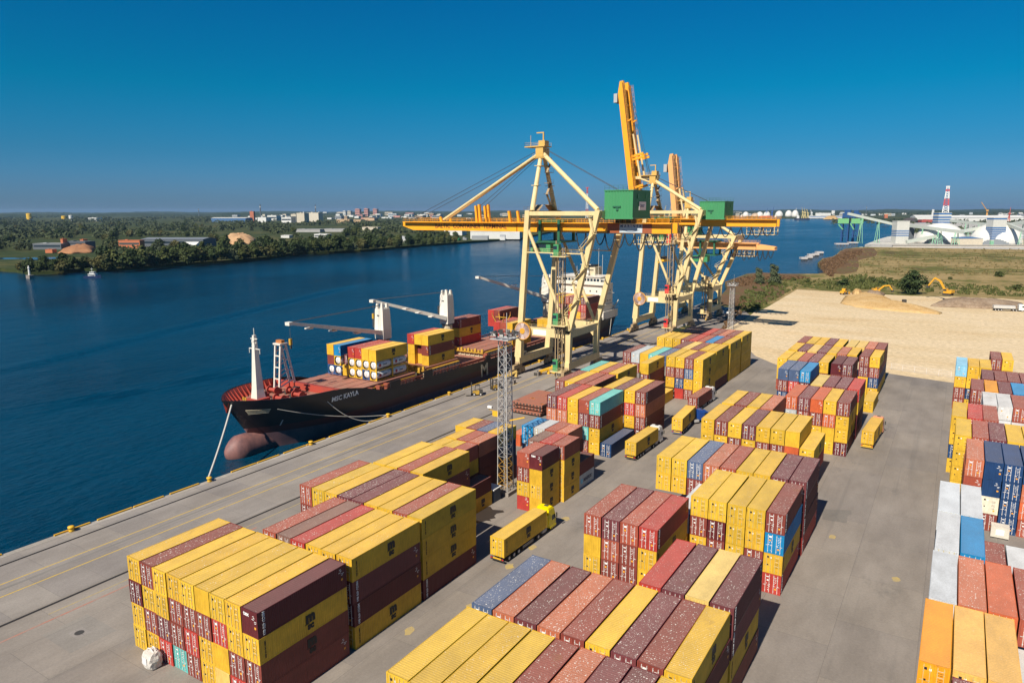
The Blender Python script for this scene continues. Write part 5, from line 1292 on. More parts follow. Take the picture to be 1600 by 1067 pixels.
block(-109.6, 174.5, (1.7,1.3,1.2), 'grey concrete block standing behind the lattice mast'); block(-108.8, 187.6, (1.9,1.4,1.3), 'grey concrete block standing in front of the crane bogies')
# yellow lifting beam lying by the crane
mb = MB(); mb.beam((-1.8,-2.2,.9),(1.2,1.4,2.0),.9,.7); mb.cbox((1.4,1.6,1.4),(1.3,1.4,2.4)); mb.box((-2.6,-3.2,.1),(-1.2,-1.6,.9)); mb.beam((1.2,1.2,2.6),(3.4,3.6,3.4),.5); mb.cbox((.2,.2,.5),(.8,.8,1))
tag(mb.build('lifting_beam', P('safety_yellow', (.75,.42,.02)), None, loc=(-107.0,191.5,.01)), 'yellow lifting gear lying on the quay between the crane legs', 'lifting gear')
mb = MB(); mb.beam((-1.5,-1.4,.6),(1.4,1.2,2.4),.7,.5); mb.beam((-1.8,-.6,.5),(.6,-.2,1.3),.4); mb.cbox((1.2,1.2,1.4),(.8,.8,1.6))
tag(mb.build('lifting_beam', P('safety_ochre', (.62,.42,.12)), None, loc=(-113.3,179.6,.01)), 'ochre rail buffer gear at the front of the crane bogies', 'lifting gear')
# wrapped sacks / crates
def sack(x, y, label, h, seed):
    rr = random.Random(seed); bm = bmesh.new(); bmesh.ops.create_icosphere(bm, subdivisions=3, radius=1)
    for v in bm.verts:
        c = v.co; m_ = max(abs(c.x), abs(c.y), abs(c.z)); c *= .4+.6/m_; c.x *= .95*(1+.08*math.sin(c.z*5+seed)); c.y *= .85; c.z = (c.z+1)*.5*h
        c.x += rr.uniform(-.04, .04); c.y += rr.uniform(-.04, .04)
    me = bpy.data.meshes.new('bulk_bag'); bm.to_mesh(me); bm.free(); me.materials.append(P('dirty_white_fabric', (.62,.58,.53), rough=.8, dirt=.6, dcol=(.36,.32,.27), scale=2))
    o = link('bulk_bag', me, None, (x, y, .01)); tag(o, label, 'bulk bag', 'bags standing in the yard')
    for k in range(2):
        mb = MB(); mb.path([(-.5+k*.2,-.2+k*.5,h*.93),(-.3+k*.2,-.2+k*.5,h*1.12),(.2+k*.2,-.1+k*.3,h*1.1),(.5,-.1+k*.3,h*.95)], .05, 5); mb.build('lifting_strap', M_LAB, o)
    mb = MB(); mb.box((-.45,-.9,h*.35),(.35,-.86,h*.75)); mb.build('printed_panel', P('pale_grey_print', (.72,.71,.72), dirt=.2), o)
sack(-73.4, 39.9, 'dirty white bulk bag in front of the nearest yellow and red stack', 2.1, 1)
mb = MB(); mb.box((-1.2,-.9,.18),(1.2,.9,1.9),0)
for sx in (-.9, .9): mb.box((sx-.25,-.9,0),(sx+.25,.9,.18),1)
mb.box((-.55,-.94,.6),(.55,-.9,1.5),2); tag(mb.build('crate', [P('dirty_cream_paint', (.66,.60,.50), dirt=.5), M_DRK, M_LAB], None, loc=(9.2,129.4,.01)), 'cream white crate on two feet in front of the navy containers', 'crate')
# steel bars at the far end of the quay
for i, (p, w_) in enumerate((((1128,498),9),((1138,502),7),((1120,503),8))):
    a = at(*p); mb = MB()
    for k in range(5): mb.box((k*.7,0,0),(k*.7+.5,w_,.55+.2*(k % 2)))
    tag(mb.build('pipe_bundle', P('dark_pipe', (.09,.075,.065)), None, loc=(a.x,a.y,.01)), 'dark steel sections lying in a bundle near the farthest crane', 'steel bundle', 'steel bundles at the end of the quay')
for i, p in enumerate(((1105,486),(1128,489),(1142,484))):
    a = at(*p); mb = MB(); mb.box((0,0,0),(7,2.2,.3)); mb.box((.3,.2,.3),(6.6,2.0,.7),1)
    tag(mb.build('white_slab', [M_LAB, P('slab_grey', (.5,.5,.5))], None, loc=(a.x-3,a.y,.01)), 'white slab lying on the ground beyond the farthest crane', 'slab', 'white slabs at the end of the quay')
# chain-link fence between the concrete and the sand
f0, f1 = at(1392,577), at(1486,590); n_ = 5
fo = empty('wire_fence', f0); tag(fo, 'pale wire fence with thin posts between concrete and sand', 'fence')
mb = MB()
for i in range(n_+1):
    p_ = (f1-f0)*(i/n_); mb = MB(); mb.beam(p_, p_+Vector((0,0,2.0)), .09); mb.build('fence_post', M_BAR, fo)
mb = MB()
for z in (.15, 1.0, 1.95): mb.beam(Vector((0,0,z)), (f1-f0)+Vector((0,0,z)), .04)
k = 60
for i in range(k): p_ = (f1-f0)*(i/k); q = (f1-f0)*((i+1)/k); mb.beam(p_+Vector((0,0,.15)), q+Vector((0,0,1.95)), .015); mb.beam(q+Vector((0,0,.15)), p_+Vector((0,0,1.95)), .015)
mb.build('fence_wire', M_BAR, fo)
# excavators, loader, roller and lorry on the sand
EY = P('excavator_yellow', (.72,.36,.02), dirt=.3)
def excavator(x, y, rz, label, arm, sc=1.0):
    o = empty('excavator', (x, y, arm[0]), rz); o.scale = (sc,)*3; tag(o, label, 'excavator', 'excavators on the sand field')
    mb = MB()
    for sx in (-1.1, 1.1): mb.loft([[(sx-.3,yy,z),(sx+.3,yy,z)] for yy,z in ((-1.9,.45),(-1.6,.05),(1.6,.05),(1.9,.45),(1.6,.9),(-1.6,.9),(-1.9,.45))]); mb.box((sx-.3,-1.6,.06),(sx+.3,1.6,.88))
    mb.build('track', M_DRK, o)
    mb = MB(); mb.box((-1.4,-1.9,1.0),(1.4,1.5,1.35)); mb.box((-1.4,-2.1,1.35),(1.4,-.2,2.5)); mb.box((.2,-.2,1.35),(1.4,1.3,2.0)); mb.build('body', EY, o)
    mb = MB(); mb.box((-1.4,-.1,1.35),(-.3,1.5,3.0),0); mb.box((-1.42,.1,2.0),(-.28,1.52,2.85),1); mb.build('cab', [EY, M_GLS], o)
    p0, p1, p2, p3 = arm[1:]; mb = MB(); mb.beam(p0, p1, .45, .8); mb.beam(p1, p2, .42, .7); mb.build('boom', EY, o)
    mb = MB(); mb.beam(p2, p3, .35, .6); mb.build('arm', EY, o)
    mb = MB(); mb.cbox(Vector(p3)+Vector((0,.1,-.5)), (1.2,1.0,1.0)); mb.build('bucket', M_DRK, o)
excavator(-4.2, 470, R(62), 'tall yellow excavator on top of the grey brown earth heap', (2.6, (0,1.2,1.8),(0,4.0,6.2),(0,6.6,7.4),(0,9.2,3.6)), 1.25)
excavator(-41.5, 482, R(-62), 'low yellow excavator behind a small earth heap near the round tree', (.6, (0,1.2,1.8),(0,3.8,4.0),(0,6.6,4.2),(0,8.4,1.6)), 1.1)
a = at(1319, 460); o = empty('wheel_loader', (a.x, a.y, 0), R(-20)); tag(o, 'small yellow wheel loader at the far edge of the sand', 'wheel loader')
mb = MB(); mb.box((-1.2,-3,1.0),(1.2,.2,2.2)); mb.box((-.9,.2,.9),(.9,2.4,1.6)); mb.build('body', EY, o); mb = MB(); mb.box((-1,-1.2,2.2),(1,.3,3.6),0); mb.box((-1.02,-1,2.5),(1.02,.32,3.3),1); mb.build('cab', [EY, M_GLS], o)
mb = MB(); mb.box((-1.5,3.2,.2),(1.5,4.3,1.4)); mb.beam((-.7,1,1.4),(-.7,3.3,1),.3); mb.beam((.7,1,1.4),(.7,3.3,1),.3); mb.build('bucket', EY, o)
for sx in (-1.2, 1.2):
    for yy in (-1.9, 1.6): link('wheel', WH, o, (sx, yy, .8)).scale = (1.4,1.6,1.6)
a = at(1411, 477); o = empty('bulldozer', (a.x, a.y, 0), R(30)); tag(o, 'small dark and yellow bulldozer in the middle of the sand', 'bulldozer')
mb = MB()
for sx in (-1, 1): mb.box((sx-.3,-1.8,.0),(sx+.3,1.8,.9))
mb.build('track', M_DRK, o); mb = MB(); mb.box((-.8,-.3,.7),(.8,2.0,1.9),0); mb.build('body', EY, o); mb = MB(); mb.box((-.9,-1.6,1.0),(.9,-.1,3.2)); mb.build('cab', M_DRK, o); mb = MB(); mb.box((-1.8,2.5,.1),(1.8,2.8,1.3)); mb.build('blade', EY, o)
a = at(1551, 485); a2 = at(1593, 486.5); rz = math.atan2(a2.y-a.y, a2.x-a.x)-R(90)
o = empty('tipper_lorry', (a.x, a.y, 0), rz); tag(o, 'white lorry with a grey tipper body parked on the sand', 'lorry')
mb = MB(); mb.loft([[(-1.2,y_,1.3),(-1.25,y_,2.7),(1.25,y_,2.7),(1.2,y_,1.3)] for y_ in (0,9.4)], close=True, caps=True); mb.build('tipper_body', P('tipper_grey', (.55,.53,.50), dirt=.3), o)
mb = MB(); mb.box((-.5,.2,.8),(.5,13.4,1.2)); mb.build('chassis', M_DRK, o)
mb = MB(); mb.loft([[(-1.2,10.9,z),(1.2,10.9,z),(1.2,13.6-f_,z),(-1.2,13.6-f_,z)] for z,f_ in ((.7,0),(2,0),(3.3,.5),(3.6,1.0))], close=True, caps=True); cb = mb.build('cab', P('cab_white', (.78,.76,.72)), o)
mb = MB(); mb.box((-1.21,12.2,2.0),(1.21,13.3,2.8)); mb.build('side_window', M_GLS, cb)
for sx in (-1, 1):
    for yy in (.9, 2.2, 3.5, 8.6, 9.9, 12.4): link('wheel', WH, o, (sx, yy, .52))
# ================================================================ far bank, port and city
def up(px, pyb, pyt, z=0.0):
    """point standing above the ground seen at (px, pyb), as high as it shows at row pyt"""
    g = at(px, pyb, z); d = _f*FPX + _r2*(px-800) - _u2*(pyt-533.5)
    k = math.hypot(g.x, g.y)/math.hypot(d.x, d.y); return Vector((g.x, g.y, CAMH+d.z*k))
# ---- trees
def leaf_mat(name, c1, c2):
    m, n, l, b = new_mat(name); oi = n.new('ShaderNodeObjectInfo'); g = n.new('ShaderNodeNewGeometry')
    t = noise(n, l, .16, 3, .6, g.outputs['Position']); mx = math_(n, l, 'ADD', math_(n, l, 'MULTIPLY', oi.outputs['Random'], .55), math_(n, l, 'MULTIPLY', t.outputs[0], .55))
    r = ramp(n, [(.25, c1), (.8, c2)]); l.new(mx, r.inputs[0]); l.new(r.outputs[0], b.inputs['Base Color']); b.inputs['Roughness'].default_value = .7
    b.inputs['Specular IOR Level'].default_value = .2; return m
LM = [leaf_mat('dark_leaves', (.018,.034,.010), (.05,.068,.018)), leaf_mat('mid_leaves', (.03,.048,.013), (.075,.085,.022)), leaf_mat('olive_leaves', (.05,.055,.016), (.105,.095,.03)), leaf_mat('willow_leaves', (.055,.07,.035), (.11,.125,.06))]
BARK = P('bark', (.10,.075,.05), rough=.9)
def tree_meshes(h, w_, seed, mat, nlobe=9, nleaf=1100, ls=.75, shape='round', low=.16):
    rr = random.Random(seed); mb = MB(); tr = MB()
    tr.tube((0,0,-.3),(0,0,h*.45),.034*h*.55,7,r2=.018*h*.5); lobes = []
    for k in range(nlobe):
        t = (k+.5)/nlobe; z = h*(low+(.97-low)*t)
        if shape == 'round': wd = w_*.5*math.sin(math.pi*min(1, .16+t*.80))**.7
        elif shape == 'tall': wd = w_*.5*(1-.75*t)**.8*(.8+.4*rr.random())
        else: wd = w_*.5*(1-t**2.2)**.6
        for j in range(2 if shape == 'tall' else 3):
            a = rr.uniform(0, 6.28); d = wd*rr.uniform(.25, .72); rad = max(.09*h, wd*rr.uniform(.38, .62)) if shape != 'tall' else max(.07*h, wd*rr.uniform(.45, .8))
            c = Vector((math.cos(a)*d, math.sin(a)*d, min(z, h-rad*.7))); lobes.append((c, rad))
            if j == 0 and t < .8: tr.tube((0,0,h*(.12+.3*t)), tuple(c), .012*h*.5, 5, r2=.004*h)
    tot = sum(r_*r_ for _, r_ in lobes)
    for c, rad in lobes:
        for i in range(max(6, int(nleaf*rad*rad/tot))):
            v = Vector((rr.gauss(0,1), rr.gauss(0,1), rr.gauss(0,1))).normalized(); d = rad*(rr.uniform(.55, 1.08) if rr.random() < .85 else rr.uniform(1.05, 1.3))
            p = c+Vector((v.x*d, v.y*d, v.z*d*.82))
            if p.z < h*low*.6: continue
            nrm = (v+Vector((rr.uniform(-.7,.7), rr.uniform(-.7,.7), rr.uniform(-.2,.9)))).normalized(); a = nrm.orthogonal().normalized(); b_ = nrm.cross(a)
            an = rr.uniform(0, 6.28); a, b_ = a*math.cos(an)+b_*math.sin(an), b_*math.cos(an)-a*math.sin(an); s_ = ls*rr.uniform(.6, 1.35)
            mb.add([p-a*s_-b_*s_*.6, p+a*s_*.9-b_*s_*.5, p+a*s_*.6+b_*s_*.7, p-a*s_*.7+b_*s_*.6], [(0,1,2,3)])
    cm = bpy.data.meshes.new('crown'); cm.from_pydata(mb.v, [], mb.f); cm.materials.append(mat)
    return tr.mesh('trunk', BARK), cm
TREES = [tree_meshes(14, 12, 1, LM[0]), tree_meshes(13, 11, 2, LM[1]), tree_meshes(11, 10, 3, LM[2]), tree_meshes(15, 8.5, 4, LM[1], shape='egg'), tree_meshes(10, 11, 5, LM[3]), tree_meshes(16, 12, 6, LM[0], 10), tree_meshes(17, 6, 7, LM[0], shape='tall')]
TL_ = ['dark green broad tree', 'mid green broad tree', 'olive bushy tree', 'upright green tree', 'pale silvery willow tree', 'tall dark green broad tree', 'slender pointed tree']
TNUM = 0
def tree(x, y, kind, sc, where, group='trees on the far bank', label=None):
    global TNUM
    o = empty('broadleaf_tree', (x, y, 0), random.Random(TNUM).uniform(0, 6.28)); o.scale = (sc, sc, sc*random.Random(TNUM*3).uniform(.88, 1.12)); TNUM += 1
    tag(o, label or '%s %s' % (TL_[kind], where), 'tree', group); link('trunk', TREES[kind][0], o); link('crown', TREES[kind][1], o)
    return o
def shore_y(px):
    for (a, ya), (b_, yb) in zip(lshore, lshore[1:]):
        if px <= b_: return ya+(yb-ya)*(px-a)/(b_-a)
    return 375
rr = random.Random(21)
# strip right behind the shoreline
px = 30.0
while px < 722:
    sy = shore_y(px); d_ = math.hypot(*at(px, sy).xy)
    for row, dy in enumerate((2.0, 5.0, 9.5)):
        if px < 150 and row == 2: continue
        if rr.random() < (.93, .85, .7)[row] and not (px > 500 and row == 2 and 610 < px < 645):
            q = at(px+rr.uniform(-4, 4), sy-dy*(1 if px < 430 else .8)-rr.uniform(-.8, .8)-1.2, 0)
            k = rr.choices(range(7), (5, 4, 3, 2, 1.2, 4, .4))[0]
            sc = rr.uniform(.72, 1.02)*(.75 if px < 60 else (1.0 if px < 150 else 1.3))
            if px > 640: sc *= .85
            tree(q.x, q.y, k, sc, 'in the wooded strip along the far shore')
    px += rr.uniform(9.0, 13.0)*(1 if px < 430 else .85)
# loose woods behind the strip, leaving clearings for the buildings, heaps and fields
CLEAR = [(50,376,158,397),(186,372,322,389),(338,364,420,384),(420,371,455,380),(455,355,545,363),(486,362,514,373),(612,368,646,381),(0,395,105,420)]
cand = []
for _ in range(900):
    X_, Y_ = rr.uniform(-10, 715), rr.uniform(350, 394)
    if Y_ > shore_y(max(0, X_))-12: continue
    if any(a < X_ < c and b_ < Y_ < d for a, b_, c, d in CLEAR): continue
    if X_ > 420 and Y_ > 372: continue
    if rr.random() < .25+.5*math.sin(X_*.045+Y_*.31)*math.cos(Y_*.27-X_*.02): cand.append((X_, Y_))
for X_, Y_ in cand[:135]:
    q = at(X_, Y_, 0); tree(q.x, q.y, rr.choices(range(7), (3, 4, 4, 2, 3, 3, 1))[0], rr.uniform(.9, 1.35), 'in the loose woods behind the far shore')
# trees too far to tell apart: one wood
mb = MB(); rr = random.Random(8)
def wood(xa, xb, ya, yb, n_, hmin, hmax, lf=9):
    for _ in range(n_):
        X_, Y_ = rr.uniform(xa, xb), ya+(yb-ya)*rr.random()**.8
        if any(a-3 < X_ < c+3 and b_-2 < Y_ < d+1 for a, b_, c, d in CLEAR) or (X_ < 720 and Y_ > shore_y(max(0, X_))-14) or math.sin(X_*.05+1)*math.sin(Y_*.33+X_*.013) < -.35: continue
        g = at(X_, Y_, 0); h = rr.uniform(hmin, hmax); w_ = h*rr.uniform(.35, .65)
        for i in range(lf):
            v = Vector((rr.gauss(0,1), rr.gauss(0,1), abs(rr.gauss(.3,.8)))).normalized(); p = Vector((g.x+v.x*w_, g.y+v.y*w_, h*.30+v.z*h*.66)); nrm = (v+Vector((rr.uniform(-.5,.5),)*3)).normalized()
            a = nrm.orthogonal().normalized(); b_ = nrm.cross(a); s_ = h*rr.uniform(.17, .30); mb.add([p-a*s_-b_*s_*.7, p+a*s_-b_*s_*.6, p+a*s_*.7+b_*s_*.8, p-a*s_*.8+b_*s_*.7], [(0,1,2,3)])
wood(-10, 150, 345, 352, 240, 10, 15); wood(-10, 330, 337, 347, 900, 11, 17); wood(330, 850, 336, 356, 700, 9, 14); wood(-10, 420, 331.5, 337, 1000, 13, 22, 6); wood(420, 840, 331.5, 336, 800, 12, 20, 6); wood(560, 720, 352, 372, 200, 9, 14)
wood(-5, 470, 347, 374, 2600, 6, 12); wood(-5, 330, 374, 392, 700, 4, 8); wood(400, 620, 345, 362, 500, 7, 12); wood(640, 850, 340, 356, 200, 9, 14)
wood(1130, 1600, 331.5, 337, 900, 12, 20, 6); wood(1300, 1600, 337, 352, 420, 8, 13, 7); wood(1418, 1440, 356, 366, 60, 6, 10, 9); wood(1490, 1545, 356, 372, 90, 6, 10, 9)
me = bpy.data.meshes.new('far_woods'); me.from_pydata(mb.v, [], mb.f); me.materials.append(leaf_mat('distant_leaves', (.026,.042,.017), (.07,.08,.03)))
tag(link('far_woods', me), kind='stuff')
# scrub along the right-hand shore: ground cover nobody could count, plus bushes and two trees one can tell apart
mb = MB(); rr = random.Random(14)
def scrub(poly_px, n_, h0, h1, m=0):
    xs = [p[0] for p in poly_px]; ys_ = [p[1] for p in poly_px]
    def inside(x, y):
        c = False; j = len(poly_px)-1
        for i in range(len(poly_px)):
            xi, yi = poly_px[i]; xj, yj = poly_px[j]
            if (yi > y) != (yj > y) and x < (xj-xi)*(y-yi)/(yj-yi)+xi: c = not c
            j = i
        return c
    k = 0
    while k < n_:
        X_, Y_ = rr.uniform(min(xs), max(xs)), rr.uniform(min(ys_), max(ys_))
        if not inside(X_, Y_): continue
        k += 1; g = at(X_, Y_, -.2); h = rr.uniform(h0, h1)
        for i in range(7):
            p = g+Vector((rr.uniform(-1,1)*h*.8, rr.uniform(-1,1)*h*.8, rr.uniform(.15,.85)*h)); a = Vector((rr.uniform(-1,1), rr.uniform(-1,1), rr.uniform(-.4,.4))).normalized(); b_ = Vector((rr.uniform(-.4,.4), rr.uniform(-.4,.4), 1)).normalized(); s_ = h*.42*rr.uniform(.6, 1.3)
            mb.add([p-a*s_-b_*s_*.7, p+a*s_-b_*s_*.6, p+a*s_*.6+b_*s_, p-a*s_*.7+b_*s_*.8], [(0,1,2,3)], m)
scrub([(1145,492),(1165,455),(1200,440),(1245,436),(1300,437),(1340,446),(1335,455),(1245,450),(1205,472),(1180,486)], 420, .5, 1.6, 0)
scrub([(1300,437),(1340,430),(1420,438),(1415,452),(1330,452)], 300, .6, 2.0, 0); scrub([(1440,442),(1600,450),(1600,464),(1450,458)], 240, .5, 1.5, 0)
scrub([(1145,440),(1180,431),(1245,433),(1270,436),(1200,440),(1160,448)], 260, .9, 1.7, 1); scrub([(1280,412),(1325,393),(1350,392),(1345,398),(1310,420),(1298,434),(1290,428)], 500, 1.0, 1.9, 1); scrub([(1128,520),(1145,470),(1165,468),(1160,492)], 120, .6, 1.3, 1)
scrub([(1340,388),(1600,390),(1600,430),(1420,432),(1320,425),(1330,400)], 520, .5, 1.4, 2)
me = bpy.data.meshes.new('scrub'); me.from_pydata(mb.v, [], mb.f)
for mm in (leaf_mat('scrub_green', (.04,.058,.016), (.12,.125,.035)), leaf_mat('reed_brown', (.10,.055,.03), (.17,.10,.05)), leaf_mat('dry_grass', (.09,.09,.03), (.23,.17,.07))): me.materials.append(mm)
me.polygons.foreach_set('material_index', mb.m); tag(link('scrub_vegetation', me), kind='stuff')
BIGT = [tree_meshes(14.5, 13.5, 31, LM[0], 9, 2600, .55, low=.04), tree_meshes(12.5, 9.5, 32, LM[3], 10, 2200, .42, 'tall', low=.05)]
g = at(1424, 459); o = empty('broadleaf_tree', (g.x, g.y, -.3)); tag(o, 'round dense dark green tree at the back edge of the sand', 'tree', 'single trees on the right-hand shore'); link('trunk', BIGT[0][0], o); link('crown', BIGT[0][1], o)
for dx, s_ in ((-6, .9), (3.5, 1.12)):
    g = at(1200, 443); o = empty('broadleaf_tree', (g.x+dx, g.y+dx*.3, -.3)); o.scale = (s_,)*3; tag(o, ('shorter' if s_ < 1 else 'taller')+' pointed silvery green tree of the pair by the right-hand shore', 'tree', 'single trees on the right-hand shore'); link('trunk', BIGT[1][0], o); link('crown', BIGT[1][1], o)
BUSH = tree_meshes(4, 6, 41, LM[1], 4, 420, .42, low=.02)
for i, (X_, Y_, s_) in enumerate(((1318,446,1.2),(1345,442,.8),(1362,440,.8),(1378,446,.9),(1395,444,.7),(1240,438,.6),(1262,441,.5),(1190,462,.7),(1160,468,.6),(1208,446,.8),(1562,432,1.1),(1485,436,.5),(1590,452,.9),(1445,444,.8),(1180,480,.7))):
    g = at(X_, Y_); o = empty('bush', (g.x, g.y, -.3), i); o.scale = (s_*1.3, s_*1.3, s_); tag(o, 'green bush growing in the rough grass beyond the sand', 'bush', 'bushes in the grassland'); link('stem', BUSH[0], o); link('foliage', BUSH[1], o)
# ---- buildings
M_RF = {}
def bmat(n_, c): return P('wall_'+n_, c, rough=.75, dirt=.25, scale=.1)
def building(name, x0, x1, yb, yt, depth, wall, label, cat='building', group=None, roof=None, gable=0, bands=0, band=None, z=0):
    """a block whose front foot runs from pixel column x0 to x1 at row yb, its eaves at row yt"""
    a, b_ = at(x0, yb, z), at(x1, yb, z); h = up((x0+x1)/2, yb, yt).z; d = b_-a; L = d.length; d.normalize(); n_ = Vector((-d.y, d.x, 0))
    if n_.dot(a) < 0: n_ = -n_
    o = empty(name, a, math.atan2(d.y, d.x)); tag(o, label, cat, group); s_ = 1 if n_.dot(Vector((-d.y, d.x, 0))) > 0 else -1
    h = max(h, 2.5); mb = MB(); mb.box((0,0,-.5),(L,depth,h)); mb.build('wall', bmat(*wall), o)
    rm = bmat(*(roof or wall)); mb = MB(); e = max(.3, L*.006)
    if gable: mb.loft([[(-e,-e,h),(-e,depth/2,h+gable),(-e,depth+e,h)],[(L+e,-e,h),(L+e,depth/2,h+gable),(L+e,depth+e,h)]]); mb.add([(0,0,h),(0,depth,h),(0,depth/2,h+gable),(L,0,h),(L,depth,h),(L,depth/2,h+gable)], [(0,2,1),(3,4,5)])
    else: mb.box((-e,-e,h),(L+e,depth+e,h+max(.3,h*.04))); mb.cbox((L*.3,depth*.5,h+h*.05),(L*.12,depth*.3,h*.10+.6))
    mb.build('roof', rm, o)
    for k in range(bands):
        mb = MB(); zb = h*(k+.55)/(bands+.2); mb.box((L*.03,-.06-.02*L/50,zb),(L*.97,.0,zb+h*.32/(bands+.2))); mb.build('window_band', band or M_GLS, o)
    return o
WHITE, GREY, BEIGE, BRICK, BLUE, TAN, PINK = ('white',(.66,.65,.62)), ('grey',(.32,.33,.34)), ('beige',(.56,.49,.38)), ('brick',(.42,.13,.06)), ('blue',(.05,.13,.28)), ('tan',(.48,.33,.19)), ('pink',(.50,.24,.20))
DKG = ('slate',(.10,.115,.135)); ORB = ('orange_brick',(.50,.15,.06))
building('factory', 97, 134, 389, 378, 22, DKG, 'old brick factory front with two orange red stair towers across the river', roof=DKG, bands=2)
building('stair_tower', 96, 99.5, 389.5, 374, 9, ORB, 'left orange red stair tower of the brick factory'); building('stair_tower', 126, 131, 385, 374.5, 10, ORB, 'right orange red stair tower of the brick factory')
building('long_shed', 52, 96, 390, 381, 20, DKG, 'long dark brick shed left of the factory across the river', roof=GREY, bands=1)
building('brick_hut', 71, 82, 395.5, 390, 8, ORB, 'small orange brick hut at the foot of the factory')
heap('clay_heap', [(88,396),(110,389),(140,384),(150,388),(146,395),(110,397)], 7, soil_mat('clay', [(.4,(.30,.14,.07)),(.6,(.40,.20,.10))],(.05,.2,1)), 'long heap of orange clay before the brick factory', 'clay heap', 'heaps on the far bank', seed=7)
heap('sand_heap', [(342,381),(350,372),(385,369),(402,376),(398,381),(370,383)], 11, soil_mat('pale_clay', [(.4,(.46,.27,.14)),(.6,(.55,.35,.19))],(.05,.2,1)), 'big flat topped heap of orange sand among the trees across the river', 'sand heap', 'heaps on the far bank', seed=8)
building('brick_portal', 186, 219, 388, 376, 12, ORB, 'orange red brick building end with dark opening across the river', roof=ORB, bands=1, band=P('dark_opening', (.05,.06,.06)))
building('industrial_hall', 221, 318, 386, 374, 40, DKG, 'long dark blue grey industrial hall across the river', roof=('dark_roof',(.16,.18,.21)), gable=2, bands=1)
building('white_tent', 283, 306, 388, 383, 20, WHITE, 'white tent roof in front of the dark industrial hall', roof=WHITE, gable=4)
building('white_hut', 303, 311, 400, 394, 8, BEIGE, 'pale hut among the trees near the shore', gable=2)
building('blue_hall', 330, 384, 347, 341, 60, BLUE, 'low dark blue hall left of the power station', roof=WHITE, gable=3)
building('brick_tower', 391, 397, 346, 331, 14, BRICK, 'square red brick tower left of the power station')
for nm, x, yb, yt, wd, c, lab in (('yellow_silo',46,345,334,6,('silo_yellow',(.75,.45,.02)),'tall yellow storage tower above the distant wood, the leftmost'),('yellow_silo',100,345,338,5.5,('silo_yellow',(.75,.45,.02)),'lower yellow storage tower beside a white one in the distant wood'),('white_silo',111,345,337,4.5,WHITE,'white storage tower beside the lower yellow one')):
    a = at(x, yb); r_ = wd/2*math.hypot(a.x, a.y)/FPX; h = up(x, yb, yt).z; o = empty(nm, a); tag(o, lab, 'storage tower', 'storage towers in the distant wood'); mb = MB(); mb.lathe([(r_,-1),(r_,h),(r_*.9,h+1),(0,h+2)], (0,0,0), 14); mb.build('shell', bmat(*c), o); mb = MB(); mb.box((r_,-r_*.4,0),(r_*2.2,r_*.4,h*.22)); mb.build('annex', bmat(*WHITE), o)
building('apartment_house', 138, 151, 346, 340.5, 40, WHITE, 'white block just right of the storage towers in the wood', bands=2)
for i, (x0, x1, yb, yt, c, lab) in enumerate(((455,463,347,335,BEIGE,'lower beige block of the power station on its left'),(464,476,348,333.5,BEIGE,'middle beige block of the power station'),(480,498,347,333,('cream_concrete',(.60,.54,.44)),'largest cream block of the power station'),(440,455,348,340,WHITE,'long low white hall left of the beige blocks'),(418,432,345,337,WHITE,'white hall with grey roofs near the tall chimney'),(403,416,349,340,WHITE,'white process building under the tall thin chimney'),(526,546,348,343,TAN,'low tan hall right of the cream block'),(546,564,347.5,343.5,TAN,'long low tan roofed hall in the city'),(568,585,345,341,('peach',(.55,.36,.22)),'low peach coloured hall in the city'))):
    building('power_station_block', x0, x1, yb, yt, 45, c, lab, group='power station and works on the skyline', bands=1 if i in (0, 3, 4) else 0)
def chimney(x, yb, yt, wd, c, label, group='chimneys on the skyline'):
    a = at(x, yb); k = math.hypot(a.x, a.y)/FPX; h = up(x, yb, yt).z; o = empty('chimney', a); tag(o, label, 'chimney', group)
    mb = MB(); mb.tube((0,0,0),(0,0,h),wd/2*k,10,r2=wd*.36*k); mb.build('shaft', bmat(*c), o); mb = MB(); mb.tube((0,0,h*.82),(0,0,h*.88),wd*.42*k,10); mb.build('band', bmat(*WHITE), o)
chimney(408, 346, 319.5, 2.2, DKG, 'tall thin grey chimney above the white works'); chimney(494, 346, 320, 1.8, DKG, 'tall thin dark chimney behind the cream block'); chimney(475, 346, 331, 2.2, WHITE, 'short white stack beside the beige block'); chimney(499, 346, 331, 2, WHITE, 'short white stack right of the cream block'); chimney(311, 338, 326, 1.2, DKG, 'thin dark stack far behind the woods'); chimney(410, 347, 337, 2.6, WHITE, 'short fat white stack at the white works')
for i, (x0, x1, yb, yt, c, lab) in enumerate(((555,562,338,327,PINK,'tall pinkish apartment tower, leftmost on the skyline'),(569,575,338,326.5,PINK,'tall pinkish apartment tower, second on the skyline'),(583,589,338,327,PINK,'tall pinkish apartment tower, third on the skyline'),(536,540,338,330,WHITE,'narrow white apartment tower on the skyline'),(543,548,338,330,BEIGE,'narrow beige apartment tower on the skyline'))):
    building('apartment_tower', x0, x1, yb, yt, 30, c, lab, group='apartment towers on the skyline', bands=3)
rr = random.Random(33)
for i in range(58):
    x = rr.uniform(500, 700) if i < 42 else rr.uniform(700, 860); yb = rr.uniform(334.5, 343); wd = rr.uniform(4, 13); ht = rr.uniform(1.6, 5)
    c = rr.choice((WHITE, WHITE, GREY, BEIGE, ('cool_white',(.55,.58,.60)), PINK, TAN))
    building('city_building', x, x+wd, yb, yb-ht, rr.uniform(25, 60), c, '%s building in the hazy city on the horizon' % ('white' if 'white' in c[0] else c[0]), group='buildings of the far city', bands=1 if ht > 3 else 0)
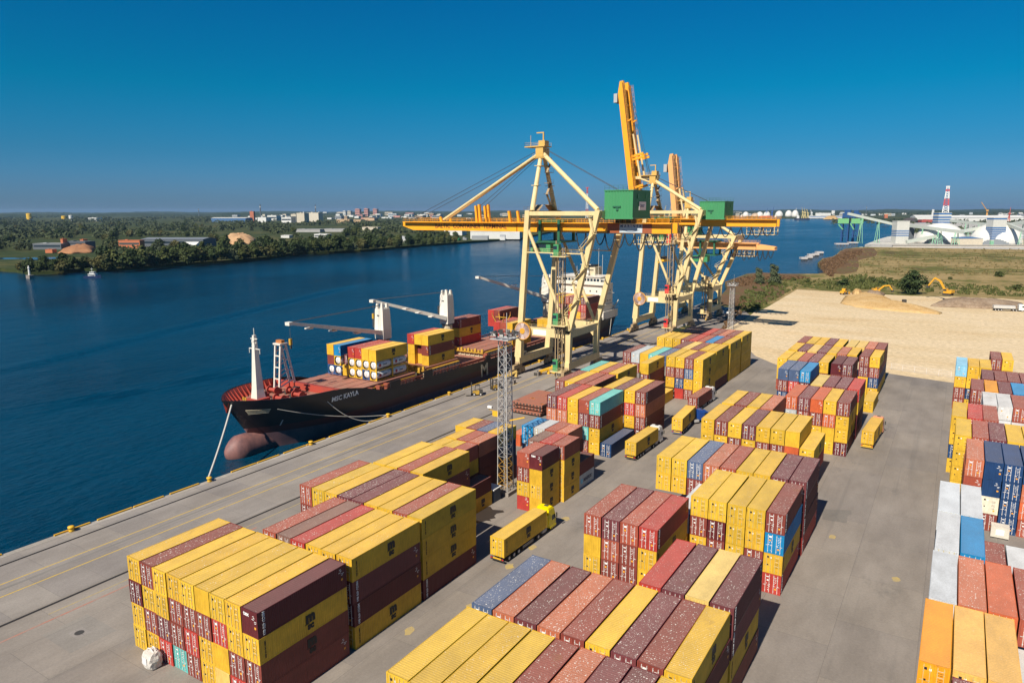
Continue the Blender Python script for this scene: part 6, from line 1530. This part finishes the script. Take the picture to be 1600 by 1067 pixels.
for i in range(16):
    x = rr.uniform(330, 500); yb = rr.uniform(336, 345); building('city_building', x, x+rr.uniform(4, 10), yb, yb-rr.uniform(1.5, 3), 40, rr.choice((WHITE, GREY, BEIGE)), 'low building in the hazy industrial town on the horizon', group='buildings of the far town')
building('long_warehouse', 735, 812, 373.5, 361.5, 60, WHITE, 'long white warehouse on the far shore under the orange boom', roof=WHITE, gable=6); building('warehouse', 694, 722, 368, 360.5, 60, WHITE, 'white warehouse with a dark gate left of the long warehouse', roof=WHITE, gable=3, bands=0)
building('shed', 737, 762, 375, 370, 18, GREY, 'low grey shed in front of the long white warehouse', gable=2); building('white_house', 781, 789, 375, 369.5, 12, WHITE, 'small white house at the shore beside the long warehouse', roof=GREY, gable=3)
building('white_house', 622, 640, 379, 374, 12, WHITE, 'white house with a grey roof between the shore trees', roof=GREY, gable=5)
building('bus_depot', 491, 511, 372.5, 366, 26, WHITE, 'white flat building with dark glass among the trees', bands=1); building('grey_hall', 458, 500, 363, 358.5, 40, ('grey_roof',(.36,.35,.34)), 'long grey roofed hall behind the trees, left one'); building('grey_hall', 502, 540, 362.5, 358, 40, ('grey_roof',(.36,.35,.34)), 'long grey roofed hall behind the trees, right one'); building('white_hall', 439, 452, 372, 368, 20, WHITE, 'small white hall at the edge of the meadow'); building('grey_hall', 566, 590, 360, 355, 30, BEIGE, 'beige hall behind the woods left of the boom tip')
for x, yb in ((705,373.5),(716,375.5),(727,375)):
    a = at(x, yb); mb = MB(); mb.box((-4,-2,0),(4,2,3.4)); mb.box((-4.4,-1.5,3.4),(0,1.5,5),0); tag(mb.build('lorry', P('lorry_'+str(x), {705:(.55,.36,.03),716:(.03,.25,.08),727:(.25,.26,.27)}[x]), None, loc=a), '%s works vehicle parked on the far shore' % {705:'yellow',716:'green',727:'grey'}[x], 'lorry')
# beacon and small ship by the far shore
a = at(46, 429.5, 0); o = empty('beacon', a); tag(o, 'slim white navigation beacon on the point of the far shore', 'beacon'); mb = MB(); mb.lathe([(.9,-3),(.6,5.2),(.95,5.3),(.95,5.7),(.55,5.8),(.5,7),(0,7.6)], (0,0,0), 12); mb.build('tower', P('beacon_white', (.72,.70,.66)), o); mb = MB(); mb.box((-3,-1.5,-4),(3,2,-.2)); mb.build('base', M_APRON, o)
a = at(133, 434.5, WZ); a2 = at(158, 434.5, WZ); d = (a2-a).normalized(); o = empty('patrol_boat', a.lerp(a2, .5), math.atan2(d.y, d.x)); tag(o, 'small blue and white motor vessel sailing close to the far shore', 'boat')
Lb = (a2-a).length*1.02; mb = MB(); rings = []
for t in (0, .15, .5, .8, .93, 1): wv = 2.3*(1-max(0, (t-.55)/.45)**1.8)+.03; rings.append([(-Lb/2+Lb*t, -wv, 1.6+t*1.0), (-Lb/2+Lb*t, -wv*.8, -.6), (-Lb/2+Lb*t, wv*.8, -.6), (-Lb/2+Lb*t, wv, 1.6+t*1.0)])
mb.loft(rings, close=True, caps=True); mb.build('hull', P('boat_navy', (.012,.03,.10)), o)
mb = MB(); mb.box((-Lb*.22,-1.8,1.8),(Lb*.22,1.8,3.6)); mb.box((-Lb*.12,-1.5,3.6),(Lb*.14,1.5,5.2)); mb.tube((-.5,0,5.2),(-.5,0,8.5),.12,6); mb.box((-1.6,-.1,7.2),(.6,.1,7.35)); mb.build('cabin', P('boat_white', (.74,.73,.70)), o); mb = MB(); mb.box((-Lb*.21,-1.84,2.5),(Lb*.21,1.84,3.2)); mb.box((-Lb*.10,-1.54,4.2),(Lb*.143,1.54,4.9)); mb.build('window', M_GLS, o)
# ---- bulk terminal on the right: domes, striped towers, conveyors
CONW = P('pale_green_grey', (.50,.53,.47), dirt=.3); DOME = P('dome_white', (.70,.68,.63), dirt=.25, scale=.08); TWB = P('stripe_blue', (.03,.13,.34)); LGR = P('pale_green_steel', (.22,.46,.30), dirt=.2)
def dome(px, pyb, halfw, pyt, label):
    a = at(px, pyb); k = math.hypot(a.x, a.y)/FPX; R_ = halfw*k; h = up(px, pyb, pyt).z; o = empty('storage_dome', (a.x*(1+R_*.95/a.y), a.y+R_*.95, 0)); tag(o, label, 'storage dome', 'white storage domes')
    mb = MB(); mb.lathe([(R_,-.5),(R_,h*.12)]+[(R_*math.cos(t), h*.12+h*.88*math.sin(t)) for t in [i*math.pi/2/12 for i in range(1, 12)]]+[(.3,h)], (0,0,0), 36); mb.build('shell', DOME, o, smooth=True)
    mb = MB()
    for k_ in range(12):
        t0, t1 = -2.25+k_*.1, -2.15+k_*.1; hh = h*.26*math.sin(math.pi*(k_+.5)/12)+.5
        mb.add([(R_*1.008*math.cos(t0),R_*1.008*math.sin(t0),0),(R_*1.008*math.cos(t1),R_*1.008*math.sin(t1),0),(R_*1.004*math.cos(t1),R_*1.004*math.sin(t1),hh),(R_*1.004*math.cos(t0),R_*1.004*math.sin(t0),hh)], [(0,1,2,3)])
    mb.build('loading_gate', P('gate_grey', (.22,.24,.26)), o)
dome(1468, 381.5, 31, 349, 'left white storage dome behind the crossing conveyors'); dome(1556, 383, 31, 348.5, 'right white storage dome behind the third striped tower')
def tower(x0, x1, yb, yt, label, stripes, base=None, z0=0):
    zl = z0
    a, b_ = at(x0, yb), at(x1, yb); W_ = (b_-a).length; h = up((x0+x1)/2, yb, yt).z; d = (b_-a).normalized(); o = empty('transfer_tower', a, math.atan2(d.y, d.x)); tag(o, label, 'transfer tower', 'striped conveyor transfer towers')
    mb = MB(); mb.box((0,0,zl*h),(W_,W_*.9,h)); mb.box((-.3,-.3,h),(W_+.3,W_*.9+.3,h+.6)); mb.build('wall', P('tower_grey_white', (.58,.57,.52), dirt=.3), o)
    for z0, z1 in stripes: mb = MB(); mb.box((-.12,-.14,h*z0),(W_+.12,W_*.9+.1,h*z1)); mb.build('blue_stripe', TWB, o)
    if base: mb = MB(); mb.box((-.2,-.2,0),(W_+.2,W_*.9,h*base)); mb.build('base', LGR, o)
    return o, h
S5 = [(.34+.075*i, .34+.075*i+.035) for i in range(4)]
tower(1399, 1418.5, 381, 346, 'nearest grey white tower with blue stripes, left of the domes', S5)
tower(1463, 1483, 372, 333, 'striped tower with the red and white lattice mast above', [(.40+.1*i, .40+.1*i+.055) for i in range(4)]+[(.80,.86),(.94,1.0)], z0=.36)
tower(1548, 1569, 383, 341, 'striped tower with a green base in front of the right dome', [(.2+.07*i, .2+.07*i+.045) for i in range(7)]+[(.95,1.01)], .16)
building('side_annex', 1419, 1427, 379, 355, 20, DKG, 'dark blue steel annex beside the nearest striped tower')
def conveyor(p, q, w_, label, trest=()):
    p, q = Vector(p), Vector(q); o = empty('conveyor', p); tag(o, label, 'conveyor', 'covered conveyor galleries'); mb = MB(); mb.beam((0,0,0), q-p, w_, w_*.9); mb.build('gallery', CONW, o)
    for t in trest:
        c = (q-p)*t; mb = MB(); n_ = Vector((-(q-p).y, (q-p).x, 0)).normalized()
        for s_ in (-1, 1):
            mb.beam(c+n_*s_*w_*.4, Vector((c.x, c.y, -p.z))+n_*s_*w_*.9+(q-p).normalized()*2.5, .7); mb.beam(c+n_*s_*w_*.4, Vector((c.x, c.y, -p.z))+n_*s_*w_*.9-(q-p).normalized()*2.5, .7)
        for k in range(1, 5): z = c.z+(-p.z-c.z)*k/5; mb.beam(Vector((c.x,c.y,z))+n_*w_*.6, Vector((c.x,c.y,z))-n_*w_*.6, .4)
        mb.build('trestle', LGR, o)
conveyor(up(1321,380,334), up(1400,380,352), 4.2, 'long conveyor rising from the striped tower to the ship loader', (.28,.62))
conveyor(up(1418,379,352.5), up(1502,384,363), 4.6, 'conveyor sloping down in front of the left dome', (.3,.6,.9))
conveyor(up(1416,381.5,378), up(1549,381,352), 4.8, 'conveyor climbing from ground level to the green based tower', (.3,.55,.8))
conveyor(up(1483,372,345), up(1550,376,352), 4.5, 'conveyor from the mast tower to the green based tower', (.4,.7)); conveyor(up(1569,382,352), up(1625,380,342), 4.6, 'conveyor climbing out of view on the right', (.5,)); conveyor(up(1569,382,350), up(1625,388,372), 4.4, 'conveyor sloping down on the far right', (.5,)); conveyor(up(1540,380,365), up(1500,376,360), 4, 'short level conveyor gallery between the two domes', (.5,))
building('long_store', 1494, 1535, 382.5, 373, 40, BEIGE, 'low beige store with blue roof between the domes', roof=BLUE, gable=2); building('long_store', 1583, 1625, 383, 373, 40, BEIGE, 'low beige store with blue roof at the right edge', roof=BLUE, gable=2)
mb = MB(); a = at(1473, 371.0); zt_ = up(1473, 372, 333).z; top = up(1475.5, 372, 291).z; k = math.hypot(a.x, a.y)/FPX
o = empty('lattice_mast', (a.x, a.y+6, 0)); tag(o, 'tall red and white lattice mast above the striped tower', 'mast')
mb = MB(); n_ = 12
for i in range(n_):
    z0, z1 = zt_*.9+(top-zt_*.9)*i/n_, zt_*.9+(top-zt_*.9)*(i+1)/n_; w0, w1 = (5-3.2*i/n_), (5-3.2*(i+1)/n_); mt = 0 if i in (4, 5, 6, 10) else 1
    for sx in (-1, 1):
        for sy in (-1, 1): mb.beam((sx*w0,sy*w0,z0),(sx*w1,sy*w1,z1),1.3,m=mt)
    for sy in (-1, 1): mb.beam((-w0,sy*w0,z0),(w1,sy*w1,z1),.8,m=mt); mb.beam((w0,sy*w0,z0),(-w1,sy*w1,z1),.8,m=mt)
mb.box((-3,-3,top-1),(3,3,top+1),1); mb.build('tower', [P('mast_red', (.5,.05,.05)), P('mast_white', (.7,.69,.67))], o)
a = at(1478, 384.2); building('quay_wall', 1395, 1625, 386, 384.6, 3, ('pale_stone',(.55,.50,.43)), 'low pale wall along the edge of the bulk terminal', 'wall')
# pale pier and ship loader standing in the river
sheet('loading_pier', pts([(1351,386),(1396,385),(1430,382),(1400,371.5),(1388,372.5),(1372,377)], -3), .3, concrete_mat('pier_concrete', (.50,.48,.44), (.60,.57,.52), (30, 30), .1), -6)
LB_ = P('loader_blue', (.008,.06,.19)); LG = P('loader_green', (.16,.42,.17))
o = empty('ship_loader', at(1327, 381, WZ), 0); o.location.z = 0; tag(o, 'blue and green ship loader standing on dolphins in the river', 'ship loader'); k = math.hypot(o.location.x, o.location.y)/FPX
zz = up(1327, 381, 340).z
mb = MB()
for x in (-11, -3, 4, 11):
    for y in (-5, 5): mb.beam((x*k*.95, y, 0), (x*k*.95, y, zz*.98), 2.2)
for x in (-11, 4):
    for z in (.15, .35): mb.beam((x*k, -5, zz*z), ((x+7)*k, -5, zz*(z+.2)), 1.0); mb.beam(((x+7)*k, -5, zz*z), (x*k, -5, zz*(z+.2)), 1.0)
mb.box((-11*k,-6,zz*.98),(12*k,6,zz*1.16)); mb.box((-9*k,-4,zz*1.16),(-1*k,4,zz*1.28)); mb.box((3*k,-4,zz*1.16),(9*k,4,zz*1.26)); mb.build('frame', LB_, o)
mb = MB(); mb.box((-16*k,-7,zz*.74),(-2*k,-5,zz*.94)); mb.box((1*k,-7,zz*.74),(16*k,-5,zz*.94)); mb.beam((-15*k,-6,zz*.7),(-9*k,-6,zz*.5),1.6); mb.beam((0,-6,zz*.75),(5*k,-6,zz*.5),1.6); mb.beam((14*k,-6,zz*.75),(12*k,-6,zz*.5),1.6); mb.build('loading_boom', LG, o)
DOL = P('dolphin_concrete', (.55,.50,.47), dirt=.4)
def dolphin(x0, x1, yb, label, h=2.0):
    a, b_ = at(x0, yb, WZ), at(x1, yb, WZ); L = (b_-a).length; d = (b_-a).normalized(); o = empty('mooring_dolphin', a, math.atan2(d.y, d.x)); tag(o, label, 'mooring dolphin', 'concrete mooring dolphins in the river'); mb = MB(); mb.box((0,0,1.6),(L,7,1.6+h)); mb.build('cap', DOL, o); mb = MB()
    for i in range(4): mb.tube((L*(i+.5)/4,1,-2),(L*(i+.5)/4,1,1.7),.7,8)
    mb.build('pile', M_DRK, o)
dolphin(1306, 1326, 384, 'pale concrete platform under the left half of the ship loader'); dolphin(1326, 1341, 382, 'pale concrete platform under the right half of the ship loader')
for i, (x0, x1, y) in enumerate(((1252,1262,407.5),(1261,1270,405.5),(1264,1273,402),(1272,1280,401),(1276,1287,398))): dolphin(x0, x1, y, 'concrete platform of the short row standing in the river, %s from the near end' % ('first','second','third','fourth','fifth')[i])
a = at(1346, 389.5, WZ); mb = MB(); mb.loft([[(-5+t*10,-1.6*(1-max(0,t-.6)*1.9),1.2),(-5+t*10,-1.2*(1-max(0,t-.6)*1.9),-.3),(-5+t*10,1.2*(1-max(0,t-.6)*1.9),-.3),(-5+t*10,1.6*(1-max(0,t-.6)*1.9),1.2)] for t in (0,.5,.8,1)], close=True, caps=True); mb.box((-2.5,-1.1,1.2),(1.5,1.1,3)); tag(mb.build('motor_boat', P('boat_white', (.74,.73,.70)), None, loc=a), 'small white motor boat moored near the pale pier', 'boat')
# far port across the water
for i, (x, yb, hw, yt) in enumerate(((1217,339,5.5,329.5),(1232,339,5,328.8),(1242,339.5,5,328.5),(1187,339,5,331),(1198,339,5,330.5),(1165,339,4.5,331),(1180,339,6,333))):
    a = at(x, yb); k = math.hypot(a.x, a.y)/FPX; h = up(x, yb, yt).z; o = empty('storage_tank', a); tag(o, 'white domed tank in the port across the water', 'storage tank', 'domed tanks in the far port'); mb = MB(); R_ = hw*k; mb.lathe([(R_,0),(R_,h*.25)]+[(R_*math.cos(t), h*.25+h*.75*math.sin(t)) for t in (.3,.6,.9,1.2,1.5)]+[(0,h)], (0,0,0), 16); mb.build('shell', DOME if i != 6 else P('tan_dome', (.5,.36,.24)), o, smooth=True)
def farship(x0, x1, yb, ht, hullc, label, house=.15):
    a, b_ = at(x0, yb, WZ), at(x1, yb, WZ); L = (b_-a).length; d = (b_-a).normalized(); k = math.hypot(a.x, a.y)/FPX; o = empty('moored_ship', a, math.atan2(d.y, d.x)); tag(o, label, 'ship', 'ships moored in the far port'); hh = ht*k; mb = MB()
    mb.loft([[(L*t,-L*.07*(1-max(0,(t-.7)/.3)**2)*.99-.1,hh*(.9+.2*t)),(L*t,-L*.06*(1-max(0,(t-.7)/.3)**2)-.05,-1),(L*t,L*.06*(1-max(0,(t-.7)/.3)**2)+.05,-1),(L*t,L*.07*(1-max(0,(t-.7)/.3)**2)+.1,hh*(.9+.2*t))] for t in (0,.3,.7,.88,1)], close=True, caps=True); mb.build('hull', P('ship_'+hullc[0], hullc[1]), o); mb = MB(); mb.box((L*house,-L*.05,hh*.9),(L*(house+.16),L*.05,hh*2.3)); mb.box((L*(house+.02),-L*.04,hh*2.3),(L*(house+.1),L*.04,hh*2.8)); mb.build('superstructure', P('boat_white', (.74,.73,.70)), o)
farship(1186, 1203, 341, 3.2, ('red', (.45,.05,.05)), 'red ship moored in front of the white domed tanks', .55); farship(1241, 1265, 344, 2.6, ('dark_navy', (.03,.04,.08)), 'dark ship with white bridge moored in the far port'); farship(1300, 1318, 343.5, 1.2, ('black', (.02,.02,.02)), 'low black barge by the yellow heap in the far port', .8); farship(1206, 1220, 341.5, 1.8, ('grey', (.2,.21,.24)), 'grey ship beside the red ship', .3); farship(1150, 1164, 340.5, 1.5, ('grey', (.2,.21,.24)), 'small grey ship at the left end of the far port', .5)
def farcrane(x, yb, yt, dx, c, label):
    a = at(x, yb); k = math.hypot(a.x, a.y)/FPX; h = up(x, yb, yt).z; o = empty('harbour_crane', a); tag(o, label, 'harbour crane', 'harbour cranes far off'); mb = MB(); w_ = .9*k; mb.beam((-1.2*k,0,0),(0,0,h*.55),w_); mb.beam((1.2*k,0,0),(0,0,h*.55),w_); mb.cbox((0,0,h*.55),(2.6*k,2*k,1.6*k)); mb.build('tower', P('crane_'+c[0], c[1]), o); mb = MB(); mb.beam((0,0,h*.5),(dx*k*_r2.x,dx*k*_r2.y,h),w_*.8,w2=w_*.4); mb.build('jib', P('crane_'+c[0], c[1]), o)
CB, CY, CO, CR = ('blue',(.03,.10,.35)), ('straw',(.60,.48,.20)), ('orange',(.7,.35,.08)), ('red',(.5,.08,.05))
for a_ in ((1197,340,325,1.5,CB,'left blue harbour crane behind the red ship'),(1206,341,323,2,CB,'taller blue harbour crane behind the red ship'),(1254,341,324,-2,CY,'left straw yellow harbour crane in the far port'),(1257.5,341,325,-1.5,CY,'middle straw yellow harbour crane in the far port'),(1262,341,327,-2.5,CY,'right straw yellow harbour crane in the far port'),(1243,339,325,.5,('white',(.7,.7,.7)),'white harbour crane beside the tanks'),(1268,338,328,-2,('white',(.7,.7,.7)),'leaning white harbour crane right of the yellow ones'),(1541,345,316,-9,CO,'orange crane with long jib behind the terminal'),(1576,346,324,.6,CR,'thin red crane near the right edge'),(1030,341,322,1.5,CY,'yellow harbour crane behind the raised boom, left'),(1038,341,321,2,CY,'yellow harbour crane behind the raised boom, middle'),(1046,341,322,1.5,CY,'yellow harbour crane behind the raised boom, right')): farcrane(*a_)
building('quay_shed', 1263, 1318, 341, 337.5, 60, WHITE, 'long white shed with a blue base in the far port', bands=1, band=TWB); building('quay_shed', 1028, 1062, 342, 338.5, 60, WHITE, 'long white shed with blue stripe seen behind the cranes', bands=1, band=TWB); building('quay_shed', 1274, 1298, 337, 333, 60, WHITE, 'pale shed behind the long white one'); building('silo_block', 1299, 1304, 336, 329.5, 30, WHITE, 'white silo block on the far port skyline')
heap('bulk_heap', [(1285,342.6),(1296,340.5),(1308,341.2),(1310,342.8)], 14, M_SANDP, 'yellow heap of bulk cargo in the far port', 'bulk heap'); heap('bulk_heap', [(1405,347),(1420,344.5),(1437,346),(1430,348.5)], 14, soil_mat('coal', [(.4,(.06,.05,.05)),(.6,(.13,.11,.10))],(.02,.1,.5)), 'dark heap of bulk cargo left of the striped mast tower', 'bulk heap')
building('long_warehouse', 1430, 1462, 344, 339, 80, WHITE, 'long white warehouse left of the mast tower', gable=8); building('long_warehouse', 1486, 1600, 346, 340, 80, WHITE, 'very long white warehouse behind the bulk terminal', roof=WHITE, gable=8); building('red_warehouse', 1440, 1464, 347.5, 343.5, 40, ('dark_red',(.40,.07,.05)), 'low dark red warehouse before the white one'); building('red_store', 1382, 1387, 341, 336.5, 20, ORB, 'small orange red building behind the long conveyor', gable=5)
rr = random.Random(44)
for i in range(46):
    x = rr.choice((rr.uniform(1310, 1345), rr.uniform(1355, 1410), rr.uniform(1560, 1600), rr.uniform(1120, 1180), rr.uniform(1490, 1600))); yb = rr.uniform(333.5, 339); ht = rr.uniform(1.5, 3.8)
    c = rr.choice((WHITE, WHITE, ('cool_white',(.55,.58,.60)), BEIGE, GREY)); building('city_building', x, x+rr.uniform(4, 12), yb, yb-ht, 40, c, '%s building in the hazy suburb behind the bulk terminal' % ('white' if 'white' in c[0] else c[0]), group='buildings of the far suburb', bands=1 if ht > 2.6 else 0)
chimney(1457, 340, 327.5, 4, WHITE, 'white water tower on the skyline right of the lattice mast', 'towers on the skyline'); chimney(1353, 338, 322, .8, DKG, 'hair thin mast far behind the long conveyor', 'towers on the skyline')
# lattice mast behind the nearest crane
a = at(917, 341); k = math.hypot(a.x, a.y)/FPX; top = up(917, 341, 293).z; o = empty('lattice_mast', a); tag(o, 'red and white lattice mast far behind the nearest crane', 'mast'); mb = MB()
for i in range(10):
    z0, z1 = top*i/10, top*(i+1)/10; w0, w1 = (2.2-1.5*i/10)*k, (2.2-1.5*(i+1)/10)*k; mt = 0 if i in (1, 2, 6, 8, 9) else 1
    for sx in (-1, 1): mb.beam((sx*w0,0,z0),(sx*w1,0,z1),.55*k,m=mt); mb.beam((sx*w0,0,z0),(-sx*w1,0,z1),.4*k,m=mt)
mb.box((-3*k,-1,top-.6*k),(3*k,1,top+.2*k),0); mb.build('tower', [P('mast_red', (.5,.05,.05)), P('mast_white', (.7,.69,.67))], o)
# ================================================================ haze over the water and the city
hz = MB(); hz.box((-29000, -900, -9), (29500, 37000, 122))
hm = bpy.data.materials.new('haze_air'); hm.use_nodes = True; hn = hm.node_tree.nodes; hn.clear()
ho = hn.new('ShaderNodeOutputMaterial'); hv = hn.new('ShaderNodeVolumePrincipled')
hv.inputs['Color'].default_value = (.42, .66, .95, 1); hv.inputs['Density'].default_value = 3.4e-5; hv.inputs['Anisotropy'].default_value = .2
hm.node_tree.links.new(hv.outputs[0], ho.inputs['Volume'])
tag(hz.build('haze', hm), kind='stuff')
